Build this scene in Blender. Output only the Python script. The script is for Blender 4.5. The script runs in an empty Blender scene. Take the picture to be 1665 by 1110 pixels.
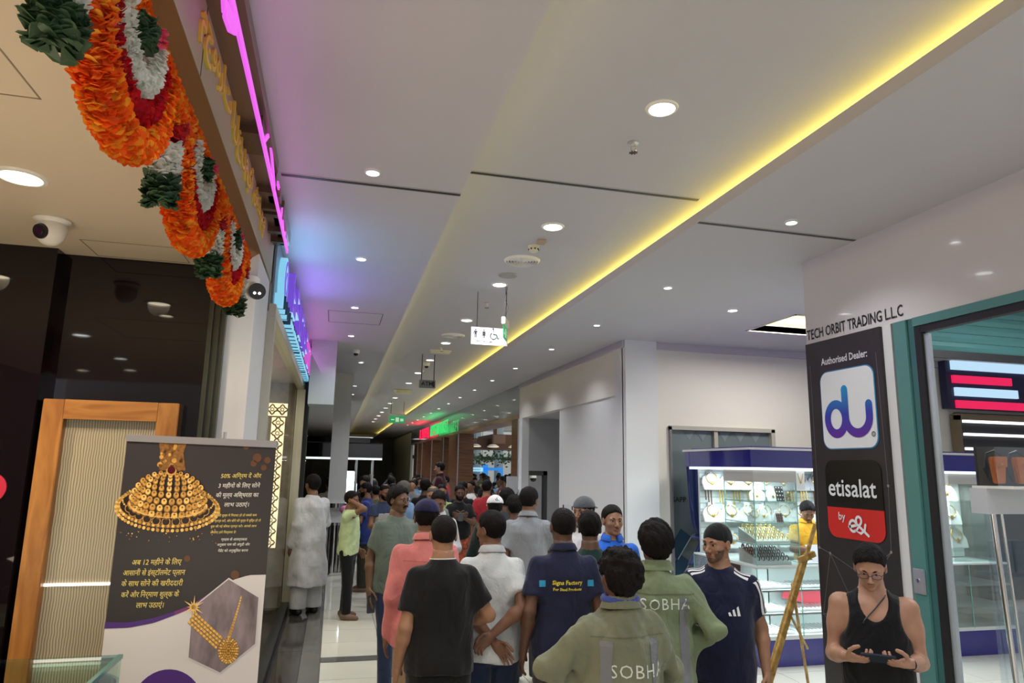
import bpy, bmesh, math, random
import numpy as np
from mathutils import Vector, Matrix
R = math.radians
random.seed(7); rng = np.random.default_rng(7)
sc = bpy.context.scene
col = sc.collection
# ------------------------------------------------------------------ camera
CAMZ = 2.03
cd = bpy.data.cameras.new('camera'); cam = bpy.data.objects.new('camera', cd); col.objects.link(cam)
yaw, pit, rol = .24708442, .18158221, .01842853
cy_, sy_, cp_, sp_, cr_, sr_ = math.cos(yaw), math.sin(yaw), math.cos(pit), math.sin(pit), math.cos(rol), math.sin(rol)
Fw = Vector((sy_*cp_, cy_*cp_, sp_)); Rt = Vector((cy_, -sy_, 0)); Up = Rt.cross(Fw)
R2 = cr_*Rt + sr_*Up; U2 = -sr_*Rt + cr_*Up
m = Matrix((R2, U2, -Fw)).transposed().to_4x4(); m.translation = (0, 0, CAMZ)
cam.matrix_world = m
cd.sensor_width = 36; cd.lens = 1113.9*36/1665; cd.clip_start = .05; cd.clip_end = 200
sc.camera = cam
# ------------------------------------------------------------------ world, exposure
sc.view_settings.view_transform = 'Standard'; sc.view_settings.look = 'None'
sc.view_settings.gamma = 1; sc.view_settings.use_curve_mapping = False
sc.view_settings.exposure = 0.58
sc.cycles.transparent_max_bounces = 40
sc.cycles.max_bounces = 10
w = bpy.data.worlds.new('mall_air'); sc.world = w; w.use_nodes = True
w.node_tree.nodes['Background'].inputs[0].default_value = (.80, .84, .90, 1)
w.node_tree.nodes['Background'].inputs[1].default_value = .55
def lamp(name, kind, loc, power, color=(1, 1, 1), size=.1, size_y=None, rot=None, spot=None, blend=.6, shape=None, parent=None, spread=None):
    l = bpy.data.lights.new(name, kind); l.energy = power; l.color = color
    if kind == 'AREA':
        l.shape = shape or ('RECTANGLE' if size_y else 'DISK'); l.size = size
        if size_y: l.size_y = size_y
        if spread: l.spread = R(spread)
    elif kind == 'SPOT': l.spot_size = R(spot or 110); l.spot_blend = blend; l.shadow_soft_size = size
    else: l.shadow_soft_size = size
    o = bpy.data.objects.new(name, l); o.location = loc
    if rot: o.rotation_euler = rot
    col.objects.link(o)
    return o
H = 3.8       # side ceiling
HR = 3.97     # raised middle ceiling
# big soft light over the concourse behind the camera and over the long corridor
lamp('concourse_light', 'AREA', (1.6, -2.2, 3.7), 74, (.93, .96, 1), 3.2, 2.4)
lamp('cove_led_right', 'AREA', (2.62, 21, 3.91), 46, (1, .80, .17), .03, 46, (0, R(125), 0))
lamp('cove_led_left', 'AREA', (.53, 21, 3.91), 30, (1, .84, .26), .03, 46, (0, R(-125), 0))
# ------------------------------------------------------------------ materials
MT = {}
def mat(name, c, rough=.5, metal=0, emit=None, es=1, coat=0, trans=0, ior=1.45, bump=0, bscale=30, bdist=.02, var=0, vscale=6, spec=.5, alpha=None, stretch=None, sheen=0):
    if name in MT: return MT[name]
    mt = bpy.data.materials.new(name); mt.use_nodes = True; nt = mt.node_tree; b = nt.nodes['Principled BSDF']
    b.inputs['Base Color'].default_value = (*c, 1); b.inputs['Roughness'].default_value = rough
    b.inputs['Metallic'].default_value = metal; b.inputs['IOR'].default_value = ior
    b.inputs['Specular IOR Level'].default_value = spec
    b.inputs['Coat Weight'].default_value = coat; b.inputs['Transmission Weight'].default_value = trans
    if sheen: b.inputs['Sheen Weight'].default_value = sheen
    if alpha is not None: b.inputs['Alpha'].default_value = alpha
    if emit: b.inputs['Emission Color'].default_value = (*emit, 1); b.inputs['Emission Strength'].default_value = es
    if bump or var:
        tc = nt.nodes.new('ShaderNodeTexCoord'); mp = nt.nodes.new('ShaderNodeMapping')
        nt.links.new(tc.outputs['Object'], mp.inputs[0])
        if stretch: mp.inputs['Scale'].default_value = stretch
    if bump:
        n = nt.nodes.new('ShaderNodeTexNoise'); n.inputs['Scale'].default_value = bscale; n.inputs['Detail'].default_value = 4
        nt.links.new(mp.outputs[0], n.inputs['Vector'])
        bp = nt.nodes.new('ShaderNodeBump'); bp.inputs['Strength'].default_value = bump; bp.inputs['Distance'].default_value = bdist
        nt.links.new(n.outputs['Fac'], bp.inputs['Height']); nt.links.new(bp.outputs[0], b.inputs['Normal'])
    if var:
        n = nt.nodes.new('ShaderNodeTexNoise'); n.inputs['Scale'].default_value = vscale; n.inputs['Detail'].default_value = 5
        nt.links.new(mp.outputs[0], n.inputs['Vector'])
        rp = nt.nodes.new('ShaderNodeValToRGB'); e = rp.color_ramp.elements
        e[0].position = .3; e[1].position = .7
        e[0].color = (*[max(0, x*(1-var)) for x in c], 1); e[1].color = (*[min(1, x*(1+var)) for x in c], 1)
        nt.links.new(n.outputs['Fac'], rp.inputs[0]); nt.links.new(rp.outputs[0], b.inputs['Base Color'])
    MT[name] = mt
    return mt
def wood(name, c1, c2, scale=(1, 1, 12), ws=2.2, rough=.35):
    if name in MT: return MT[name]
    mt = mat(name, c1, rough); nt = mt.node_tree; b = nt.nodes['Principled BSDF']
    tc = nt.nodes.new('ShaderNodeTexCoord'); mp = nt.nodes.new('ShaderNodeMapping'); mp.inputs['Scale'].default_value = scale
    n0 = nt.nodes.new('ShaderNodeTexNoise'); n0.inputs['Scale'].default_value = ws; n0.inputs['Detail'].default_value = 8; n0.inputs['Distortion'].default_value = 1.2
    rp = nt.nodes.new('ShaderNodeValToRGB'); e = rp.color_ramp.elements
    e[0].position = .35; e[1].position = .65; e[0].color = (*c1, 1); e[1].color = (*c2, 1)
    nt.links.new(tc.outputs['Object'], mp.inputs[0]); nt.links.new(mp.outputs[0], n0.inputs['Vector'])
    nt.links.new(n0.outputs['Fac'], rp.inputs[0]); nt.links.new(rp.outputs[0], b.inputs['Base Color'])
    return mt
def glass(name, tint=(.9, 1, .97), a=.12, rough=.02, fk=.55):
    """thin sheet glass: mostly see-through with mirror-like Fresnel reflection"""
    if name in MT: return MT[name]
    mt = bpy.data.materials.new(name); mt.use_nodes = True; nt = mt.node_tree; nt.nodes.clear()
    o = nt.nodes.new('ShaderNodeOutputMaterial'); mx = nt.nodes.new('ShaderNodeMixShader')
    tr = nt.nodes.new('ShaderNodeBsdfTransparent'); tr.inputs[0].default_value = (*tint, 1)
    gl = nt.nodes.new('ShaderNodeBsdfGlossy'); gl.inputs['Roughness'].default_value = rough
    lw = nt.nodes.new('ShaderNodeFresnel'); lw.inputs[0].default_value = 1.5
    ad = nt.nodes.new('ShaderNodeMath'); ad.operation = 'ADD'; ad.inputs[1].default_value = a
    ml = nt.nodes.new('ShaderNodeMath'); ml.operation = 'MULTIPLY'; ml.inputs[1].default_value = fk
    nt.links.new(lw.outputs[0], ml.inputs[0]); nt.links.new(ml.outputs[0], ad.inputs[0]); nt.links.new(ad.outputs[0], mx.inputs[0])
    nt.links.new(tr.outputs[0], mx.inputs[1]); nt.links.new(gl.outputs[0], mx.inputs[2]); nt.links.new(mx.outputs[0], o.inputs[0])
    MT[name] = mt
    return mt
white_paint = mat('white_paint', (.53, .52, .56), .55, bump=.05, bscale=60)
wall_white = mat('wall_white', (.78, .75, .70), .5, bump=.04, bscale=40)
wall_cool = mat('wall_cool', (.74, .75, .77), .5, bump=.04, bscale=40)
trim_grey = mat('trim_grey', (.42, .42, .43), .5)
black_gloss = mat('black_gloss', (.007, .004, .006), .03, spec=.6)
black_matte = mat('black_matte', (.012, .012, .014), .45)
black_plastic = mat('black_plastic', (.02, .02, .022), .3)
bronze = mat('bronze', (.27, .215, .14), .3, .75, bump=.03, bscale=8)
copper = mat('copper_band', (.36, .155, .045), .3, .75)
chrome = mat('chrome', (.75, .75, .76), .12, 1)
alu = mat('aluminium', (.62, .63, .66), .3, .8)
beige_ceil = mat('beige_ceiling', (.66, .56, .44), .6, bump=.03, bscale=50)
white_plastic = mat('white_plastic', (.8, .79, .75), .35)
white_gloss = mat('white_gloss', (.72, .69, .73), .12, coat=.4, var=.03, vscale=1.2)
gold = mat('gold', (.85, .58, .16), .25, 1)
gold_paint = mat('gold_paint', (.75, .55, .10), .35, .6)
lens_emit = mat('lamp_lens_cool', (.9, .9, .9), .3, emit=(.93, .98, 1), es=9)
lens_warm = mat('lamp_lens_warm', (.9, .9, .9), .3, emit=(1, .86, .62), es=7)
# ------------------------------------------------------------------ mesh builder
class MB:
    def __init__(s): s.v = []; s.f = []; s.mi = []
    def add(s, vs, fs, k=0):
        n = len(s.v); s.v += [tuple(p) for p in vs]; s.f += [tuple(i+n for i in f) for f in fs]; s.mi += [k]*len(fs); return s
    def box(s, x0, x1, y0, y1, z0, z1, k=0, rot=None, piv=None):
        vs = [(x, y, z) for x in (x0, x1) for y in (y0, y1) for z in (z0, z1)]
        if rot is not None:
            pv = Vector(piv or ((x0+x1)/2, (y0+y1)/2, (z0+z1)/2)); vs = [pv + rot @ (Vector(p)-pv) for p in vs]
        return s.add(vs, [(0, 1, 3, 2), (4, 6, 7, 5), (0, 4, 5, 1), (2, 3, 7, 6), (0, 2, 6, 4), (1, 5, 7, 3)], k)
    def cyl(s, a, b, r0, r1=None, n=16, k=0, caps=True):
        a = Vector(a); b = Vector(b); r1 = r0 if r1 is None else r1
        d = (b-a).normalized(); u = d.orthogonal().normalized(); w_ = d.cross(u)
        vs = []
        for c, r in ((a, r0), (b, r1)):
            for i in range(n):
                t = 2*math.pi*i/n; vs.append(c + r*(math.cos(t)*u + math.sin(t)*w_))
        fs = [(i, (i+1) % n, n+(i+1) % n, n+i) for i in range(n)]
        if caps: fs += [tuple(range(n))[::-1], tuple(range(n, 2*n))]
        return s.add(vs, fs, k)
    def tube(s, pts, r, n=8, k=0, closed=False):
        pts = [Vector(p) for p in pts]; rs = r if hasattr(r, '__len__') else [r]*len(pts)
        vs = []; u = None; N = len(pts)
        for i, p in enumerate(pts):
            d = (pts[(i+1) % N if closed else min(i+1, N-1)]-pts[(i-1) % N if closed else max(i-1, 0)])
            d = d.normalized() if d.length > 1e-9 else Vector((0, 0, 1))
            u = d.orthogonal().normalized() if u is None else (u - d*u.dot(d)).normalized()
            w_ = d.cross(u)
            vs += [p + rs[i]*(math.cos(2*math.pi*j/n)*u + math.sin(2*math.pi*j/n)*w_) for j in range(n)]
        fs = []
        for i in range(N if closed else N-1):
            for j in range(n):
                a, b = i*n+j, i*n+(j+1) % n; c = (i+1) % N*n
                fs.append((a, b, c+(j+1) % n, c+j))
        if not closed: fs += [tuple(range(n))[::-1], tuple(range((N-1)*n, N*n))]
        return s.add(vs, fs, k)
    def lathe(s, prof, c, n=24, k=0, ax=None, caps=True):
        """prof: (radius, height) pairs around axis ax through c"""
        c = Vector(c); d = Vector(ax or (0, 0, 1)).normalized(); u = d.orthogonal().normalized(); w_ = d.cross(u)
        vs = [c + h*d + r*(math.cos(2*math.pi*j/n)*u + math.sin(2*math.pi*j/n)*w_) for r, h in prof for j in range(n)]
        fs = [(i*n+j, i*n+(j+1) % n, (i+1)*n+(j+1) % n, (i+1)*n+j) for i in range(len(prof)-1) for j in range(n)]
        if caps: fs += [tuple(range(n))[::-1], tuple(range((len(prof)-1)*n, len(prof)*n))]
        return s.add(vs, fs, k)
    def ell(s, c, rx, ry, rz, n=12, m_=8, k=0, rot=None):
        vs = []; c = Vector(c)
        for i in range(m_+1):
            a = math.pi*i/m_
            for j in range(n):
                b = 2*math.pi*j/n; p = Vector((rx*math.sin(a)*math.cos(b), ry*math.sin(a)*math.sin(b), -rz*math.cos(a)))
                vs.append(c + (rot @ p if rot is not None else p))
        return s.add(vs, [(i*n+j, i*n+(j+1) % n, (i+1)*n+(j+1) % n, (i+1)*n+j) for i in range(m_) for j in range(n)], k)
    def prism(s, poly, o, u, v, d, k=0):
        """poly (2d) in plane o + a*u + b*v, extruded by vector d"""
        o, u, v, d = map(Vector, (o, u, v, d)); n = len(poly)
        vs = [o+a*u+b*v for a, b in poly] + [o+a*u+b*v+d for a, b in poly]
        return s.add(vs, [tuple(range(n))[::-1], tuple(range(n, 2*n))] + [(i, (i+1) % n, n+(i+1) % n, n+i) for i in range(n)], k)
    def build(s, name, mats, parent=None, smooth=False, bevel=0, local=False):
        me = bpy.data.meshes.new(name)
        off = Vector((0, 0, 0))
        if parent is not None and not local: off = world_loc(parent)
        vs = np.array(s.v, dtype=np.float64) - np.array(off)
        me.from_pydata(vs.tolist(), [], s.f)
        if not isinstance(mats, (list, tuple)): mats = [mats]
        for q in mats: me.materials.append(q)
        if len(mats) > 1: me.polygons.foreach_set('material_index', s.mi)
        bm = bmesh.new(); bm.from_mesh(me); bmesh.ops.recalc_face_normals(bm, faces=bm.faces)
        if bevel: bmesh.ops.bevel(bm, geom=list(bm.edges), offset=bevel, segments=2, affect='EDGES', clamp_overlap=True)
        bm.to_mesh(me); bm.free()
        if smooth:
            me.polygons.foreach_set('use_smooth', [True]*len(me.polygons))
            if smooth != 'all': me.set_sharp_from_angle(angle=R(38))
        o = bpy.data.objects.new(name, me); col.objects.link(o)
        if parent is not None: o.parent = parent
        return o
def world_loc(o):
    p = Vector((0, 0, 0))
    while o is not None: p += o.location; o = o.parent
    return p
def thing(name, label, cat, loc=(0, 0, 0), group=None, rz=0):
    o = bpy.data.objects.new(name, None); col.objects.link(o); o.location = loc; o.rotation_euler.z = rz; o.empty_display_size = .1
    o['label'] = label; o['category'] = cat
    if group: o['group'] = group
    return o
def tag(o, label, cat, group=None):
    o['label'] = label; o['category'] = cat
    if group: o['group'] = group
    return o
def struct(o, label=None):
    o['kind'] = 'structure'
    if label: o['label'] = label
    return o
def stuff(o): o['kind'] = 'stuff'; return o
def dup(root, loc, rz=0, label=None, group=None, scale=None):
    r = root.copy(); col.objects.link(r); r.location = loc; r.rotation_euler.z = rz
    if scale: r.scale = scale
    if label: r['label'] = label
    if group: r['group'] = group
    for ch in list(root.children):
        c = ch.copy(); col.objects.link(c); c.parent = r
        for g in list(ch.children):
            d = g.copy(); col.objects.link(d); d.parent = c
    return r
import re
def visual(s):
    c = '[\u0915-\u0939]'
    return re.sub('((?:%s\u094d)*%s)\u093f' % (c, c), lambda m_: '\u093f'+m_.group(1), s)
def textmesh(s, size=1, align='CENTER', bold=0, italic=0, res=3, extrude=0, sx=1, track=1):
    cu = bpy.data.curves.new('t', 'FONT'); cu.body = visual(s); cu.size = size; cu.align_x = align; cu.resolution_u = res
    cu.offset = bold*size; cu.shear = italic; cu.extrude = extrude; cu.space_character = track
    o = bpy.data.objects.new('t', cu); col.objects.link(o); bpy.context.view_layer.update()
    dg = bpy.context.evaluated_depsgraph_get(); e = o.evaluated_get(dg); me = e.to_mesh()
    vs = [(v.co.x*sx, v.co.y, v.co.z) for v in me.vertices]; fs = [tuple(p.vertices) for p in me.polygons]
    e.to_mesh_clear(); bpy.data.objects.remove(o); bpy.data.curves.remove(cu)
    return vs, fs
def lettering(mb, s, o, u, v, size, n=None, k=0, **kw):
    """put flat text in mb: origin o, right vector u, up vector v"""
    vs, fs = textmesh(s, size, **kw); o, u, v = Vector(o), Vector(u).normalized(), Vector(v).normalized(); w_ = u.cross(v)
    return mb.add([o+a*u+b*v+c*w_ for a, b, c in vs], fs, k)
X_, Y_, Z_ = Vector((1, 0, 0)), Vector((0, 1, 0)), Vector((0, 0, 1))
def fitted(mb, s, o, u, v, width, height_em, k=0, **kw):
    vs, fs = textmesh(s, 1, align='LEFT', **kw)
    if not vs: return
    x0, x1 = min(a[0] for a in vs), max(a[0] for a in vs); f = width/(x1-x0); o, u, v = Vector(o), Vector(u).normalized(), Vector(v).normalized(); w_ = u.cross(v)
    return mb.add([o+(a-x0)*f*u+b*height_em*v+c*height_em*w_ for a, b, c in vs], fs, k)
def B(*a, **k): return MB().box(*a, **k)
# ================================================================== STRUCTURE
tile_cream = mat('cream_tile', (.66, .64, .56), .09, var=.03, vscale=2)
tile_dark = mat('dark_band_tile', (.13, .125, .115), .08, var=.1, vscale=3)
tile_black = mat('black_brown_tile', (.045, .040, .036), .06, var=.15, vscale=2)
grout = mat('grout', (.10, .10, .09), .7)
fl = struct(B(-6, 13, -4, 62, -.20, -.012).build('floor', grout), 'glossy tiled mall floor in cream with dark bands')
gap = .0035
def tile(me_cache, w_, d, x, y, mt, parent):
    key = (round(w_, 3), round(d, 3), mt.name)
    if key not in me_cache:
        o = B(gap, w_-gap, gap, d-gap, -.012, 0).build('tile', mt, parent, local=True); me_cache[key] = o.data
    else:
        o = bpy.data.objects.new('tile', me_cache[key]); col.objects.link(o); o.parent = parent
    o.location = (x, y, 0)
cache = {}
xs = [-.014+.655*i for i in range(0, 12)]
rows = [(4.6, .6)]
y = 4.75; rows = []
while y < 22:
    rows.append((y, .62, 0)); y += .62
    if abs(y-7.85) < .3: rows.append((7.83, .21, 1)); y = 8.04
ntile = 0
for (yy, d, dk) in rows:
    for i in range(6 if yy > 9 else 11):
        if yy > 14 and i > 5: continue
        tile(cache, .655, d, xs[i], yy, tile_dark if dk else tile_cream, fl); ntile += 1
for j in range(9):
    yy = 4.75 + 1.2*j
    tile(cache, 1.2, 1.2, -1.214-.2, yy, tile_black, fl)
    tile(cache, .2, 1.2, -.214, yy, tile_dark, fl)
# the floor too far off or too near to tell tiles apart: one sheet a hair lower
far = MB(); far.box(-.014, 4.0, rows[-1][0]+.62, 61, -.012, -.001); far.box(4.0, 13, 9.33, 61, -.012, -.001); far.box(-.014, 7.2, -3.9, 4.745, -.012, -.001)
far.box(7.2, 13, -3.9, 9.33, -.012, -.001)
stuff(far.build('tile_sheet', tile_cream, fl))
far = MB(); far.box(-5.9, -.014, 15.56, 61, -.012, -.001); far.box(-5.9, -.014, -3.9, 4.745, -.012, -.001); far.box(-5.9, -1.42, 4.745, 15.56, -.012, -.001)
stuff(far.build('dark_tile_sheet', tile_black, fl))
stuff(B(-4.5, -.62, -3.9, 4.70, -.001, .002).build('shop_floor_sheet', mat('shop_floor_beige', (.55, .46, .34), .25), fl))
# ---- ceilings
c = MB()
c.box(-.55, .70, -3, 48, H, H+.08); c.box(-4.5, -.55, 10.2, 48, H, H+.08)
struct(c.build('ceiling', white_paint), 'white painted side ceiling over the left of the corridor')
c = MB()
c.box(2.45, 3.8, -3, 48, H, H+.08)
c.box(3.8, 5.0, 4.95, 8.9, H, H+.08); c.box(5.0, 6.3, 4.95, 6.6, H, H+.08); c.box(5.0, 6.3, 7.55, 8.9, H, H+.08); c.box(6.3, 12, 4.95, 8.9, H, H+.08)
struct(c.build('ceiling', white_paint), 'white painted side ceiling over the right of the corridor and kiosk bay')
c = MB(); c.box(.35, 2.80, -3, 48, HR, HR+.1)
c.box(.35, .40, -3, 48, H+.08, HR); c.box(2.75, 2.80, -3, 48, H+.08, HR); c.box(.35, 2.8, 46, 46.1, H, HR)
struct(c.build('ceiling', white_paint), 'raised middle ceiling between the two yellow lit coves')
led_y = mat('cove_led_tape', (.9, .8, .3), .5, emit=(1, .78, .15), es=1.6)
for x in (.50, 2.66):
    s_ = B(x-.02, x+.02, -2.5, 45.5, H+.082, H+.10).build('cove_led_strip', led_y)
    tag(s_, 'yellow LED strip hidden in the %s ceiling cove' % ('left' if x < 1 else 'right'), 'light strip')
# expansion joints
jm = mat('joint_black', (.03, .03, .035), .4)
for i, (x0, x1, z) in enumerate(((-.43, .70, H), (.70, 2.45, HR), (2.45, 3.78, H))):
    j = MB(); j.box(x0, x1, 4.235, 4.262, z-.006, z+.001); j.box(x0, x1, 4.222, 4.235, z-.003, z+.001, 1); j.box(x0, x1, 4.262, 4.275, z-.003, z+.001, 1)
    struct(j.build('trim_%d' % (i+1), [jm, trim_grey]))
# ---- left walls
struct(B(-.62, -.55, 5.35, 10.9, 3.16, 3.8).build('wall_left', bronze), 'bronze fascia over the glass jewellery shop')
struct(B(-4.6, -4.5, -3, 48, 0, 3.9).build('wall_left', black_matte))
w_ = struct(B(-.85, -.50, 10.95, 13.2, 0, 3.8).build('wall_left', black_gloss), 'black polished panels beside the glass jewellery shop')
for yy in (11.5, 12.1, 12.7):
    B(-.50, -.495, yy, yy+.012, .05, 3.75).build('panel_joint', trim_grey, w_)
struct(B(-.56, -.42, 10.78, 10.95, 0, 3.8).build('trim_4', black_matte), 'black shopfront corner post')
lw = struct(B(-1.5, -1.4, 13.2, 48, 0, 3.8).build('wall_left', mat('far_left_glass', (.05, .055, .055), .08)), 'dark glossy shopfronts along the far left of the corridor')
# bulkhead and white column
struct(B(-.42, -.06, 10.2, 10.75, 2.87, 3.8).build('wall_left', mat('bulkhead_blue_grey', (.46, .52, .54), .4)), 'blue grey bulkhead dropping from the ceiling')
cw = thing('column', 'square white column standing by the lime shirted man', 'column', (.09, 13.95, 0))
B(-.075, .255, 13.78, 14.12, .95, 3.8).build('shaft', mat('column_white', (.60, .60, .60), .4), cw)
rb = MB()
for i in range(22):
    a = 2*math.pi*i/22; rb.cyl((.09+.26*math.cos(a), 13.95+.26*math.sin(a), .04), (.09+.26*math.cos(a), 13.95+.26*math.sin(a), .92), .022, n=8)
rb.cyl((.09, 13.95, 0), (.09, 13.95, .93), .24, n=24)
rb.build('ribbed_base', chrome, cw, smooth=True)
rg = MB(); rg.cyl((.09, 13.95, .90), (.09, 13.95, .95), .30, n=28); rg.cyl((.09, 13.95, 1.22), (.09, 13.95, 1.30), .27, n=28); rg.cyl((.09, 13.95, 0), (.09, 13.95, .05), .30, n=28)
rg.build('collar', chrome, cw, smooth=True)
# ---- near left jewellery shop shell
struct(B(-4.5, -.665, -3, 4.72, 3.30, 3.38).build('ceiling', beige_ceil), 'beige ceiling inside the near jewellery shop')
bw = struct(B(-4.5, -.80, 4.72, 4.85, 0, 3.30).build('wall_back', black_gloss), 'polished black back wall of the near jewellery shop')
B(-2.10, -1.72, 4.60, 4.72, 0, 3.30).build('pier', black_gloss, bw)
t_ = MB(); t_.box(-.82, -.72, 4.55, 4.72, 0, 3.3); t_.box(-.80, -.79, 4.53, 4.56, 0, 3.3); t_.box(-.76, -.75, 4.53, 4.56, 0, 3.3)
struct(t_.build('trim_5', mat('olive_metal', (.06, .065, .045), .3, .3)), 'dark olive metal upright beside the white pier')
struct(B(-.72, -.56, 4.60, 5.36, 0, 3.38).build('wall_left', wall_cool), 'white pier between the two jewellery shops')
# fascia: copper underside, brushed face
fz = MB(); fz.box(-.62, -.55, -2.5, 5.42, 3.385, 3.72)
fo = struct(fz.build('wall_left', mat('brushed_bronze', (.36, .35, .20), .5, .2, bump=.02, bscale=4, stretch=(1, 1, 20))), 'brushed bronze fascia of the near jewellery shop')
MB().prism([(-.552, 3.384), (-.552, 3.392), (-.664, 3.385), (-.664, 3.302)], (0, -2.5, 0), X_, Z_, (0, 7.9, 0)).build('copper_edge', copper, fo)
B(-.60, -.50, -2.5, 5.50, 3.72, 3.80).build('upper_band', bronze, fo)
g_ = MB()
for yy in (2.45,): g_.box(-.553, -.5485, yy, yy+.006, 3.386, 3.72)
g_.build('seam', black_matte, fo)
pa = mat('panel_line', (.28, .22, .16), .6)
def panel_lines(name, label, x0, x1, y0, y1, z, mt, w=.006):
    p = MB(); p.box(x0, x1, y0, y0+w, z-.002, z); p.box(x0, x1, y1-w, y1, z-.002, z); p.box(x0, x0+w, y0, y1, z-.002, z); p.box(x1-w, x1, y0, y1, z-.002, z)
    return tag(p.build(name, mt), label, 'hatch')
panel_lines('access_panel', 'access hatch outline in the beige shop ceiling near the black wall', -1.53, -.99, 4.36, 4.69, 3.30, pa)
panel_lines('access_panel', 'large access hatch outline at left edge of beige shop ceiling', -2.2, -1.1, 1.6, 2.62, 3.30, pa)
panel_lines('access_panel', 'access hatch outline in the corridor ceiling beside the glowing sign', -.18, .46, 8.12, 8.8, H, mat('panel_line_dark', (.12, .12, .13), .6), .01)
# ---- right walls
struct(B(3.8, 3.95, 9.05, 14.3, 3.06, 3.8).build('wall_right', wall_white), 'white bulkhead above the right hand doorway')
struct(B(3.80, 3.95, 8.75, 9.05, 0, 3.8).build('wall_right', wall_cool))
struct(B(3.83, 3.95, 9.05, 11.63, 0, 3.06).build('wall_right', wall_cool), 'white wall behind the security counter')
struct(B(3.95, 6.2, 14.05, 14.3, 0, 3.06).build('wall_right', mat('recess_grey', (.42, .43, .45), .5)), 'grey side wall inside the doorway recess')
struct(B(3.80, 3.95, 14.05, 14.3, 0, 3.06).build('wall_right', wall_cool))
struct(B(6.2, 6.3, 9, 14.3, 0, 3.8).build('wall_right', wall_cool)); struct(B(3.95, 6.2, 11.4, 14.1, 3.06, 3.1).build('ceiling', white_paint))
struct(B(3.80, 4.27, 8.66, 8.78, 0, 3.8).build('wall_back', wall_cool), 'pale pilaster at the corner of the white wall')
bk = MB(); bk.box(4.27, 4.47, 8.75, 8.9, 0, 3.8); bk.box(4.47, 6.10, 8.75, 8.9, 2.60, 3.8); bk.box(6.10, 12, 8.75, 8.9, 0, 3.8)
struct(bk.build('wall_back', wall_white), 'cream wall behind the blue jewellery kiosk')
struct(B(3.8, 12, 8.72, 8.75, 3.70, 3.8).build('trim_6', mat('cornice_lilac', (.55, .52, .58), .5)))
struct(B(3.77, 3.8, 8.7, 14.3, 3.70, 3.8).build('trim_7', MT['cornice_lilac']))
struct(B(12, 12.1, -3, 9, 0, 3.9).build('wall_right', wall_cool))
# facade of the phone shop : fascia + side pier
fs_ = struct(B(3.8, 3.9, -2.5, 4.90, 3.09, 3.80).build('wall_right', white_gloss), 'glossy white fascia of the corner phone shop')
B(3.8, 3.9, 3.99, 4.90, 0, 3.09).build('pier', mat('pier_white', (.72, .73, .74), .4), fs_)
ps = struct(B(3.9, 7.5, 4.94, 5.0, 3.09, 3.8).build('wall_right', white_gloss))
# ---- hypermarket front
hy = MB(); hy.box(3.8, 3.95, 14.3, 36, 3.15, 3.8)
struct(hy.build('wall_right', mat('grey_glass_fascia', (.25, .27, .27), .06, spec=.9, coat=.6)), 'glossy grey fascia over the supermarket entrance')
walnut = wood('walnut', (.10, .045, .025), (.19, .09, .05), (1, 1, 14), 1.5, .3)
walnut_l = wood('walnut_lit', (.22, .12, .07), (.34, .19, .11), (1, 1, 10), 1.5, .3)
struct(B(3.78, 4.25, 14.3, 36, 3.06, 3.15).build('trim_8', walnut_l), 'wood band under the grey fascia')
for i, (y0, y1) in enumerate(((14.32, 14.95), (21.8, 23.7), (28.0, 30.2), (33, 34.4))):
    p = thing('wooden_pillar', ['walnut clad pillar at the near end of the supermarket entrance', 'second walnut clad pillar of the supermarket entrance, beside the raised figure', 'third walnut clad pillar of the supermarket entrance', 'farthest walnut clad pillar of the supermarket entrance'][i], 'pillar', (4.0, (y0+y1)/2, 0), 'walnut pillars')
    B(3.80, 4.3, y0, y1, 0, 3.06).build('cladding', walnut, p)
    B(3.785, 3.81, y0-.01, y0+.05, 0, 3.06).build('metal_edge', alu, p)
for i, (y0, y1) in enumerate(((24.9, 25.5), (31.2, 31.8))):
    p = thing('wooden_pillar', ['slim walnut pillar between the second and third wide pillars', 'slim walnut pillar before the farthest wide pillar'][i], 'pillar', (4.0, y0, 0), 'walnut pillars')
    B(3.80, 4.5, y0, y1, 0, 3.06).build('cladding', walnut, p); B(3.785, 3.81, y0-.01, y0+.05, 0, 3.06).build('metal_edge', alu, p)
struct(B(3.8, 3.9, 36, 48, 0, 3.8).build('wall_right', mat('far_wall_green', (.42, .42, .36), .5)))
# supermarket interior
struct(B(17.5, 17.6, 9, 48, 0, 4.6).build('wall_right', mat('market_back', (.75, .74, .70), .6)), 'pale far wall inside the supermarket')
struct(B(3.95, 17.6, 14.3, 48, 4.2, 4.3).build('ceiling', mat('market_ceiling', (.62, .63, .62), .6)), 'ceiling inside the supermarket')
struct(B(17.4, 17.5, 14.3, 48, 2.45, 2.75).build('trim_9', black_matte))
struct(B(4.0, 17.6, 40, 40.1, 0, 4.4).build('wall_back', wall_cool))
struct(B(4.0, 17.5, 39.9, 40, 2.42, 2.62).build('trim_10', black_matte)); struct(B(6.3, 17.6, 14.2, 14.3, 0, 4.4).build('wall_right', wall_cool))
struct(B(-4.5, 4, 47.9, 48, 0, 3.8).build('wall_back', mat('far_end', (.16, .17, .15), .4)), 'dark far end of the corridor')
lamp('market_light', 'AREA', (9.5, 24, 4.1), 260, (.97, 1, .95), 8, 16)
lamp('market_light', 'AREA', (9, 38, 4.1), 160, (.97, 1, .95), 8, 14)
# mall behind the camera
struct(B(-4.6, 12, -4.1, -4.0, 0, 3.9).build('wall_back', wall_cool))
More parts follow.
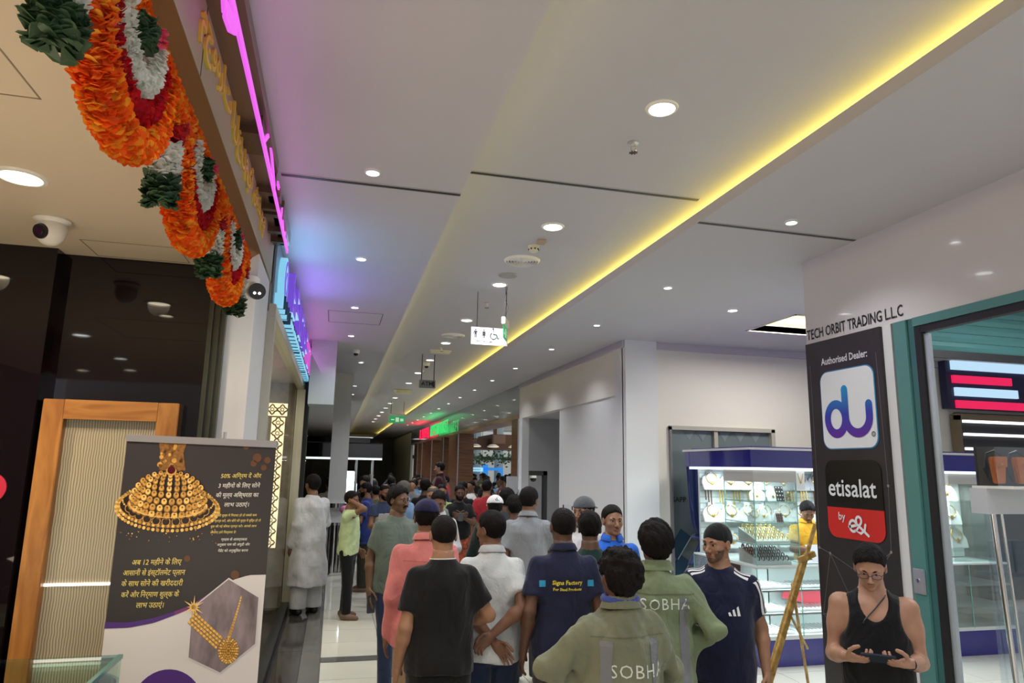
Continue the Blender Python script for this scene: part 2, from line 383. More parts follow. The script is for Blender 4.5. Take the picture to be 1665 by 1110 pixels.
# ================================================================== CEILING FITTINGS
def downlight(x, y, z, r, label, group, lens=None, n=28, down=(0, 0, -1)):
    t = thing('downlight', label, 'light', (x, y, z), group)
    m_ = MB(); m_.lathe([(r*.80, -.002), (r*.84, -.012), (r*1.0, -.010), (r*1.06, -.001)], (x, y, z), n, caps=False)
    m_.build('rim', white_plastic, t, smooth=True)
    MB().lathe([(0.001, .003), (r*.80, .003)], (x, y, z-.005), n, caps=False).build('lens', lens or lens_emit, t)
    return t
names = ['nearest', 'second', 'third', 'fourth', 'fifth', 'sixth', 'seventh', 'eighth', 'ninth', 'tenth', 'eleventh', 'twelfth', 'thirteenth', 'fourteenth', 'fifteenth', 'sixteenth']
ys = [3.14, 5.09, 6.98, 8.90, 10.72, 12.6, 14.5, 16.4, 18.3, 20.2, 22.1, 24.0, 26, 28, 30, 32]
for i, yy in enumerate(ys):
    downlight(1.61, yy, HR, .085 if i != 1 else .09, '%s round downlight along the raised middle ceiling' % names[i].capitalize(), 'middle row of ceiling downlights')
    lamp('downlight_beam', 'SPOT', (1.61, yy, HR-.03), 62 if i < 6 else 110, (.96, .98, 1), .06, spot=135, blend=.8)
# textured glass pattern on the two nearest
ys = [2.15, 4.05, 5.91, 7.85, 9.66, 12.2, 16, 18, 20, 22, 24, 26]
for i, yy in enumerate(ys):
    downlight(.12 if yy < 11 else .35, yy, H, .048, '%s small downlight in the left side ceiling' % names[i].capitalize(), 'left row of small downlights')
    if i < 6: lamp('downlight_beam', 'SPOT', (.12, yy, H-.02), 22, (.94, .98, 1), .04, spot=130, blend=.8)
ys = [2.15, 4.05, 5.96, 7.87, 9.74, 11.9, 13.8, 15.7, 17.6, 19.5, 21.4, 23.3, 25.2, 27.1, 29, 30.9]
for i, yy in enumerate(ys):
    downlight(3.075, yy, H, .045, '%s small downlight in the right side ceiling' % names[i].capitalize(), 'right row of small downlights')
    if i < 8 or i % 2: lamp('downlight_beam', 'SPOT', (3.075, yy, H-.02), 26, (.96, .98, 1), .04, spot=130, blend=.8)
downlight(4.20, 6.62, H, .06, 'Small cool downlight in the ceiling of the kiosk bay', 'kiosk bay lights')
lamp('downlight_beam', 'SPOT', (4.2, 6.62, H-.02), 30, (.96, .98, 1), .04, spot=130, blend=.8)
for i, (x, yy, r, wm) in enumerate([(-1.47, 3.42, .105, 1), (-1.52, 2.93, .07, 1), (-2.62, 1.58, .10, 0), (-2.7, -.1, .09, 0), (-2.9, -1.3, .10, 1), (-2.4, 3.75, .10, 1), (-2.0, -2.2, .10, 1), (-1.2, 1.0, .08, 1), (-3.6, -1.6, .10, 1), (-1.6, -.3, .08, 1)]):
    downlight(x, yy, 3.30, r, 'Warm recessed downlight in beige shop ceiling, %s by distance' % names[i] if i else 'Large warm downlight in the beige ceiling beside the camera dome', 'beige shop ceiling lights', lens_warm if wm else lens_emit)
    if i in (0, 2, 4, 5, 7): lamp('downlight_beam', 'SPOT', (x, yy, 3.27), 78, (1, .80, .56), .08, spot=160, blend=.8)
lamp('shop_fill', 'AREA', (-1.9, 2.0, 1.0), 17, (1, .84, .62), 1.2, 1.6, (R(180), R(25), 0))  # added upward fill light without a visible source, brightens garlands and beige ceiling
# square ceiling light over the kiosk bay
t = thing('square_ceiling_light', 'square recessed ceiling light with warm cove over the kiosk bay', 'light', (5.65, 7.07, H))
q = MB(); q.box(5.0, 6.3, 6.6, 7.55, 4.0, 4.03); q.box(4.98, 5.0, 6.58, 7.57, H-.01, 4.0); q.box(6.3, 6.32, 6.58, 7.57, H-.01, 4.0); q.box(4.98, 6.32, 6.58, 6.6, H-.01, 4.0); q.box(4.98, 6.32, 7.55, 7.57, H-.01, 4.0)
q.build('recess_box', wall_white, t)
q = MB(); q.box(5.03, 6.27, 7.46, 7.52, 3.93, 3.96); q.box(5.03, 5.08, 6.63, 7.5, 3.93, 3.96)
q.build('led_line', mat('warm_led', (1, .8, .4), .5, emit=(1, .75, .3), es=5), t)
lamp('square_light_glow', 'AREA', (5.65, 7.07, 3.9), 40, (1, .95, .85), 1.0, .7)
# round vents, speaker, smoke detector, sprinklers
for (x, yy, r, lb) in ((1.615, 6.07, .165, 'round slatted air vent in front of the restroom sign'), (1.62, 10.05, .17, 'farther round slatted air vent on the raised ceiling')):
    t = thing('air_vent', lb, 'vent', (x, yy, HR), 'round ceiling vents')
    MB().lathe([(r*.9, -.002), (r*.92, -.02), (r, -.012), (r*1.05, 0)], (x, yy, HR), 36, caps=False).build('rim', white_plastic, t, smooth=True)
    MB().lathe([(.001, 0), (r*.9, 0)], (x, yy, HR-.003), 36, caps=False).build('backing', mat('vent_dark', (.10, .10, .11), .6), t)
    for i in range(5):
        rr = r*(.12+.165*i)
        MB().lathe([(rr, -.004), (rr+.003, -.022), (rr+.013, -.010), (rr+.014, -.004)], (x, yy, HR), 32, caps=False).build('ring_slat', white_plastic, t, smooth=True)
t = thing('ceiling_speaker', 'round perforated speaker grille behind the nearer air vent', 'speaker', (1.61, 6.6, HR))
MB().lathe([(.001, -.012), (.085, -.012), (.092, -.014), (.10, -.001)], (1.61, 6.6, HR), 32, caps=False).build('grille', mat('grille_grey', (.42, .42, .42), .6, bump=.6, bscale=300), t, smooth=True)
t = thing('smoke_detector', 'cream smoke detector with small indicator box on the raised ceiling', 'detector', (1.60, 5.62, HR))
MB().lathe([(.05, 0), (.05, -.02), (.043, -.024), (.043, -.045), (.03, -.056), (.001, -.058)], (1.60, 5.62, HR), 24, caps=False).build('body', mat('cream_plastic', (.72, .70, .56), .4), t, smooth=True)
sl = MB()
for i in range(8):
    a = i*math.pi/4; sl.box(1.60+.043*math.cos(a)-.006, 1.60+.043*math.cos(a)+.006, 5.62+.043*math.sin(a)-.006, 5.62+.043*math.sin(a)+.006, HR-.042, HR-.030)
sl.build('slots', black_matte, t)
B(1.585, 1.655, 5.42, 5.48, HR-.035, HR).build('indicator_box', mat('box_brown', (.45, .35, .28), .5), t, bevel=.004)
def sprinkler(x, y, z, label):
    t = thing('sprinkler', label, 'sprinkler', (x, y, z), 'ceiling sprinklers')
    MB().lathe([(.035, 0), (.035, -.006), (.014, -.010), (.012, -.03)], (x, y, z), 16).build('escutcheon', alu, t, smooth=True)
    q = MB(); q.tube([(x-.012, y, z-.03), (x-.016, y, z-.045), (x-.003, y, z-.062)], .003, 6); q.tube([(x+.012, y, z-.03), (x+.016, y, z-.045), (x+.003, y, z-.062)], .003, 6)
    q.build('frame_arms', chrome, t); 
    q = MB()
    for i in range(8):
        a = i*math.pi/4; q.box(x+.008, x+.026, y-.004, y+.004, z-.066, z-.063, rot=Matrix.Rotation(a, 3, 'Z'), piv=(x, y, z-.064))
    q.cyl((x, y, z-.066), (x, y, z-.063), .012, n=12); q.build('deflector', mat('dark_brass', (.12, .10, .08), .3, .8), t)
sprinkler(1.63, 3.56, HR, 'sprinkler head just beyond the nearest middle downlight')
sprinkler(1.66, 7.85, HR, 'sprinkler head beside the hanging restroom sign')
sprinkler(1.62, 11.2, HR, 'sprinkler head near the white ceiling box')
sprinkler(1.66, 14.0, HR, 'sprinkler head beyond the ATM sign')
def dome_cam(x, y, z, label, s=1):
    t = thing('dome_camera', label, 'camera', (x, y, z), 'ceiling dome cameras')
    MB().lathe([(.062*s, 0), (.066*s, -.012*s), (.06*s, -.05*s), (.05*s, -.065*s), (.001, -.066*s)], (x, y, z), 24, caps=False).build('housing', white_plastic, t, smooth=True)
    MB().ell((x, y-.012*s, z-.072*s), .04*s, .04*s, .036*s).build('dome', mat('smoked_dome', (.01, .01, .012), .05), t, smooth='all')
dome_cam(.225, 10.9, H, 'white dome camera in the left side ceiling', .9)
dome_cam(1.60, 13.0, HR, 'white dome camera hanging beyond the white ceiling box')
t = thing('turret_camera', 'white turret camera on the beige shop ceiling', 'camera', (-1.55, 4.02, 3.30))
MB().lathe([(.085, 0), (.09, -.012), (.078, -.02), (.07, -.03)], (-1.55, 4.02, 3.30), 28).build('mount', white_plastic, t, smooth=True)
MB().ell((-1.55, 4.02, 3.235), .075, .075, .085, 24, 16).build('ball', white_plastic, t, smooth='all')
dd = (Vector((-.35, -.80, -.35))).normalized(); c0 = Vector((-1.55, 4.02, 3.235))
MB().cyl(c0+dd*.045, c0+dd*.079, .047, .038, 20).build('lens_ring', black_plastic, t, smooth=True)
MB().cyl(c0+dd*.079, c0+dd*.083, .022, .02, 16).build('lens', mat('camera_lens', (.05, .01, .04), .05), t)
t = thing('bullet_camera', 'black faced bullet camera on white bracket at end of flower garland', 'camera', (-.60, 4.50, 3.08))
q = MB(); q.cyl((-.585, 4.58, 3.19), (-.585, 4.56, 3.15), .05, .045, 20); q.tube([(-.585, 4.56, 3.15), (-.56, 4.44, 3.12), (-.53, 4.32, 3.08)], .018, 10)
q.build('bracket', white_plastic, t, smooth=True)
MB().cyl((-.545, 4.40, 3.075), (-.505, 4.20, 3.03), .047, .047, 24).build('housing', white_plastic, t, smooth=True)
MB().cyl((-.509, 4.22, 3.034), (-.503, 4.19, 3.027), .050, .048, 24).build('face', black_plastic, t, smooth=True)
q = MB(); q.cyl((-.517, 4.187, 3.015), (-.5165, 4.184, 3.0145), .008, n=10); q.cyl((-.49, 4.189, 3.015), (-.4895, 4.186, 3.0145), .008, n=10)
q.build('infrared_spots', mat('cam_led', (.9, .9, .9), .3, emit=(1, 1, .95), es=2), t)
t = thing('ceiling_box', 'flat cream wireless access box on the raised ceiling', 'box', (1.63, 11.45, HR))
B(1.48, 1.80, 11.40, 11.52, HR-.06, HR-.02).build('body', MT['cream_plastic'], t, bevel=.006); B(1.46, 1.82, 11.42, 11.50, HR-.02, HR).build('base_plate', white_plastic, t)
t = thing('ceiling_box', 'second cream ceiling box beyond the ATM sign', 'box', (1.63, 18, HR))
B(1.45, 1.83, 17.9, 18.1, HR-.10, HR-.03).build('body', MT['cream_plastic'], t, bevel=.006); B(1.40, 1.86, 17.95, 18.05, HR-.03, HR).build('base_plate', white_plastic, t)
# hanging signs -------------------------------------------------------
sign_white = mat('sign_white', (.72, .73, .76), .3); ink = mat('ink', (.012, .012, .015), .5)
def icon_man(q, x, y, z, s, skirt=False):
    q.lathe([(.001, 0), (.09*s, 0)], (x, y, z+.86*s), 16, ax=(0, -1, 0), caps=False)
    P = [(-.2, .74), (.2, .74), (.22, .40), (.15, .40), (.13, .62), (.11, .62), (.11, 0), (.02, 0), (.02, .38), (-.02, .38), (-.02, 0), (-.11, 0), (-.11, .62), (-.13, .62), (-.15, .40), (-.22, .40)]
    if skirt: P = [(-.13, .74), (.13, .74), (.24, .44), (.19, .42), (.10, .60), (.20, .26), (.10, .26), (.10, 0), (.02, 0), (.02, .26), (-.02, .26), (-.02, 0), (-.10, 0), (-.10, .26), (-.20, .26), (-.10, .60), (-.19, .42), (-.24, .44)]
    q.add([(x+a*s, y, z+b*s) for a, b in P], [tuple(range(len(P)))])
RS = thing('restroom_sign', 'hanging white restroom sign with man, woman and wheelchair symbols', 'sign', (1.62, 7.35, 3.46))
sx0, sx1, sz0, sz1, sY = 1.385, 1.80, 3.365, 3.56, 7.35
B(sx0, sx1, sY, sY+.012, sz0, sz1).build('board', sign_white, RS)
for x in (sx0+.065, ): MB().cyl((x, sY+.006, sz1), (x, sY+.006, HR), .004, n=6).build('rod', ink, RS)
MB().cyl((sx1-.03, sY+.006, sz1), (sx1-.03, sY+.006, HR), .004, n=6).build('rod', ink, RS)
q = MB(); icon_man(q, sx0+.05, sY-.002, sz0+.075, .105); icon_man(q, sx0+.145, sY-.002, sz0+.075, .105, True)
for x in (sx0+.098, sx0+.195): q.box(x, x+.003, sY-.002, sY-.001, sz0+.08, sz0+.175)
wx, wz = sx0+.255, sz0+.105
q.tube([(wx+.036*math.cos(a), sY-.002, wz+.036*math.sin(a)) for a in np.linspace(R(120), R(370), 16)], .005, 5)
q.tube([(wx-.005, sY-.002, wz+.065), (wx-.003, sY-.002, wz+.02), (wx+.035, sY-.002, wz+.015), (wx+.052, sY-.002, wz-.03), (wx+.068, sY-.002, wz-.025)], .006, 5)
q.lathe([(.001, 0), (.011, 0)], (wx-.005, sY-.003, wz+.078), 12, ax=(0, -1, 0), caps=False)
lettering(q, 'REST ROOMS', ((sx0+sx1)/2-.05, sY-.002, sz0+.025), X_, Z_, .032, bold=.01, res=2)
q.build('symbols', ink, RS)
ES = thing('exit_sign', 'green hanging exit sign seen edge on beside restroom sign', 'sign', (1.72, 7.15, 3.5))
rot = Matrix.Rotation(R(67), 3, 'Z'); pv = (1.735, 7.20, 3.5)
B(1.60, 1.87, 7.18, 7.22, 3.56, 3.64, rot=rot, piv=pv).build('housing', white_plastic, ES, bevel=.006)
green = mat('exit_green', (.02, .30, .10), .3, emit=(.05, .55, .2), es=.25)
B(1.61, 1.86, 7.197, 7.203, 3.41, 3.56, rot=rot, piv=pv).build('panel', green, ES)
q = MB()
def rp(x, z): return tuple(Vector(pv)+rot @ (Vector((x, 7.194, z))-Vector(pv)))
for (a, b, c_, d) in ((1.64, 1.70, 3.46, 3.475), (1.63, 1.65, 3.445, 3.49), (1.725, 1.775, 3.435, 3.53), (1.80, 1.84, 3.44, 3.45), (1.80, 1.84, 3.47, 3.48), (1.80, 1.84, 3.50, 3.51)):
    q.add([rp(a, c_), rp(b, c_), rp(b, d), rp(a, d)], [(0, 1, 2, 3)])
q.build('pictogram', mat('sign_pale', (.7, .85, .7), .4, emit=(.7, 1, .7), es=.3), ES)
q = MB(); q.cyl((1.71, 7.12, 3.64), (1.70, 7.05, HR), .004, n=6); q.cyl((1.765, 7.30, 3.64), (1.77, 7.30, HR), .004, n=6); q.tube([(1.72, 7.12, 3.64), (1.74, 7.1, 3.75), (1.70, 7.08, 3.85), (1.72, 7.06, HR)], .003, 6)
q.build('suspension_wires', ink, ES)
def board_sign(name, label, x0, x1, z0, z1, y, mt, txt, tm, zc=HR, size=.08):
    t = thing(name, label, 'sign', ((x0+x1)/2, y, z0))
    B(x0, x1, y, y+.05, z0, z1).build('board', mt, t, bevel=.003)
    for x in (x0+.12*(x1-x0), x1-.1*(x1-x0)): MB().cyl((x, y+.02, z1), (x, y+.02, zc), .008, n=6).build('rod', ink, t)
    q = MB()
    for s_, ox, oz in txt: lettering(q, s_, (x0+ox*(x1-x0), y-.003, z0+oz*(z1-z0)), X_, Z_, size, bold=.02, res=2)
    if txt: q.build('lettering', tm, t)
    return t
at_ = board_sign('atm_sign', 'grey hanging sign reading ATM with left arrow and machine symbol', 1.36, 1.64, 3.37, 3.51, 11.95, mat('sign_grey', (.20, .21, .21), .4), [('ATM', .48, .3)], ink, size=.10)
q = MB(); q.add([(1.385, 11.945, 3.44), (1.42, 11.945, 3.46), (1.42, 11.945, 3.42)], [(0, 1, 2)]); q.box(1.42, 1.44, 11.944, 11.946, 3.435, 3.445); q.box(1.59, 1.625, 11.944, 11.946, 3.39, 3.49)
q.build('symbols', ink, at_)
ex = board_sign('exit_sign', 'small green exit sign hanging far down the corridor', 1.55, 2.05, 3.31, 3.53, 21.5, green, [], ink)
B(1.55, 2.05, 21.5, 21.56, 3.53, 3.60).build('housing', white_plastic, ex)
q = MB(); q.box(1.62, 1.72, 21.495, 21.498, 3.40, 3.43); q.box(1.76, 1.86, 21.495, 21.498, 3.35, 3.48); q.box(1.90, 2.0, 21.495, 21.498, 3.37, 3.45); q.build('pictogram', MT['sign_pale'], ex)
# AL MADINA HYPERMARKET letters on the grey fascia : they stand off X = 3.8 and read towards the corridor
HS = thing('illuminated_sign', 'red and green illuminated supermarket letters on grey fascia', 'sign', (3.7, 26, 3.2))
red_e = mat('neon_red', (.1, .01, .01), .4, emit=(.70, .01, .06), es=1); green_e = mat('neon_green', (.01, .1, .03), .4, emit=(.03, .46, .11), es=1)
q = MB(); fitted(q, 'AL', (3.62, 30.9, 3.17), (0, -1, 0), Z_, .62, .60, bold=.004, res=2, extrude=.02, track=1.12); q.build('red_letters', red_e, HS)
q = MB(); fitted(q, 'MADINA', (3.62, 30.0, 3.17), (0, -1, 0), Z_, 2.35, .60, bold=.004, res=2, extrude=.02, track=1.12); q.build('red_letters', red_e, HS)
q = MB(); fitted(q, 'HYPERMARKET', (3.62, 27.3, 3.17), (0, -1, 0), Z_, 4.4, .60, bold=.004, res=2, extrude=.02, track=1.12); q.build('green_letters', green_e, HS)
for yy in np.arange(23.1, 30.8, .8): MB().cyl((3.66, yy, 3.45), (3.8, yy, 3.45), .01, n=6).build('stand_off', alu, HS)
lamp('red_glow', 'AREA', (3.45, 29.2, 3.5), 6, (1, .02, .05), .3, 3, (0, R(150), 0)); lamp('green_glow', 'AREA', (3.45, 25.2, 3.5), 4, (.05, 1, .25), .3, 4, (0, R(140), 0))
# ================================================================== NEAR JEWELLERY SHOP
# raised gold lettering along the fascia (right to left script, front faces +X; reads along Y)
lb = thing('shop_lettering', 'small raised gold Arabic style lettering along the bronze fascia', 'lettering', (-.53, 3.2, 3.5))
q = MB(); fitted(q, 'مجوهرات العالمية ش.ذ.م.م'[::1], (-.545, 2.35, 3.535), (0, 1, 0), Z_, 2.25, .17, res=3, extrude=.035, bold=.012); q.build('raised_letters', mat('letter_yellow', (.70, .50, .06), .4), lb)
q = MB(); fitted(q, 'ش.ذ', (-.497, 2.0, 3.735), (0, 1, 0), Z_, .26, .07, res=2, extrude=.05); q.build('raised_letters', gold_paint, lb)
# magenta channel sign
pink_e = mat('neon_magenta', (.1, .02, .1), .4, emit=(.556, .083, .566), es=1)
ns = thing('neon_sign', 'bronze channel sign edged in glowing magenta over the jewellery shop', 'sign', (-.5, 3.5, 3.6))
B(-.56, -.47, 1.2, 5.30, 3.66, 3.70).build('rail', bronze, ns)
q = MB(); q.box(-.50, -.43, 1.4, 4.05, 3.72, 3.79); q.box(-.50, -.43, 4.28, 4.4, 3.66, 3.72); q.box(-.50, -.43, 4.6, 5.28, 3.66, 3.76); q.build('channel_body', bronze, ns)
pts = []
def ribbon(q, P, wd=.012, x0=-.448, x1=-.436):
    """glowing letter stroke in the plane X = const, P: (y, z, half width)"""
    for (a, b) in zip(P[:-1], P[1:]):
        d = Vector((0, b[0]-a[0], b[1]-a[1])).normalized(); n_ = Vector((0, -d.z, d.y))
        va = Vector((0, a[0], a[1])); vb = Vector((0, b[0], b[1]))
        c4 = [va+n_*a[2], vb+n_*b[2], vb-n_*b[2], va-n_*a[2]]
        q.add([(x0, p.y, p.z) for p in c4]+[(x1, p.y, p.z) for p in c4], [(0, 1, 2, 3), (7, 6, 5, 4), (0, 4, 5, 1), (1, 5, 6, 2), (2, 6, 7, 3), (3, 7, 4, 0)])
q = MB(); ribbon(q, [(1.6, 3.60, .022), (2.4, 3.60, .022), (3.2, 3.605, .020), (4.2, 3.605, .018), (5.25, 3.605, .016)])
ribbon(q, [(2.12, 3.54, .01), (2.2, 3.50, .03), (2.3, 3.52, .035), (2.42, 3.58, .03)])
ribbon(q, [(3.42, 3.62, .012), (3.62, 3.76, .012), (3.95, 3.66, .014), (4.05, 3.62, .012)])
ribbon(q, [(3.5, 3.75, .006), (3.62, 3.75, .010)])
ribbon(q, [(4.20, 3.72, .014), (4.38, 3.72, .014)]); ribbon(q, [(4.55, 3.62, .012), (4.62, 3.72, .012), (4.78, 3.62, .01)])
ribbon(q, [(4.92, 3.62, .012), (5.05, 3.76, .014), (5.2, 3.66, .012)])
q.build('glowing_edge', pink_e, ns)
for (a, b) in ((3.35, 3.6), (4.12, 4.16), (4.40, 4.44), (4.5, 4.56), (4.84, 4.90), (5.08, 5.12)): B(-.55, -.446, a, b, 3.62, 3.78).build('return_wall', mat('bronze_dark', (.16, .12, .07), .35, .7), ns)
lamp('magenta_glow', 'AREA', (-.38, 3.6, 3.62), .7, (1, .3, .9), .10, 3.4, (0, R(-125), 0))
lamp('blue_glow', 'AREA', (-.36, 5.6, 3.5), 2.2, (.25, .55, 1), .4, 1.2, (0, R(-125), 0))
lamp('indigo_glow', 'AREA', (-.36, 6.9, 3.45), 3.6, (.32, .22, 1), .4, 1.2, (0, R(-112), 0))
lamp('violet_glow', 'AREA', (-.36, 9.0, 3.5), 1.8, (.9, .2, .9), .4, 2.4, (0, R(-120), 0))
# garlands ------------------------------------------------------------
def petals(name, mt, parent, path, radius, n, size, jitter=.35, seed=0, two=True):
    """ruffled flowers: many curved petals standing off a tube round a path"""
    r_ = np.random.default_rng(seed); P = np.array(path, float); seg = np.linalg.norm(np.diff(P, axis=0), axis=1); L = np.r_[0, np.cumsum(seg)]
    q = MB()
    q.tube([tuple(p) for p in P], radius*.62, 8, k=0)
    rows_ = max(2, int(n))
    for i in range(rows_):
        t = r_.uniform(0, L[-1]); j = min(len(seg)-1, np.searchsorted(L, t, 'right')-1); f = (t-L[j])/max(seg[j], 1e-6)
        c_ = Vector(P[j]*(1-f)+P[j+1]*f); d = Vector(P[j+1]-P[j]).normalized(); u = d.orthogonal().normalized(); w_ = d.cross(u)
        a = r_.uniform(0, 2*math.pi); o_ = (u*math.cos(a)+w_*math.sin(a)); s_ = size*r_.uniform(.7, 1.3)
        tilt = r_.uniform(-.7, .7); o2 = (o_ + d*tilt).normalized(); tn = o2.cross(d).normalized()
        tn = (tn + d*r_.uniform(-.6, .6)).normalized()
        b = c_+o_*radius*.55; e = b+o2*s_
        mid = b+o2*s_*.6 + d*s_*.2
        q.add([b, mid+tn*s_*.5, e+tn*s_*.22, e+o2*s_*.12, e-tn*s_*.22, mid-tn*s_*.5], [(0, 1, 5), (1, 2, 3), (1, 3, 5), (5, 3, 4)], k=int(r_.random() < .35) if isinstance(mt, list) else 0)
    return q.build(name, mt, parent)
orange = [mat('petal_orange', (1.0, .155, .012), .6, var=.2, vscale=30), mat('petal_amber', (1.0, .40, .03), .6, var=.2, vscale=30)]
redp = [mat('petal_red', (.55, .01, .015), .6, var=.3, vscale=30), mat('petal_rose', (.42, .01, .03), .6)]
whitep = [mat('petal_white', (.78, .78, .72), .6), mat('petal_cream', (.66, .68, .60), .6)]
leafp = [mat('leaf_dark', (.018, .05, .018), .45, var=.4, vscale=20), mat('leaf_mid', (.03, .075, .03), .5)]
for pm in orange+redp+whitep:
    nt = pm.node_tree; pb_ = nt.nodes['Principled BSDF']; tr_ = nt.nodes.new('ShaderNodeBsdfTranslucent'); mx_ = nt.nodes.new('ShaderNodeMixShader'); mx_.inputs[0].default_value = .4
    lk = pb_.inputs['Base Color'].links
    if lk: nt.links.new(lk[0].from_socket, tr_.inputs[0])
    else: tr_.inputs[0].default_value = pb_.inputs['Base Color'].default_value
    out_ = nt.nodes['Material Output']; nt.links.new(pb_.outputs[0], mx_.inputs[1]); nt.links.new(tr_.outputs[0], mx_.inputs[2]); nt.links.new(mx_.outputs[0], out_.inputs[0])
GX = -.632
def U(yc, wd, ztop, zbot, n=22, x=GX, p=2.2):
    out = []
    for i in range(n+1):
        a = math.pi*i/n; cx = -math.cos(a); out.append((x, yc+wd*.5*cx*(1-.10*0), ztop-(ztop-zbot)*(math.sin(a)**.75)))
    return out
gl_lab = ['nearest orange, red and white flower swag of the garland', 'middle orange, red and white flower swag of the garland', 'farthest orange, red and white flower swag of the garland, before the bullet camera']
for i, yc in enumerate((1.965, 2.90, 3.83)):
    g = thing('flower_garland', gl_lab[i], 'garland', (GX, yc, 3.29), 'flower swags under the fascia')
    petals('orange_flowers', orange, g, U(yc, .64, 3.27, 2.915), .052, 3000, .028, seed=i)
    petals('orange_flowers', orange, g, [(GX, yc+.30, 3.24), (GX, yc+.46, 3.20)], .055, 1000, .030, seed=9+i)
    petals('red_flowers', redp, g, U(yc, .49, 3.27, 3.01, x=GX+.012), .032, 1100, .022, seed=20+i)
    petals('white_flowers', whitep, g, U(yc, .32, 3.27, 3.09, x=GX+.016), .042, 1100, .019, seed=30+i)
    petals('green_leaves', leafp, g, [(GX+.02, yc, 3.27), (GX+.02, yc+.01, 3.19)], .032, 330, .030, seed=40+i)
    petals('pink_flower', [mat('petal_pink', (.75, .06, .16), .6)]*2, g, [(GX+.03, yc+.06, 3.28), (GX+.03, yc+.07, 3.24)], .032, 110, .026, seed=50+i)
tl = ['leafy green tassel at the top left corner of the picture', 'short red, white and green flower tassel after the nearest swag', 'short red, white and green flower tassel after the middle swag', 'short red, white and green flower tassel at the end by the bullet camera']
for i, yc in enumerate((1.51, 2.44, 3.37, 4.26)):
    g = thing('flower_tassel', tl[i], 'garland', (GX, yc, 3.2), 'flower tassels between the swags')
    petals('red_flowers', redp, g, [(GX, yc, 3.20), (GX, yc, 3.13)], .055, 320, .030, seed=60+i)
    petals('white_flowers', whitep, g, [(GX, yc, 3.11), (GX, yc, 2.985)], .052, 420, .026, seed=70+i)
    petals('green_leaves', leafp, g, [(GX, yc, 2.98), (GX, yc+.01, 2.90)], .036, 260, .038, seed=80+i)
    MB().tube([(GX, yc, 2.97), (GX, yc, 3.28)], .004, 6).build('string', black_matte, g)
g = thing('flower_strip', 'thick orange flower strip tying the swags together along the fascia', 'garland', (GX, 3, 3.33))
petals('orange_flowers', orange, g, [(GX, 1.3, 3.285), (GX, 4.38, 3.285)], .034, 4200, .028, seed=99)
# wood framed door with patterned glass ---------------------------------
oak = wood('golden_oak', (.27, .105, .025), (.46, .21, .055), (6, 6, 1.1), 2.0, .35)
dr = thing('door_1', 'golden oak framed door with patterned glass in the black wall', 'door', (-1.33, 4.68, 0)); dr['kind'] = 'structure'; del dr['category']
B(-1.685, -1.57, 4.60, 4.74, 0, 2.38).build('side_frame', oak, dr, bevel=.004); B(-1.065, -.945, 4.60, 4.74, 0, 2.38).build('side_frame', oak, dr, bevel=.004)
B(-1.57, -1.065, 4.60, 4.74, 2.265, 2.38).build('head_frame', wood('golden_oak_across', (.27, .105, .025), (.46, .21, .055), (1.1, 6, 6), 2.0, .35), dr)
fl_g = mat('patterned_glass', (.50, .45, .34), .25, trans=.25, spec=.6)
nt = fl_g.node_tree; wv = nt.nodes.new('ShaderNodeTexWave'); wv.bands_direction = 'X'; wv.inputs['Scale'].default_value = 22; wv.inputs['Distortion'].default_value = 3; wv.inputs['Detail'].default_value = 1; wv.inputs['Detail Scale'].default_value = .6
tc = nt.nodes.new('ShaderNodeTexCoord'); nt.links.new(tc.outputs['Object'], wv.inputs[0])
rp_ = nt.nodes.new('ShaderNodeValToRGB'); rp_.color_ramp.elements[0].color = (.28, .245, .17, 1); rp_.color_ramp.elements[1].color = (.62, .56, .42, 1)
nt.links.new(wv.outputs['Fac'], rp_.inputs[0]); nt.links.new(rp_.outputs[0], nt.nodes['Principled BSDF'].inputs['Base Color'])
bp = nt.nodes.new('ShaderNodeBump'); bp.inputs['Strength'].default_value = .4; nt.links.new(wv.outputs['Fac'], bp.inputs['Height']); nt.links.new(bp.outputs[0], nt.nodes['Principled BSDF'].inputs['Normal'])
B(-1.57, -1.065, 4.66, 4.68, 0, 2.265).build('patterned_glass', fl_g, dr)
B(-1.57, -.945, 4.650, 4.656, 1.31, 1.325).build('light_bar', mat('white_led', (1, 1, 1), .4, emit=(1, .95, .85), es=1.4), dr)
sg = thing('wall_sign', 'red and white round sticker with a notice on black wall at left edge', 'sign', (-1.9, 4.58, 1.7))
MB().cyl((-1.89, 4.598, 1.86), (-1.89, 4.590, 1.86), .085, n=28).build('red_disc', mat('sticker_red', (.5, .02, .06), .4), sg)
MB().cyl((-1.90, 4.590, 1.88), (-1.90, 4.588, 1.88), .052, n=24).build('white_disc', sign_white, sg)
B(-1.96, -1.83, 4.592, 4.598, 1.48, 1.69).build('notice', sign_white, sg)
B(-1.94, -1.85, 4.588, 4.592, 1.58, 1.67).build('notice_picture', ink, sg)
# glass counter edge bottom left
gc = thing('glass_counter', 'glass topped counter at the bottom left in front of the door', 'counter', (-1.4, 3.4, 0))
B(-2.2, -.90, 3.05, 3.80, .06, .95).build('cabinet', mat('counter_tan', (.42, .36, .28), .4), gc)
B(-2.25, -.93, 3.0, 3.86, 1.10, 1.112).build('glass_top', glass('glass_green', (.75, .92, .85), .08), gc)
B(-2.25, -.93, 3.0, 3.012, .95, 1.10).build('glass_front', MT['glass_green'], gc); B(-.942, -.93, 3.0, 3.86, .95, 1.10).build('glass_side', MT['glass_green'], gc)
B(-.945, -.925, 3.0, 3.86, 1.096, 1.114).build('glass_edge', mat('glass_edge_green', (.10, .22, .19), .1), gc)
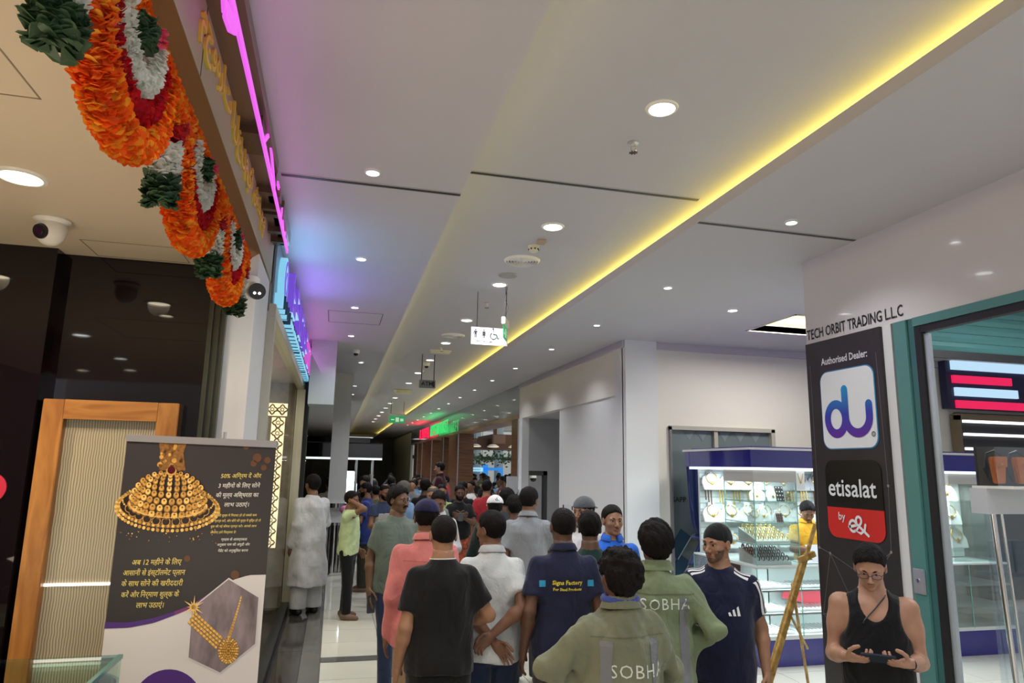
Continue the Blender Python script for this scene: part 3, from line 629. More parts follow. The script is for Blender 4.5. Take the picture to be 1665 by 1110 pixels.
# roll-up banner --------------------------------------------------------
bn = thing('rollup_banner', 'roll up banner with gold jewellery pictures and Hindi text', 'banner', (-.72, 4.1, 0))
bTL, bTR = Vector((-1.105, 4.19, 2.145)), Vector((-.315, 4.02, 2.125))
bu = (bTR-bTL); BW = bu.length; bu.normalize(); bv = Vector((0, 0, 1)); bnn = bu.cross(bv)   # faces the camera
BH = 2.05
def bp_(a, b, d=0): return bTL + bu*a*BW - bv*b*BH*1.0 + bnn*d      # a,b in 0..1 from the top left
def poly(mb, P, d, k=0): mb.add([bp_(a, b, d) for a, b in P], [tuple(range(len(P)))], k)
q = MB(); q.add([bp_(0, 0, 0), bp_(1, 0, 0), bp_(1, 1, 0), bp_(0, 1, 0), bp_(0, 0, -.002), bp_(1, 0, -.002), bp_(1, 1, -.002), bp_(0, 1, -.002)], [(0, 1, 2, 3), (7, 6, 5, 4), (0, 4, 5, 1), (1, 5, 6, 2), (2, 6, 7, 3), (3, 7, 4, 0)])
q.build('sheet', mat('banner_dark', (.028, .024, .030), .45), bn)
AR = BH/BW
q = MB(); q.add([bp_(-.005, -.012, .008), bp_(1.005, -.012, .008), bp_(1.005, .006, .008), bp_(-.005, .006, .008), bp_(-.005, -.012, -.012), bp_(1.005, -.012, -.012), bp_(1.005, .006, -.012), bp_(-.005, .006, -.012)], [(0, 1, 2, 3), (7, 6, 5, 4), (0, 4, 5, 1), (1, 5, 6, 2), (2, 6, 7, 3), (3, 7, 4, 0)])
q.build('top_rail', mat('rail_silver', (.42, .42, .47), .3, .6), bn)
MB().tube([bp_(.64, -.03, -.02), bp_(.64, .9, -.03), bp_(.64, 1.0, -.03)], .008, 8).build('support_pole', alu, bn)
q = MB(); q.add([bp_(-.02, 1.0, .06), bp_(1.02, 1.0, .06), bp_(1.02, 1.035, .06), bp_(-.02, 1.035, .06), bp_(-.02, 1.0, -.1), bp_(1.02, 1.0, -.1), bp_(1.02, 1.035, -.1), bp_(-.02, 1.035, -.1)], [(0, 1, 2, 3), (7, 6, 5, 4), (0, 4, 5, 1), (1, 5, 6, 2), (2, 6, 7, 3), (3, 7, 4, 0)])
q.build('base_cassette', alu, bn)
prt = mat('print_white', (.60, .59, .62), .45); vio = mat('print_violet', (.07, .025, .19), .45); vio2 = mat('print_purple', (.17, .035, .18), .45)
WD = [(0, .462), (.148, .461), (.306, .448), (.462, .426), (.543, .413), (.615, .391), (.70, .370), (.792, .348), (.888, .335), (1.0, .332)]
WW = [(0, .477), (.152, .473), (.31, .459), (.464, .434), (.542, .420), (.60, .398), (.66, .38)]
XS = np.linspace(0, 1, 31); wd_ = np.interp(XS, [a for a, b in WD], [b for a, b in WD]); ww_ = np.maximum(wd_, np.interp(XS, [a for a, b in WW]+[.661, 1.01], [b for a, b in WW]+[0, 0]))
q = MB()
for i in range(30): q.add([bp_(XS[i], ww_[i], .002), bp_(XS[i+1], ww_[i+1], .002), bp_(XS[i+1], 1, .002), bp_(XS[i], 1, .002)], [(0, 1, 2, 3)])
q.build('white_field', prt, bn)
q = MB()
for i in range(21): q.add([bp_(XS[i], wd_[i], .003), bp_(XS[i+1], wd_[i+1], .003), bp_(XS[i+1], ww_[i+1]+.001, .003), bp_(XS[i], ww_[i]+.001, .003)], [(0, 1, 2, 3)], k=int(i > 12))
q.build('violet_ribbon', [vio, vio2], bn)
q = MB(); q.add([bp_(.445+.235*math.cos(t), .667-.235*math.sin(t)/AR*1.06, .003) for t in np.linspace(0, 2*math.pi, 40, endpoint=False)], [tuple(range(40))]); q.build('violet_circle', vio, bn)
HX = [(.762, .347), (.965, .389), (.967, .501), (.760, .572), (.552, .539), (.546, .422)]
def hexa(s):
    c_ = (.757, .462); return [(c_[0]+(a-c_[0])*s, c_[1]+(b-c_[1])*s) for a, b in HX]
q = MB(); poly(q, hexa(1.035), .004); q.build('hexagon_border', prt, bn)
q = MB(); poly(q, hexa(1.0), .005); q.build('hexagon_picture', mat('satin_mauve', (.19, .155, .18), .45, var=.5, vscale=5, stretch=(3, 3, 1)), bn)
goldp = mat('print_gold', (.55, .30, .06), .45, var=.3, vscale=60); goldd = mat('print_gold_dark', (.20, .09, .02), .45, var=.4, vscale=70); goldl = mat('print_gold_light', (.80, .52, .16), .45)
def dot(q, a, b, r, d, k=0, n=10, sq=1): q.add([bp_(a+r*math.cos(t), b+r*sq*math.sin(t)/AR, d) for t in np.linspace(0, 2*math.pi, n, endpoint=False)], [tuple(range(n))], k)
q = MB()
for r_i in range(4):
    for i in range(19):
        f = i/18; a = .565+.185*f-.010*r_i; b = .432+.058*f+.0075*r_i
        dot(q, a+.001, b+.0008, .0105, .0058, 2); dot(q, a, b, .0085, .006, (i+r_i) % 2)
for i in range(30):
    f = i/29; dot(q, .853-.055*f**1.2, .388+.098*f, .005+.005*f, .006, i % 2)
mc = (.802, .520)
dot(q, *mc, .066, .0065, 2, 28, 1.2); 
for rr, nn in ((.060, 26), (.050, 24), (.038, 18), (.026, 12), (.013, 6)):
    for i in range(nn): t = 2*math.pi*i/nn; dot(q, mc[0]+rr*math.cos(t), mc[1]+rr*1.2*math.sin(t)/AR, .0062, .0068+(.06-rr)*.02, (i % 2) if rr > .04 else 0)
dot(q, .555, .418, .016, .0078, 1, 8)
for i in range(12):
    t = i*math.pi/6; q.add([bp_(.555+.008*math.cos(t+1.57), .418+.008*math.sin(t+1.57)/AR, .0078), bp_(.555+(.045+.03*(i % 2))*math.cos(t), .418+(.045+.03*(i % 2))*math.sin(t)/AR, .0078), bp_(.555-.008*math.cos(t+1.57), .418-.008*math.sin(t+1.57)/AR, .0078)], [(0, 1, 2)], 1)
q.build('necklace_print', [goldp, goldl, goldd], bn)
# large domed pendant
q = MB(); kb = mat('print_black', (.02, .012, .012), .3)
q.add([bp_(a, b, .002) for a, b in ((.215, .006), (.40, .004), (.385, .03), (.41, .076), (.235, .078), (.235, .04))], [tuple(range(6))], 2)
for i in range(34): dot(q, rng.uniform(.235, .39), rng.uniform(.01, .075), rng.uniform(.008, .02), .0022, (2, 2, 0)[i % 3], 12)
cx, cb = .318, .150
dot(q, cx, cb+.022, .335, .0022, 2, 48, .40); dot(q, cx, cb+.016, .322, .0026, 3, 48, .375)
for ring_r, sq_, dy, nn, r0, kk in ((.338, .42, .026, 66, .0115, 0), (.322, .40, .020, 62, .0105, 1), (.30, .36, .006, 60, .006, 0)):
    for i in range(nn):
        t = 2*math.pi*i/nn
        if math.sin(t) > -.75: dot(q, cx+ring_r*math.cos(t), cb+dy+ring_r*sq_*math.sin(t)/AR, r0, .0034, (i+kk) % 2, 8)
for i in range(11):
    t = math.pi*(.10+.80*i/10); a, b = cx+.262*math.cos(t), cb+.016+.262*.42*math.sin(t)/AR; dot(q, a, b, .029, .004, 0, 18, .95); dot(q, a, b, .024, .0043, 3, 16, .95)
# dome built of overlapping scales, wide at the foot and narrow at the top
ND = 8
for r_i in range(ND):
    f0 = r_i/(ND-1); w0 = .232*math.cos(f0*1.32)+.012; z0 = cb+.014-.082*math.sin(f0*1.45)
    nn = max(5, int(w0*math.pi/.048))
    for i in range(nn):
        t = math.pi*(i+.5)/nn; a = cx+w0*math.cos(t); b = z0+w0*.30*math.sin(t)/AR
        dot(q, a, b+.0012, .0245-.008*f0, .005+.0003*r_i, 2, 9, 1.15); dot(q, a, b, .0205-.007*f0, .0051+.0003*r_i, (i+r_i) % 2*0 + (1 if (i+r_i) % 3 == 0 else 0), 9, 1.1); dot(q, a, b-.002, .007, .0052+.0003*r_i, 2, 6)
for i in range(60): t = math.pi*i/59; dot(q, cx+.248*math.cos(t), cb+.016+.248*.33*math.sin(t)/AR, .005, .0078, 1, 6)
dot(q, cx+.003, .080, .036, .0098, 0, 20, .75); dot(q, cx+.003, .0765, .026, .0102, 4, 18, .95)
for i in range(60): dot(q, rng.uniform(.02, .66), rng.uniform(.205, .262), rng.uniform(.001, .006), .003, int(rng.integers(0, 3)), 6)
for (a, b, r_) in ((.88, .035, .03), (.95, .04, .022), (.86, .05, .022), (.93, .06, .02), (.80, .008, .018), (.80, .335, .028), (.48, .30, .02)): dot(q, a, b, r_, .002, 5, 16)
q.build('pendant_print', [goldp, goldl, goldd, kb, mat('print_garnet', (.08, .01, .02), .2), mat('print_bokeh', (.11, .045, .02), .45)], bn)
ylw = mat('print_yellow_text', (.70, .58, .17), .45); wht = mat('print_white_text', (.72, .72, .70), .45)
def bt(name, lines, mt, sz):
    for i, (s_, a, b, w1) in enumerate(lines):
        q = MB(); fitted(q, s_, bp_(a, b, .004), (bu + bv*.05), Z_, w1*BW, sz, res=2, italic=.12, bold=.006); q.build(name, mt, bn)
bt('heading_text', [('50% अग्रिम दें और', .650, .0915, .270)], ylw, .031)
bt('white_text', [('3 महीनों के लिए सोने', .639, .1170, .278), ('की मूल्य अस्थिरता का', .630, .1415, .282), ('लाभ उठाएं।', .690, .1650, .163)], wht, .031)
bt('small_text', [('सोने की मूल्य में गिरावट हो तो सबसे कम', .620, .1915, .29), ('दर प्राप्त करें, और सोने की मूल्य में वृद्धि हो तो', .612, .2055, .328), ('बुक की गई कीमत प्राप्त करें। आपके लाभ', .614, .2195, .30), ('के लिए हमें विश्वास दें!', .616, .2345, .166)], ylw, .0165)
bt('small_white_text', [('ग्राहक के आवश्यकता', .69, .2515, .17), ('अनुसार नाम की अंगूठी और', .667, .2650, .214), ('पेंडेंट को अनुकूलित करना', .676, .2800, .197)], wht, .018)
bt('offer_text', [('अब 12 महीने के लिए', .128, .3205, .320), ('आसानी से इंस्टॉलमेंट प्लान', .078, .3475, .400), ('के साथ सोने की खरीददारी', .076, .3740, .394), ('करें और निर्माण शुल्क के', .082, .4010, .37), ('लाभ उठाएं।', .185, .4250, .176)], ylw, .038)
# ================================================================== GLASS JEWELLERY SHOP
gsh = thing('glass_shopfront', 'tall glass shopfront with pale metal frame', 'shopfront', (-.55, 7.9, 0))
MB().add([(-.552, 5.42, .10), (-.552, 10.74, .10), (-.552, 10.74, 3.12), (-.552, 5.42, 3.12)], [(0, 1, 2, 3)]).build('glass_pane', glass('shop_glass', (.93, .97, .94), .05, fk=.30), gsh)
fr = mat('frame_cream', (.52, .50, .42), .35, .3)
B(-.60, -.50, 5.36, 10.80, 3.12, 3.22).build('head_frame', fr, gsh, bevel=.004); B(-.60, -.48, 10.66, 10.78, 0, 3.12).build('post', fr, gsh, bevel=.004); B(-.60, -.50, 5.36, 5.44, 0, 3.12).build('post', fr, gsh); B(-.60, -.50, 5.36, 10.78, 0, .10).build('sill', black_matte, gsh)
struct(B(-3.0, -.62, 10.8, 10.9, 0, 3.3).build('wall_back', mat('stone_grey', (.30, .26, .22), .5, var=.3, vscale=5))); struct(B(-3.1, -3.0, 4.9, 10.9, 0, 3.3).build('wall_left', MT['stone_grey']))
struct(B(-4.5, -.62, 4.86, 10.9, 3.22, 3.3).build('ceiling', beige_ceil))
lamp('jewellery_shop_light', 'AREA', (-1.6, 7.6, 3.15), 60, (1, .86, .6), 1.4, 4)
# lit lattice frame on its back wall
latt = mat('lattice_lit', (1, .8, .4), .4, emit=(1, .86, .58), es=.75)
lw_ = thing('lattice_panel', 'glowing gold lattice portal behind the shopfront glass', 'panel', (-1.5, 9.2, 1.6))
def lattice(x0, x1, z0, z1, y, parent, cell=.13, name='lattice'):
    q = MB(); nx = max(1, round((x1-x0)/cell)); nz = max(1, round((z1-z0)/cell)); dx = (x1-x0)/nx; dz = (z1-z0)/nz
    for i in range(nx):
        for j in range(nz):
            c_ = (x0+(i+.5)*dx, y, z0+(j+.5)*dz); r_ = min(dx, dz)*.42
            q.tube([(c_[0]+r_*(1+.25*math.cos(4*t))*math.cos(t), y, c_[2]+r_*(1+.25*math.cos(4*t))*math.sin(t)) for t in np.linspace(0, 2*math.pi, 16, endpoint=False)], .010, 4, closed=True)
            q.tube([(c_[0]+r_*.4*math.cos(t), y, c_[2]+r_*.4*math.sin(t)) for t in np.linspace(0, 2*math.pi, 8, endpoint=False)], .006, 4, closed=True)
    q.build(name, MT['lattice_dark'] if 'lattice_dark' in MT else mat('lattice_dark', (.10, .06, .02), .4, .3), parent)
    B(x0, x1, y+.02, y+.03, z0, z1).build('light_sheet', latt, parent)
lattice(-1.35, -.62, 2.62, 2.78, 9.2, lw_); lattice(-.80, -.64, 1.0, 2.60, 9.2, lw_); lattice(-1.9, -1.70, 1.0, 2.60, 9.2, lw_)
fp = mat('arabesque_grey', (.24, .22, .19), .5)
q = MB(); q.box(-1.68, -.84, 9.24, 9.28, 0, 2.6); q.build('grey_panel', fp, lw_)
q = MB()
for (a, b) in ((-1.25, 2.3), (-1.25, 1.8)):
    q.tube([(a+.16*(1+.2*math.cos(4*t))*math.cos(t), 9.22, b+.13*(1+.2*math.cos(4*t))*math.sin(t)) for t in np.linspace(0, 2*math.pi, 24, endpoint=False)], .018, 6, closed=True)
    q.tube([(a+.26*math.copysign(abs(math.cos(t))**.5, math.cos(t)), 9.22, b+.19*math.copysign(abs(math.sin(t))**.5, math.sin(t))) for t in np.linspace(0, 2*math.pi, 32, endpoint=False)], .014, 6, closed=True)
q.build('arabesque', mat('arabesque_gold', (.8, .6, .25), .4, emit=(1, .75, .35), es=.5), lw_)
sd = thing('display_cabinet', 'bright lit gold jewellery cabinet just behind the banner', 'cabinet', (-.9, 6.9, 0))
B(-1.10, -.64, 6.6, 7.4, 0, .95).build('cabinet_base', mat('cabinet_cream', (.6, .56, .45), .4), sd)
B(-1.10, -.64, 7.38, 7.40, .95, 2.15).build('lit_back', mat('lit_back', (.8, .85, .6), .5, emit=(.85, .95, .55), es=.6), sd)
q = MB()
for z in (1.0, 1.28, 1.56, 1.84, 2.12): q.box(-1.10, -.64, 6.62, 7.38, z, z+.012)
q.build('glass_shelf', glass('shelf_glass', (.8, .95, .88), .15), sd)
lattice(-.80, -.66, .95, 2.1, 7.0, sd, .14)
q = MB()
for z in (1.02, 1.30, 1.58, 1.86):
    for i in range(5):
        x = -1.05+.09*i; q.ell((x, 6.9+.05*(i % 2), z+.09), .035, .03, .09, 8, 6)
q.build('gold_ornament', gold, sd, smooth='all')
B(-.66, -.63, 6.6, 7.4, .05, .85).build('grass_panel', mat('moss_yellow', (.42, .45, .05), .7, var=.5, vscale=50, bump=1, bscale=80), sd)
bx = thing('display_box', 'dark box with red script lettering low behind the shopfront glass', 'box', (-.7, 6.2, 0))
for j, z in enumerate((.10, .40, .70)):
    B(-.95, -.63, 5.9, 6.4, z, z+.28).build('carton', mat('carton_black', (.03, .02, .02), .3), bx)
    q = MB(); lettering(q, 'No', (-.62, 6.15, z+.07), (0, 1, 0), Z_, .2, italic=.3, bold=.01, res=2); lettering(q, 'No', (-.79, 5.895, z+.07), X_, Z_, .2, italic=.3, bold=.01, res=2)
    q.build('red_lettering', mat('carton_red', (.7, .06, .03), .3, emit=(1, .1, .05), es=.25), bx)
# LED jewellery sign over the glass shop (projecting box letters)
LS = thing('illuminated_sign', 'blue white and violet illuminated box letters over glass shop', 'sign', (-.5, 8.2, 3.4))
blue_e = mat('sign_pale_blue', (.04, .1, .12), .4, emit=(.15, .38, .52), es=1); vio_e = mat('sign_violet', (.03, .02, .1), .4, emit=(.10, .04, .376), es=1); mag_e = mat('sign_magenta', (.1, .01, .08), .4, emit=(.375, .066, .375), es=1); wht_e = mat('sign_white_edge', (.06, .1, .12), .4, emit=(.22, .42, .58), es=1)
B(-.56, -.535, 5.45, 11.6, 3.24, 3.78).build('backing', mat('sign_backing', (.22, .28, .36), .35), LS)
vs, fs = textmesh('S', .01)
q = MB(); MBk = MB()
q.lathe([(.001, 0), (.22, 0), (.22, .05), (.001, .05)], (-.53, 5.85, 3.50), 32, ax=(1, 0, 0), caps=False); q.build('round_emblem', blue_e, LS)
q = MB(); q.lathe([(.16, .0), (.19, 0), (.19, .004), (.16, .004)], (-.478, 5.85, 3.50), 32, ax=(1, 0, 0), caps=False); q.lathe([(.08, .0), (.10, 0), (.10, .004), (.08, .004)], (-.478, 5.85, 3.50), 32, ax=(1, 0, 0), caps=False)
q.build('emblem_ring', vio_e, LS)
yy = 6.25
GL = [[(0, .06, 0, .36), (.06, .30, 0, .07), (.06, .26, .15, .21), (.24, .30, .07, .2)], [(.0, .34, .29, .36), (.14, .21, 0, .29)], [(0, .07, 0, .36), (.25, .32, 0, .36), (.07, .25, 0, .07)], [(0, .3, .29, .36), (.0, .07, .12, .29), (.07, .3, .12, .19)]]
for i in range(9):
    w1 = .50
    q = MB()
    for (a, b, c, d) in GL[(i*3) % 4]: q.box(-.545, -.440, yy+a*1.35, yy+b*1.35, 3.35+c, 3.35+d)
    # split face colour / edge colour by facing
    o = q.build('box_letter', [wht_e if i < 7 else wht_e, vio_e if i < 6 else mag_e], LS)
    for p_ in o.data.polygons: p_.material_index = 0 if p_.normal.z < -.45 else 1
    yy += .56
q = MB(); q.box(-.53, -.47, 5.5, 6.1, 3.24, 3.34); 
for i in range(9): q.box(-.53, -.45, 6.3+.56*i, 6.3+.56*i+.44, 3.245, 3.30)
q.build('lower_letters', blue_e, LS)
q = MB()
for i in range(28): q.box(-.532, -.452, 5.62+.21*i, 5.635+.21*i, 3.238, 3.345)
stuff(q.build('dark_joint', mat('joint_blue', (.02, .05, .09), .4), LS))
# ================================================================== CORNER PHONE SHOP
# dark dealer panel on the pier
dp = thing('dealer_panel', 'tall dark dealer panel with two network logos on the white pier', 'panel', (3.79, 4.47, 0))
B(3.775, 3.80, 4.07, 4.885, 0, 3.085).build('board', mat('panel_charcoal', (.028, .024, .026), .35, var=.2, vscale=3), dp)
# facing -X: viewer looks +X, right hand is -Y
def lp(y, z, x=3.772): return (x, y, z)
def rrect(y0, y1, z0, z1, r, n=6):
    P = []
    for cy, cz, a0 in ((y1-r, z1-r, 0), (y0+r, z1-r, 90), (y0+r, z0+r, 180), (y1-r, z0+r, 270)):
        for i in range(n+1):
            a = R(a0+90*i/n); P.append((cy+r*math.cos(a), cz+r*math.sin(a)))
    return P
def plate(name, mt, P, x, th, parent):
    q = MB(); n = len(P); q.add([(x, a, b) for a, b in P]+[(x-th, a, b) for a, b in P], [tuple(range(n)), tuple(range(n, 2*n))[::-1]]+[(i, (i+1) % n, n+(i+1) % n, n+i) for i in range(n)])
    return q.build(name, mt, parent)
q = MB(); fitted(q, 'Authorised Dealer:', (3.770, 4.70, 2.885), (0, -1, 0), Z_, .50, .078, bold=.02, res=2); q.build('heading', sign_white, dp)
sqw = mat('logo_white', (.78, .80, .82), .35); blu = mat('logo_blue_edge', (.03, .25, .50), .35)
plate('logo_border', blu, rrect(4.148, 4.728, 2.212, 2.828, .085), 3.774, .004, dp)
plate('logo_square', sqw, rrect(4.156, 4.720, 2.220, 2.820, .08), 3.771, .004, dp)
duM = mat('logo_gradient', (.1, .1, .5), .35); nt = duM.node_tree; tc = nt.nodes.new('ShaderNodeTexCoord'); sp = nt.nodes.new('ShaderNodeSeparateXYZ'); rp_ = nt.nodes.new('ShaderNodeValToRGB')
mr = nt.nodes.new('ShaderNodeMapRange'); mr.inputs[1].default_value = 2.3; mr.inputs[2].default_value = 2.70
ge = nt.nodes.new('ShaderNodeNewGeometry'); nt.links.new(ge.outputs['Position'], sp.inputs[0]); nt.links.new(sp.outputs['Z'], mr.inputs[0]); nt.links.new(mr.outputs[0], rp_.inputs[0])
e = rp_.color_ramp.elements; e[0].color = (.12, .02, .32, 1); e[1].color = (.01, .30, .62, 1); e.new(.45).color = (.03, .05, .40, 1)
nt.links.new(rp_.outputs[0], nt.nodes['Principled BSDF'].inputs['Base Color'])
q = MB()
def stroke(q, P, w_, x, th=.004, n=8):
    """flat rounded stroke on the panel as one strip, P in (y, z); every face looks towards -X"""
    V = [Vector(a) for a in P]; L, Rr = [], []
    closed = (V[0]-V[-1]).length < 1e-4
    for i, v in enumerate(V):
        a = V[i-1] if i else (V[-2] if closed else v); b = V[i+1] if i < len(V)-1 else (V[1] if closed else v)
        d = (b-a).normalized(); nn = Vector((-d.y, d.x))*w_; L.append(v+nn); Rr.append(v-nn)
    vs = [(x, p.x, p.y) for p in L]+[(x, p.x, p.y) for p in Rr]; N_ = len(V)
    q.add(vs, [(i, i+1, N_+i+1, N_+i) for i in range(N_-1)])
    if not closed and w_ > .005:
        for v, d in ((V[0], (V[0]-V[1]).normalized()), (V[-1], (V[-1]-V[-2]).normalized())):
            nn = Vector((-d.y, d.x)); q.add([(x-.0002, *(v+nn*w_*math.cos(t)+d*w_*math.sin(t))) for t in np.linspace(0, math.pi, 10)], [tuple(range(10))])
cy_d, cz_d, rd = 4.562, 2.445, .096
stroke(q, [(cy_d+rd*math.cos(t), cz_d+rd*1.18*math.sin(t)) for t in np.linspace(0, 2*math.pi, 34)], .034, 3.765)
stroke(q, [(4.458, 2.665), (4.458, 2.46)] + [(4.337+.121*math.cos(t), 2.45+.121*math.sin(t)) for t in np.linspace(0, -math.pi, 22)]+[(4.216, 2.46), (4.216, 2.535)], .034, 3.7642)
q.build('logo_letters', duM, dp)
q = MB(); stroke(q, [(4.188+.016*math.cos(t), 2.315+.016*math.sin(t)) for t in np.linspace(0, 2*math.pi, 16)], .003, 3.764); lettering(q, 'R', (3.764, 4.188, 2.307), (0, -1, 0), Z_, .022, res=2); q.build('registered_mark', ink, dp)
Pk = rrect(4.152, 4.732, 1.55, 2.13, .085)
plate('logo_black', mat('logo_black', (.006, .006, .007), .25), [(a, b) for a, b in Pk if b > 1.90]+[(4.152, 1.775), (4.732, 1.775)], 3.772, .003, dp)
plate('logo_red', mat('logo_red', (.62, .025, .02), .3), [(4.732, 1.775), (4.152, 1.775)]+[(a, b) for a, b in Pk if b < 1.70], 3.772, .003, dp)
q = MB(); fitted(q, 'etisalat', (3.765, 4.700, 1.862), (0, -1, 0), Z_, .495, .185, bold=.012, res=3); q.build('logo_letters', sqw, dp)
q = MB(); lettering(q, 'by', (3.765, 4.575, 1.685), (0, -1, 0), Z_, .080, bold=.01, res=2); q.build('logo_letters', sqw, dp)
q = MB(); stroke(q, [(4.500, 1.640), (4.425, 1.655)]+[(4.460+.036*math.cos(t), 1.648+.040*math.sin(t)) for t in np.linspace(2.9, -2.2, 16)][::1], .010, 3.764)
stroke(q, [(4.40+.026*math.cos(t), 1.69+.028*math.sin(t)) for t in np.linspace(-.6, 4.0, 14)]+[(4.43, 1.615), (4.385, 1.60), (4.345, 1.625), (4.335, 1.665)], .010, 3.7638); stroke(q, [(4.42, 1.665), (4.31, 1.590)], .010, 3.7636)
q.build('logo_letters', sqw, dp)
# network of fine lines and nodes printed on the board
q = MB(); nodes = [(4.74, 1.42), (4.86, 1.45), (4.50, 1.05), (4.12, 1.5), (4.86, .95), (4.2, .9), (4.6, .8), (4.10, 1.95), (4.84, 2.0), (4.4, 1.30), (4.12, 2.9), (4.84, 2.9)]
for a, b in ((0, 1), (0, 2), (0, 9), (0, 4), (2, 3), (2, 5), (3, 7), (9, 3), (4, 6), (6, 5), (1, 8), (7, 10), (2, 4), (8, 11)):
    stroke(q, [nodes[a], nodes[b]], .0014, 3.7735)
for i in (0, 3, 7, 1): q.add([(3.773, nodes[i][0]+.011*math.cos(t), nodes[i][1]+.011*math.sin(t)) for t in np.linspace(0, 2*math.pi, 10, endpoint=False)], [tuple(range(10))])
q.build('network_pattern', mat('print_grey', (.25, .24, .25), .5), dp)
q = MB(); fitted(q, 'TECH ORBIT TRADING L.L.C', (3.796, 4.885, 3.125), (0, -1, 0), Z_, 1.02, .118, bold=.012, res=2)
tl_ = thing('shop_lettering', 'black shop name lettering along the white fascia edge', 'lettering', (3.796, 4.4, 3.13)); q.build('letters', ink, tl_)
# teal shutter frame
teal = mat('teal_metal', (.10, .27, .25), .35, .2, bump=.05, bscale=5); teal2 = mat('teal_dark', (.05, .16, .16), .35, .2)
tf = thing('shutter_frame', 'teal metal shutter frame and guide rail of the phone shop', 'frame', (3.84, 3.8, 0))
B(3.79, 3.92, 3.845, 3.965, 0, 3.09).build('outer_jamb', teal, tf, bevel=.004); B(3.805, 3.90, 3.79, 3.845, 0, 3.09).build('inner_jamb', teal2, tf, bevel=.004)
B(3.79, 3.92, 1.9, 3.79, 3.03, 3.09).build('head_channel', teal, tf); B(3.80, 3.84, 3.735, 3.79, 0, 3.02).build('black_guide', black_matte, tf); B(3.80, 3.85, 1.9, 3.74, 2.98, 3.03).build('black_head', black_matte, tf)
B(3.82, 3.845, 3.695, 3.735, 0, 2.97).build('pale_jamb', mat('pale_alu', (.50, .56, .60), .3, .3), tf)
sw = thing('key_switch', 'small brushed metal key switch plate on the teal frame', 'switch', (3.785, 3.9, 1.33))
B(3.778, 3.79, 3.86, 3.955, 1.26, 1.42).build('plate', alu, sw, bevel=.004); MB().cyl((3.772, 3.91, 1.345), (3.779, 3.91, 1.345), .012, n=14).build('key_barrel', chrome, sw)
# side shutter, partly down, seen through the shop
sh = thing('roller_shutter', 'teal roller shutter slats at the top of the phone shop', 'shutter', (5.6, 4.9, 3.1))
z = 3.12; i = 0
slat = None
while z < 3.78:
    if slat is None: 
        q = MB(); q.prism([(0, 0), (.012, .01), (.018, .04), (.012, .07), (0, .08), (-.01, .04)], (3.95, 4.86, z), Y_, Z_, (3.55, 0, 0)); slat = q.build('slat', teal2, sh)
    else:
        o = bpy.data.objects.new('slat', slat.data); col.objects.link(o); o.parent = sh; o.location = (0, 0, .083*i)
    z += .083; i += 1
B(3.95, 7.5, 4.84, 4.88, 3.05, 3.115).build('bottom_bar', black_matte, sh)
struct(B(3.9, 7.5, -2.5, 4.9, 3.72, 3.78).build('ceiling', white_paint), 'ceiling inside the phone shop')
struct(B(7.5, 7.6, -2.5, 4.9, 0, 3.8).build('wall_right', wall_cool))
lamp('phone_shop_light', 'AREA', (5.6, 3.4, 3.6), 45, (.95, .98, 1), 1.5, 1.5)
# glass display unit inside the phone shop
du_ = thing('glass_display', 'glass display unit with chrome post inside the phone shop', 'display case', (4.6, 3.4, 0))
B(3.98, 5.1, 3.55, 3.56, 0, 1.81).build('glass_front', glass('unit_glass', (.93, .97, 1), .02, fk=.25), du_)
MB().cyl((4.06, 3.5, 0), (3.98, 3.5, 1.82), .016, n=12).build('chrome_post', chrome, du_, smooth=True)
MB().cyl((4.13, 3.5, 0), (4.05, 3.5, 1.82), .008, n=10).build('chrome_post', chrome, du_, smooth=True)
for z in (1.40, .95, .45): B(4.16, 5.1, 3.2, 3.55, z, z+.012).build('glass_shelf', MT['unit_glass'], du_)
B(3.93, 5.1, 3.48, 3.60, 1.80, 1.955).build('white_fascia', mat('fascia_white', (.55, .57, .60), .4), du_)
B(3.93, 5.1, 3.3, 3.58, 1.955, 1.97).build('top_shelf', white_plastic, du_)
tb = thing('clear_box', 'clear plastic box holding orange leather phone holsters', 'box', (4.3, 3.5, 1.97))
q = MB(); q.box(3.96, 4.7, 3.42, 3.425, 1.97, 2.21); q.box(3.96, 3.965, 3.42, 3.56, 1.97, 2.21); q.build('clear_wall', MT['unit_glass'], tb)
B(3.96, 4.7, 3.56, 3.57, 1.97, 2.21).build('dark_back', mat('felt', (.03, .03, .035), .6), tb)
org = mat('holster_orange', (.62, .15, .03), .4, bump=.1, bscale=40)
for i, x in enumerate((4.04, 4.22, 4.36)):
    h_ = thing('leather_holster', ['orange leather holster with strap, leftmost in the clear box', 'orange leather holster in the middle of the clear box', 'orange leather holster wrapped in clear film at right edge of picture'][i], 'holster', (x, 3.48, 1.975), 'orange holsters')
    MB().prism([(-.035, 0), (.035, 0), (.055, .15), (.05, .165), (-.05, .165), (-.055, .15)], (x, 3.50, 1.985), X_, Z_, (0, -.035, 0)).build('pouch', org, h_, bevel=.006)
    MB().prism([(-.05, .10), (.05, .10), (.055, .165), (-.055, .165)], (x, 3.464, 1.987), X_, Z_, (0, -.008, 0)).build('flap', org, h_, bevel=.003)
    MB().tube([(x-.06, 3.49, 2.0), (x-.09, 3.5, 2.08), (x-.06, 3.5, 2.17), (x, 3.5, 2.19), (x+.06, 3.5, 2.16), (x+.07, 3.49, 2.05)], .008, 6).build('strap', black_plastic, h_)
    B(x-.015, x+.015, 3.454, 3.457, 2.10, 2.112).build('metal_badge', gold, h_)
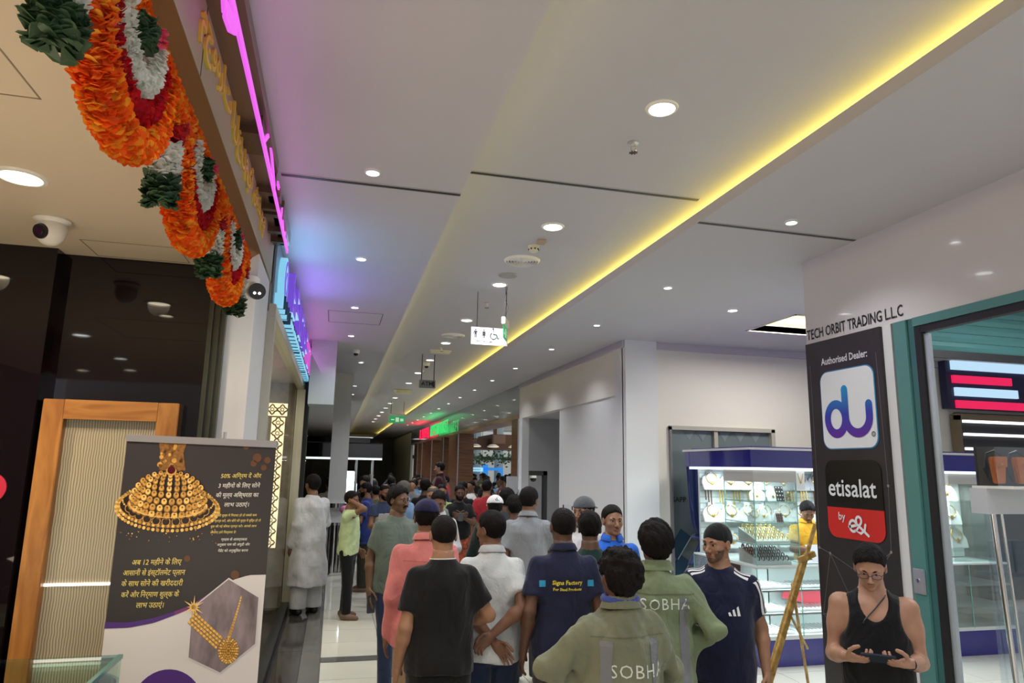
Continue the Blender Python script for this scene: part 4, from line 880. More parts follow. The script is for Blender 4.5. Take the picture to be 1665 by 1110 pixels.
for i, (x, z, w1, h1) in enumerate(((4.20, 1.412, .14, .20), (4.36, 1.412, .14, .20), (4.20, .962, .20, .12), (4.22, 1.085, .18, .10))):
    b_ = thing('phone_box', ['white product box on the upper glass shelf, left one', 'white product box on the upper glass shelf, right one', 'white carton on the middle glass shelf', 'white carton stacked on top of another on the middle glass shelf'][i], 'box', (x, 3.4, z), 'white product boxes')
    B(x, x+w1, 3.28, 3.42, z, z+h1).build('carton', mat('carton_white', (.68, .72, .80), .4), b_, bevel=.003)
    q = MB(); 
    for k in range(3): q.box(x+.02, x+.05+.02*k, 3.277, 3.279, z+.02+.03*k, z+.03+.03*k)
    q.build('print', mat('print_blue', (.05, .12, .45), .4), b_)
bb = thing('book_stack', 'thin dark box lying on the floor shelf of the display', 'box', (4.2, 3.4, .47)); B(4.17, 4.5, 3.25, 3.5, .47, .53).build('box_body', mat('box_blueblack', (.03, .05, .10), .3), bb, bevel=.004)
# ---- store across the bay seen through the shop
ls = thing('store_sign', 'navy store sign with red and white light bars', 'sign', (10, 8.7, 3.4))
B(9.15, 11.9, 8.60, 8.72, 3.05, 3.95).build('navy_board', mat('navy_board', (.03, .03, .09), .35), ls)
led_w = mat('bar_white', (.1, .1, .1), .4, emit=(.33, .49, .62), es=1); led_r = mat('bar_red', (.1, .01, .02), .4, emit=(.54, .01, .066), es=1)
B(9.25, 11.9, 8.56, 8.60, 3.66, 3.80).build('light_bar', led_w, ls); B(9.25, 10.4, 8.56, 8.60, 3.45, 3.57).build('light_bar', led_r, ls); B(9.28, 10.5, 8.56, 8.60, 3.25, 3.38).build('light_bar', led_w, ls); B(9.28, 11.9, 8.56, 8.60, 3.06, 3.18).build('light_bar', led_r, ls)
gr = thing('store_window', 'dark shuttered window with white tube lights below the store sign', 'window', (10.4, 8.7, 2.4))
B(9.35, 11.9, 8.66, 8.72, .2, 3.0).build('dark_glass', black_matte, gr)
B(9.28, 11.9, 8.60, 8.66, 2.88, 2.98).build('bronze_head', bronze, gr); B(9.28, 9.36, 8.60, 8.72, .2, 2.95).build('bronze_jamb', bronze, gr)
for z in (2.86, 2.66, 2.44): B(9.4, 11.9, 8.58, 8.62, z-.02, z+.02).build('tube_light', mat('tube', (1, 1, 1), .4, emit=(1, .97, 1), es=1.0), gr)
# ================================================================== BLUE JEWELLERY KIOSK
navy = mat('kiosk_blue', (.016, .014, .20), .12, coat=.6)
kg = glass('kiosk_glass', (.94, .985, .97), .03, fk=.4)
K = thing('jewellery_kiosk', 'blue and glass jewellery kiosk with lit shelves', 'kiosk', (5.7, 7.4, 0))
KX0, KX1, KY0, KY1 = 4.48, 7.90, 6.80, 8.15
def ring(x0, x1, y0, y1, z0, z1, t, q=None):
    q = q or MB(); q.box(x0, x1, y0, y0+t, z0, z1); q.box(x0, x1, y1-t, y1, z0, z1); q.box(x0, x0+t, y0+t, y1-t, z0, z1); q.box(x1-t, x1, y0+t, y1-t, z0, z1); return q
ring(KX0, KX1, KY0, KY1, 0, .27, .5).build('blue_plinth', navy, K, bevel=.004)
ring(KX0-.06, KX1+.06, KY0-.06, KY1+.06, 2.08, 2.27, .12).build('blue_header', navy, K, bevel=.003)
ring(KX0-.08, KX1+.08, KY0-.08, KY1+.08, 2.27, 2.295, .16).build('silver_top_trim', white_gloss, K)
B(KX0, KX1, KY0, KY1, 2.295, 2.31).build('roof_edge', navy, K)
ring(KX0-.02, KX1+.02, KY0-.02, KY1+.02, 2.05, 2.08, .10).build('light_trim', mat('kiosk_led', (.9, .95, 1), .4, emit=(.85, .95, 1), es=.8), K)
ring(KX0, KX1, KY0, KY1, .27, .31, .5).build('white_deck', mat('deck_white', (.62, .66, .66), .3), K)
wt = MT['deck_white']
for z in (.52, .76, 1.0):
    ring(KX0, KX1, KY0, KY1, z, z+.018, .46).build('shelf' if z < 1 else 'counter_top', wt, K)
    lamp('shelf_led', 'AREA', (5.6, 6.86, z-.012), 5, (.9, .98, 1), 2.2, .08); lamp('shelf_led', 'AREA', (4.56, 7.3, z-.012), 3, (.9, .98, 1), .08, .8)
q = MB(); t = .006; q.box(KX0, KX1, KY0, KY0+t, .31, 1.0); q.box(KX0, KX0+t, KY0, KY1, .31, 1.0); q.box(KX1-t, KX1, KY0, KY1, .31, 1.0); q.build('counter_glass', kg, K)
ed = mat('glass_edge', (.20, .42, .38), .1)
q = MB()
for (x, y_) in ((KX0, KY0), (KX0, KY0+.62), (KX0, KY1), (5.02, KY0), (5.6, KY0), (6.2, KY0), (6.7, KY0), (7.3, KY0), (KX1, KY0)): q.box(x-.004, x+.004, y_-.004, y_+.004, .3, 1.0)
q.build('glass_edge', ed, K)
q = MB(); q.box(KX0+.4, KX1-.4, KY0+.40, KY0+.41, .31, 1.0); q.box(KX0+.40, KX0+.41, KY0+.4, KY1-.4, .31, 1.0); q.build('inner_panel', mat('inner_mirror', (.52, .58, .58), .3), K)
# tall corner case and left side case, rear wall of slat board
TC = thing('corner_case', 'tall glass corner case of stacked shelves on the kiosk counter', 'display case', (4.7, 7.0, 1.018))
cx0, cx1, cy0, cy1 = 4.49, 5.03, 6.81, 7.40
q = MB(); q.box(cx0, cx1, cy0, cy0+.005, 1.03, 1.92); q.box(cx0, cx0+.005, cy0, cy1, 1.03, 1.92); q.box(cx1-.005, cx1, cy0, cy1, 1.03, 1.92); q.build('glass_walls', kg, TC)
q = MB()
for (x, y_) in ((cx0, cy0), (cx1, cy0), (cx0, cy1), (cx1, cy1)): q.box(x-.004, x+.004, y_-.004, y_+.004, 1.02, 2.06)
q.build('glass_edge', ed, TC)
B(cx0-.03, cx1+.02, cy0-.03, cy1+.02, 1.018, 1.035).build('white_base', wt, TC); B(cx0-.01, cx1, cy0-.012, cy1, 1.92, 2.06).build('white_header', mat('header_grey', (.48, .47, .45), .4), TC)
for z in (1.245, 1.47, 1.70): B(cx0, cx1, cy0, cy1, z, z+.008).build('glass_shelf', ed if False else kg, TC); 
q = MB()
for z in (1.245, 1.47, 1.70): q.box(cx0-.001, cx1+.001, cy0-.002, cy0+.001, z, z+.009); q.box(cx0-.002, cx0+.001, cy0, cy1, z, z+.009); q.box(cx1-.001, cx1+.002, cy0, cy1, z, z+.009)
q.build('shelf_edge', ed, TC)
lamp('kiosk_case_light', 'AREA', (4.76, 7.1, 1.90), 7, (.85, .97, 1), .4, .4, spread=160)
lamp('kiosk_light', 'AREA', (5.0, 7.6, 2.03), 14, (.82, .96, 1), .8, .6); lamp('kiosk_light', 'AREA', (6.2, 7.2, 2.03), 15, (.82, .96, 1), 1.0, .4)
velvet_w = mat('bust_white', (.62, .63, .64), .5); velvet_k = mat('velvet_black', (.02, .018, .02), .6); silver = mat('silver', (.6, .62, .64), .25, 1)
def bust(x, y, z, s, rz, label, chain=gold):
    t = thing('necklace_bust', label, 'display bust', (x, y, z), 'necklace busts in the kiosk', rz)
    q = MB(); P = [(-.075, 0), (.075, 0), (.085, .06), (.07, .10), (.03, .125), (.025, .165), (-.025, .165), (-.03, .125), (-.07, .10), (-.085, .06)]
    q.prism([(a*s, b*s) for a, b in P], (0, 0, 0), X_, Vector((0, .35, 1)).normalized(), (0, .014*s, -.004*s)); q.build('bust', velvet_w, t, bevel=.004*s, local=True)
    q = MB(); 
    q.tube([((.045*math.sin(a))*s, (-.006+.35*(.135-.075*(1-math.cos(a))/2*1.0)*.94)*s - .004, (.135-.085*(1-math.cos(a))/2)*s*.95) for a in np.linspace(.25, 2*math.pi-.25, 18)], .0035*s, 5)
    q.ell((0, (.012)*s, .048*s), .013*s, .005*s, .018*s, 8, 6); q.build('necklace', chain, t, local=True)
    return t
b0 = bust(4.66, 7.0, 1.71, 1.05, R(-25), 'white necklace bust with gold earrings, left on the top shelf of the corner case')
nb = 1
def cbust(x, y, z, rz, label, sc_=1): 
    return dup(b0, (x, y, z), rz, label, scale=(sc_, sc_, sc_))
cbust(4.84, 6.95, 1.71, R(10), 'white necklace bust, right on the top shelf of the corner case')
cbust(4.62, 7.0, 1.48, R(-25), 'white necklace bust, left on the second shelf of the corner case', .95)
cbust(4.78, 7.05, 1.48, R(0), 'large arched white bust in middle of the second shelf of the corner case', 1.1)
cbust(4.93, 7.0, 1.48, R(12), 'small white bust at right on the second shelf of the corner case', .8)
def pad(x, y, z, w1, h1, label, mt, rz=0, dots=silver, nx=3, nz=4):
    t = thing('jewellery_card', label, 'display card', (x, y, z), None, rz)
    q = MB(); q.prism([(-w1/2, 0), (w1/2, 0), (w1/2, h1), (-w1/2, h1)], (0, 0, 0), X_, Vector((0, .25, 1)).normalized(), (0, .008, 0)); q.build('card', mt, t, local=True)
    q = MB()
    for i in range(nx):
        for j in range(nz): q.ell(((i+.5)/nx*w1-w1/2, .25*(j+.5)/nz*h1-.004, (j+.5)/nz*h1*.97), w1*.09, .003, w1*.09, 6, 4)
    q.build('jewels', dots, t, local=True); return t
pad(4.88, 6.88, 1.71, .10, .17, 'black velvet card of rings on the top shelf of the corner case', velvet_k); pad(4.98, 6.88, 1.71, .07, .09, 'small dark patterned card at right of the top shelf', mat('olive_card', (.12, .13, .10), .5), dots=gold)
pad(4.86, 6.88, 1.48, .08, .10, 'small black card in front of busts on the second shelf', velvet_k, dots=mat('jewel_red', (.4, .1, .12), .3))
def tray(x, y, z, w1, d, label, dark=False):
    t = thing('bangle_tray', label, 'jewellery tray', (x, y, z))
    q = MB(); q.add([(0, 0, 0), (w1, 0, 0), (w1, d, 0), (0, d, 0), (0, 0, .03), (w1, 0, .03), (w1, d, .15), (0, d, .15)], [(0, 3, 2, 1), (4, 5, 6, 7), (0, 1, 5, 4), (1, 2, 6, 5), (2, 3, 7, 6), (3, 0, 4, 7)])
    q.build('stepped_stand', velvet_w, t, local=True)
    q = MB(); r_ = np.random.default_rng(int(z*100))
    rowsn = 5
    for j in range(rowsn):
        for i in range(7):
            yy_ = d*(j+.5)/rowsn; zz = .03+.12*(j+.5)/rowsn+.022; xx = w1*(i+.5)/7
            q.tube([(xx+.003*math.sin(a*2), yy_+.026*math.cos(a), zz+.026*math.sin(a)) for a in np.linspace(0, 2*math.pi, 10, endpoint=False)], .0065, 4, closed=True, k=0)
    q.build('bangles', velvet_k if dark else gold, t, local=True, smooth='all')
    return t
tray(4.53, 6.85, 1.255, .42, .36, 'white stepped stand of gold bangles on the third shelf of the corner case')
tray(4.53, 6.85, 1.037, .42, .36, 'white stepped stand of black bangles on the lowest shelf of the corner case', True)
# stands in the counter
def flat_tray(x, y, z, w1, d, label, n=6, mt=None):
    t = thing('jewellery_tray', label, 'jewellery tray', (x, y, z), 'flat trays in the kiosk counter')
    B(0, w1, 0, d, 0, .018).build('tray', velvet_w, t, local=True)
    q = MB()
    for i in range(n): q.tube([(w1*(i+.5)/n, d*.12, .026), (w1*(i+.5)/n, d*.88, .030)], .006, 5)
    q.build('chain_rows', mt or silver, t, local=True)
lv = [('top', .785), ('middle', .545), ('bottom', .315)]
for nm, z in lv:
    flat_tray(4.52, 6.86, z, .44, .36, 'grey tray of silver chains in the corner of the counter, %s shelf' % nm, 8)
    flat_tray(5.04, 6.86, z, .50, .34, 'wide tray of silver chains in the front counter, %s shelf' % nm, 10)
    flat_tray(4.52, 7.30, z, .40, .60, 'tray of earrings on the left side of the counter, %s shelf' % nm, 6)
    flat_tray(6.3, 6.86, z, .6, .34, 'tray of chains at the right end of the counter, %s shelf' % nm, 12, mat('gunmetal', (.12, .12, .13), .3, .8))
# slat board rear wall with busts
sb = thing('slat_board', 'pale slatted back board of the kiosk hung with necklaces', 'display board', (5.4, 8.1, 1))
B(4.55, 7.85, 8.08, 8.12, 1.02, 2.05).build('board', mat('board_pale', (.55, .62, .62), .35), sb)
q = MB()
for z in np.arange(1.1, 2.05, .075): q.box(4.55, 7.85, 8.074, 8.08, z, z+.008)
q.build('slat_grooves', mat('groove', (.30, .36, .36), .4), sb)
k = 0
posn = ['leftmost', 'second from the left', 'third from the left', 'fourth from the left', 'fifth from the left', 'sixth from the left', 'seventh from the left', 'eighth from the left', 'ninth from the left', 'tenth from the left', 'eleventh from the left', 'twelfth from the left']
for r_i, (z, s_) in enumerate(((1.80, 1.55), (1.40, 1.55), (1.08, 1.3))):
    for i in range(10):
        cbust(4.68+.26*i, 7.97, z, R(random.uniform(-8, 8)), 'white necklace bust on the slat board, %s row, %s' % (['top', 'middle', 'lower'][r_i], posn[i]), s_)
for i in range(12):
    t = thing('hanging_chain', 'gold chain bundle hanging between bust rows, %s' % posn[i], 'necklace', (4.62+.2*i, 8.05, 1.78), 'hanging chains on the slat board')
    q = MB()
    for j in range(3): q.tube([(4.60+.2*i+.04*j, 8.03, 1.79), (4.60+.2*i+.04*j, 8.025, 1.72-.02*((i+j) % 3)), (4.603+.2*i+.04*j, 8.02, 1.67-.03*((i+j) % 3))], .009, 5)
    q.build('chain', gold if i % 4 else mat('brown_beads', (.12, .06, .03), .4), t)
for i, x in enumerate((5.13, 5.40)):
    t = thing('hanging_card', 'white necklace card hanging from the kiosk header, %s one' % ('left' if i == 0 else 'right'), 'display card', (x, 6.86, 2.05), 'hanging cards')
    B(x-.055, x+.055, 6.86, 6.864, 1.86 if i else 1.84, 2.055).build('card', mat('card_white', (.8, .82, .84), .4), t)
    q = MB(); q.tube([(x-.035, 6.855, 2.02), (x-.02, 6.855, 1.96), (x, 6.855, 1.93), (x+.02, 6.855, 1.96), (x+.035, 6.855, 2.02)], .004, 5); q.ell((x, 6.855, 1.925), .012, .004, .02, 8, 5); q.build('necklace', gold, t)
# busts seen through the right-hand end of the kiosk
for i, (x, y_, z) in enumerate(((7.30, 6.98, 1.72), (7.36, 7.0, 1.44), (7.40, 6.98, 1.17))):
    cbust(x, y_, z, 0, 'white bust in the right hand kiosk case seen through the phone shop, %s' % ['top', 'middle', 'lower'][i], 1.7)
RC = thing('corner_case', 'tall glass case at the right hand end of the kiosk', 'display case', (7.5, 7.0, 1.018))
q = MB(); q.box(7.12, 7.80, 6.81, 6.815, 1.03, 1.95); q.box(7.795, 7.80, 6.81, 7.3, 1.03, 1.95); q.build('glass_walls', kg, RC)
for z in (1.16, 1.44, 1.72): B(7.12, 7.80, 6.82, 7.3, z-.012, z-.004).build('glass_shelf', kg, RC)
B(7.12, 7.80, 7.30, 7.31, 1.03, 1.93).build('pale_back', mat('case_back', (.60, .62, .60), .5), RC)
B(7.12, 7.80, 6.80, 7.3, 1.93, 2.05).build('white_header', MT['header_grey'], RC)
lamp('kiosk_case_light', 'AREA', (7.45, 7.0, 1.90), 8, (.9, .97, 1), .4, .3)
pb = thing('pink_sheet', 'bright pink paper lying inside the kiosk counter', 'paper', (5.4, 7.0, .7)); B(5.02, 5.7, 7.13, 7.14, .56, .74, rot=Matrix.Rotation(R(12), 3, 'Y')).build('sheet', mat('pink_paper', (.75, .06, .10), .5), pb)
# curtain gathered at the left end
cu = thing('curtain', 'navy satin curtain gathered and tied at the left of the kiosk', 'curtain', (4.66, 8.36, .9))
q = MB(); nz, na = 40, 72; cc = (4.72, 8.36)
vs = []
for j in range(nz+1):
    f = j/nz; z = 2.28-1.45*f
    wd = .175*(1-.35*math.exp(-((f-.80)/.10)**2)*1.0 - .25*f + .12*math.sin(f*5)) if f < .97 else .12
    cxx = cc[0]+.03*math.sin(f*2.6)-.09*max(0, f-.8)*5
    for i in range(na):
        a = 2*math.pi*i/na; rr = 1+.16*math.sin(9*a+2*math.sin(f*4))+.07*math.sin(17*a+f*6)
        vs.append((cxx+wd*rr*math.cos(a), cc[1]+wd*.55*rr*math.sin(a), z))
fs = [(j*na+i, j*na+(i+1) % na, (j+1)*na+(i+1) % na, (j+1)*na+i) for j in range(nz) for i in range(na)]+[tuple(range(na))[::-1], tuple(range(nz*na, (nz+1)*na))]
q.add(vs, fs); q.build('drape', mat('satin_navy', (.012, .028, .13), .28, sheen=.3), cu, smooth='all')
q = MB(); q.tube([(4.72+.118*math.cos(a), 8.36+.078*math.sin(a), 1.18+.02*math.sin(a)) for a in np.linspace(0, 2*math.pi, 24, endpoint=False)], .022, 8, closed=True); q.build('tie_band', MT['satin_navy'], cu, smooth='all')
q = MB(); q.ell((4.75, 8.25, 2.12), .05, .012, .10, 14, 10, rot=Matrix.Rotation(R(12), 3, 'Y')); q.build('white_bundle', mat('bundle', (.55, .56, .60), .5), cu, smooth='all')
# shop door with SAPP
d2 = thing('door_2', 'glazed doorway with grey frame behind the kiosk', 'door', (5.3, 8.8, 0)); d2['kind'] = 'structure'; del d2['category']
gf = mat('door_frame_beige', (.46, .44, .40), .4)
q = MB(); B(4.47, 4.50, 8.70, 8.82, 0, 2.63).build('side_frame', mat('door_frame_grey', (.20, .20, .21), .4), d2); B(6.07, 6.13, 8.70, 8.82, 0, 2.63).build('side_frame', gf, d2); B(4.47, 6.13, 8.70, 8.82, 2.585, 2.64).build('head_frame', gf, d2); B(5.16, 5.22, 8.72, 8.80, 0, 2.585).build('mullion', gf, d2)
dg = mat('blue_grey_glass', (.15, .19, .21), .08, spec=.7)
B(4.50, 6.07, 8.77, 8.78, 0, 2.585).build('glass_pane', dg, d2)
q = MB()
for x in (4.8, 5.0, 5.35, 5.6, 5.85): q.add([(x-.09, 8.765, 2.58), (x+.09, 8.765, 2.58), (x, 8.765, 2.44)], [(0, 1, 2)])
q.build('triangle_pattern', mat('triangle_grey', (.20, .25, .28), .3), d2)
q = MB(); lettering(q, 'SAPP', (4.615, 8.76, 1.605), X_, Z_, .098, bold=.015, res=2, align='CENTER'); q.build('lettering', ink, d2)
pf = MB(); 
ph = mat('phone_poster', (.03, .07, .12), .25); phl = mat('phone_poster_edge', (.45, .55, .62), .3)
for (a, b) in ((4.6, 1.05), (4.58, .72)):
    rm = Matrix.Rotation(R(35), 3, 'Y'); o = B(a-.09, a+.09, 8.755, 8.765, b-.18, b+.18, rot=rm).build('phone_picture', ph, d2); o2 = B(a+.085, a+.095, 8.750, 8.765, b-.18, b+.18, rot=rm, piv=(a, 8.76, b)).build('phone_picture_edge', phl, d2)
# ================================================================== COUNTER, POSTERS, BLACK ARCH
ct = thing('counter', 'grey stone security counter with black base by the white wall', 'counter', (3.0, 8.5, 0))
stone = mat('stone_counter', (.42, .42, .41), .3, var=.15, vscale=8)
B(2.46, 3.30, 8.16, 8.72, .08, 1.03).build('body', stone, ct, bevel=.006); B(2.50, 3.26, 8.20, 8.68, 0, .08).build('black_base', black_matte, ct); B(2.42, 3.34, 8.12, 8.76, 1.03, 1.07).build('top', mat('stone_top', (.25, .25, .25), .15), ct, bevel=.004)
q = MB(); 
for z in (.40, .72): q.box(2.459, 2.461, 8.16, 8.72, z, z+.005); q.box(2.46, 3.30, 8.158, 8.16, z, z+.005)
q.build('joint_line', trim_grey, ct)
for i, (x, c_) in enumerate(((2.88, (.05, .45, .12)), (2.78, (.7, .72, .7)))):
    t = thing('leaflet_stand', ['small green and white leaflet stand on the counter', 'small white card holder on the counter'][i], 'leaflet stand', (x, 8.4, 1.07), None)
    B(x-.04, x+.04, 8.4, 8.42, 1.07, 1.20 if i == 0 else 1.14).build('leaflet', mat('leaflet_%d' % i, c_, .4), t); B(x-.045, x+.045, 8.38, 8.46, 1.07, 1.08).build('foot', white_plastic, t)
    B(x-.03, x+.03, 8.396, 8.40, 1.10, 1.115).build('print', sign_white, t)
ba = thing('black_arch', 'black upside down L post carrying a dome camera over the counter', 'post', (2.7, 8.8, 0))
q = MB(); q.box(2.68, 2.74, 8.82, 8.88, 0, 1.99); q.box(2.50, 2.74, 8.82, 8.88, 1.93, 1.99); q.build('frame', black_matte, ba, bevel=.004)
B(2.74, 3.0, 8.80, 8.86, .9, 1.98).build('back_panel', glass('arch_acrylic', (.9, .9, .92), .05), ba) if False else None
MB().lathe([(.04, 0), (.045, -.03), (.04, -.035)], (2.555, 8.85, 1.93), 20).build('camera_mount', white_plastic, ba, smooth=True)
MB().ell((2.555, 8.85, 1.89), .042, .042, .045, 16, 12).build('camera_dome', MT['smoked_dome'], ba, smooth='all')
def poster(name, label, x, y0, y1, z0, z1, txt, mt=None, ts=.07):
    t = thing(name, label, 'notice', (x, (y0+y1)/2, z0))
    B(x-.006, x, y0, y1, z0, z1).build('sheet', mt or sign_white, t)
    q = MB(); 
    for s_, fy, fz, sz in txt: lettering(q, s_, (x-.008, y0+(y1-y0)*(1-fy), z0+(z1-z0)*fz), (0, -1, 0), Z_, sz, res=2, bold=.01)
    for a in (.12, .88):
        yy_ = y0+(y1-y0)*a; q.box(x-.008, x-.007, yy_-.03, yy_+.03, z1-.09, z1-.03)
    for k in range(3): q.box(x-.008, x-.007, y0+(y1-y0)*.15, y0+(y1-y0)*.85, z0+(z1-z0)*(.15+.16*k), z0+(z1-z0)*(.21+.16*k))
    q.build('printing', ink, t)
poster('wall_notice', 'white printed notice on the white wall by the counter', 3.83, 10.85, 11.45, 1.05, 1.45, [])
poster('wall_notice', 'small green notice beside the white printed notice', 3.83, 9.95, 10.2, 1.22, 1.38, [], mat('notice_green', (.12, .35, .22), .4))
al = thing('fire_alarm', 'red fire alarm call point on the white wall', 'alarm', (3.82, 9.2, 1.25)); B(3.79, 3.83, 9.15, 9.30, 1.18, 1.33).build('box', mat('alarm_red', (.55, .02, .02), .35), al, bevel=.005); B(3.786, 3.79, 9.19, 9.26, 1.22, 1.29).build('window', sign_white, al)
gb = thing('poster_stand', 'white stand reading 1GB by the first walnut pillar', 'sign', (3.2, 14, 0))
B(3.38, 3.72, 13.9, 13.93, 1.12, 1.58).build('lower_sheet', sign_white, gb); B(3.44, 3.66, 13.86, 13.89, 1.50, 1.85).build('upper_sheet', mat('pale_sheet', (.6, .63, .66), .4), gb); MB().cyl((3.52, 13.95, 0), (3.52, 13.95, 1.6), .02, n=10).build('pole', alu, gb); MB().cyl((3.52, 13.95, 0), (3.52, 13.95, .02), .2, n=20).build('foot', alu, gb)
q = MB(); lettering(q, '1GB', (3.55, 13.89, 1.26), X_, Z_, .14, bold=.02, res=2); q.box(3.41, 3.47, 13.89, 13.892, 1.47, 1.54); q.box(3.62, 3.68, 13.89, 13.892, 1.47, 1.54); q.build('printing', ink, gb)
# ================================================================== EASEL
es_ = thing('easel', 'gilded wooden display easel leaning in front of the kiosk', 'easel', (3.5, 4.95, 0))
gw = wood('gilded_wood', (.30, .17, .04), (.58, .38, .12), (5, 5, 5), 2.5, .35)
J = Vector((3.705, 4.955, 1.375))
def leg(a, b, w1, nm='leg', mt=gw):
    a, b = Vector(a), Vector(b); d = (b-a).normalized(); s1 = d.cross(Vector((0, 1, 0))).normalized()*w1; s2 = d.cross(s1).normalized()*w1*.7
    q = MB(); vs = []
    for c_ in (a, b): vs += [c_+s1+s2, c_-s1+s2, c_-s1-s2, c_+s1-s2]
    q.add(vs, [(0, 1, 2, 3), (7, 6, 5, 4), (0, 4, 5, 1), (1, 5, 6, 2), (2, 6, 7, 3), (3, 7, 4, 0)]); return q.build(nm, mt, es_, bevel=.003)
leg(J+Vector((.01, 0, 0)), (3.02, 4.80, 0), .021); leg(J+Vector((0, .03, -.02)), (3.07, 4.90, 0), .016)
leg((3.60, 4.99, 1.16), (4.05, 5.42, 0), .011, 'rear_leg'); leg((3.50, 4.92, .97), (3.83, 5.15, .62), .009, 'brace'); leg(J+Vector((0, 0, -.04)), (3.83, 4.965, 1.62), .015, 'mast')
leg(J+Vector((-.08, -.03, -.03)), J+Vector((.07, -.03, .02)), .022, 'carved_clamp'); 
MB().ell(J+Vector((.0, -.03, .0)), .03, .02, .035, 12, 8).build('carved_knob', gw, es_, smooth='all')
# ================================================================== FAR KIOSK AND FAR THINGS
fk = thing('far_kiosk', 'black topped kiosk with lit glass counter far down the corridor', 'kiosk', (.4, 18.5, 0))
B(-1.0, 1.18, 18.0, 18.1, 2.20, 2.55).build('black_header', black_gloss, fk); B(-1.0, 1.18, 18.0, 20, 2.55, 2.58).build('roof', black_matte, fk); B(-1.0, .95, 20.0, 20.1, 2.5, 2.78).build('rear_header', black_gloss, fk)
B(-1.0, 1.18, 18.02, 18.08, 2.15, 2.20).build('light_strip', mat('far_led', (1, 1, 1), .4, emit=(.9, .97, 1), es=.7), fk)
for x in (.55, .95): MB().cyl((x, 18.05, 0), (x, 18.05, 2.2), .03, n=12).build('pole', alu, fk)
B(-1.0, 1.0, 18.1, 18.7, 0, .55).build('base', black_gloss, fk); B(-1.0, 1.0, 18.1, 18.7, .55, 1.05).build('glass_counter', kg, fk); B(-1, 1, 18.3, 18.6, .56, .9).build('goods', mat('goods', (.30, .42, .5), .4, var=.6, vscale=12), fk)
lamp('far_kiosk_light', 'AREA', (.1, 18.8, 2.1), 45, (.9, .97, 1), 1.6, .8)
wb = thing('white_cabinet', 'white medical style cabinet glowing in the far kiosk', 'cabinet', (.5, 19, 1.05)); B(.25, .62, 18.9, 19.2, 1.05, 1.55).build('body', mat('cab_white', (.85, .9, .92), .3, emit=(.8, .95, 1), es=.35), wb, bevel=.02); B(.33, .55, 18.95, 19.15, 1.55, 1.85).build('head', MT['cab_white'], wb, bevel=.02)
struct(B(-1.4, -.55, 13.3, 13.4, 0, 2.2).build('wall_left', mat('pale_blue_panel', (.55, .62, .68), .35)), 'pale blue panel behind the white robed man')
# supermarket interior fittings
for i, (x, y_) in enumerate(((6.85, 34), (8.0, 34), (10.5, 36))):
    c_ = thing('round_column', ['left pale round column inside the supermarket', 'right pale round column inside the supermarket', 'distant round column inside the supermarket'][i], 'column', (x, y_, 0), 'supermarket columns'); MB().cyl((x, y_, 0), (x, y_, 4.2), .22, n=24).build('shaft', mat('col_grey', (.30, .36, .40), .4), c_, smooth=True)
    MB().lathe([(.23, 0), (.23, .25), (.25, .25), (.25, .3)], (x, y_, 0), 24).build('base', alu, c_)
bl = mat('counter_blue', (.02, .20, .62), .35, emit=(.02, .20, .55), es=.5)
bk_ = thing('blue_booth', 'bright blue booth with arch inside the supermarket', 'booth', (7.5, 33, 0))
q = MB(); q.box(7.0, 7.25, 33, 33.3, 0, 2.15); q.box(7.0, 8.0, 33, 33.3, 1.86, 2.0); q.box(7.85, 8.0, 33, 33.3, 0, 1.86); q.build('arch', bl, bk_, bevel=.02)
sg_ = thing('hanging_sign', 'pale blue hanging sign inside the supermarket left of the blue booth', 'sign', (5.9, 29, 1.9))
B(5.55, 6.15, 29, 29.05, 1.83, 2.0).build('sign_panel', mat('pale_blue_sign', (.3, .6, .8), .4, emit=(.18, .42, .55), es=.9), sg_)
q = MB()
for x in np.arange(5.65, 6.05, .08): q.box(x, x+.05, 28.99, 29, 1.88, 1.94)
q.build('printing', sign_white, sg_); MB().cyl((5.6, 29.02, 2.0), (5.6, 29.02, 4.2), .01, n=6).build('rod', ink, sg_); MB().cyl((6.1, 29.02, 2.0), (6.1, 29.02, 4.2), .01, n=6).build('rod', ink, sg_)
wl = mat('lamp_box_wood', (.12, .05, .03), .5)
for i, (x0, x1, y_, z0, z1) in enumerate(((4.35, 5.3, 24.0, 2.66, 3.02), (5.3, 6.6, 23.6, 2.66, 3.16), (6.6, 9.0, 24.0, 2.66, 3.1))):
    t = thing('timber_soffit', ['left dark timber ceiling box inside the supermarket', 'middle dark timber ceiling box inside the supermarket', 'right dark timber ceiling box inside the supermarket'][i], 'ceiling box', (x0, y_, z0), 'timber ceiling boxes')
    B(x0, x1, y_, y_+2.5, z0, z1).build('timber_box', wl, t); B(x0+.02, min(x1, x0+.5)-.02, y_-.01, y_, z0+.18, z1-.02).build('framed_panel', mat('lamp_box_light', (.22, .13, .09), .4), t)
    B(x0+.3, x0+.4, y_+1, y_+1.1, z1, 4.2).build('hanger', wl, t)
for i, x in enumerate((4.62, 5.25, 6.0, 6.9)):
    t = thing('pendant_lamp', 'warm round pendant lamp before the timber boxes, %s from the left' % ['first', 'second', 'third', 'fourth'][i], 'lamp', (x, 23.2, 2.72), 'warm round pendants')
    MB().lathe([(.001, .10), (.10, .09), (.20, .03), (.21, 0)], (x, 23.2, 2.70), 20, caps=False).build('shade', white_plastic, t, smooth=True); MB().lathe([(.001, 0), (.20, 0)], (x, 23.2, 2.705), 20, caps=False).build('glowing_disc', mat('warm_disc', (1, .9, .6), .4, emit=(1, .80, .42), es=2.2), t); MB().cyl((x, 23.2, 2.79), (x, 23.2, 4.2), .008, n=6).build('rod', ink, t)
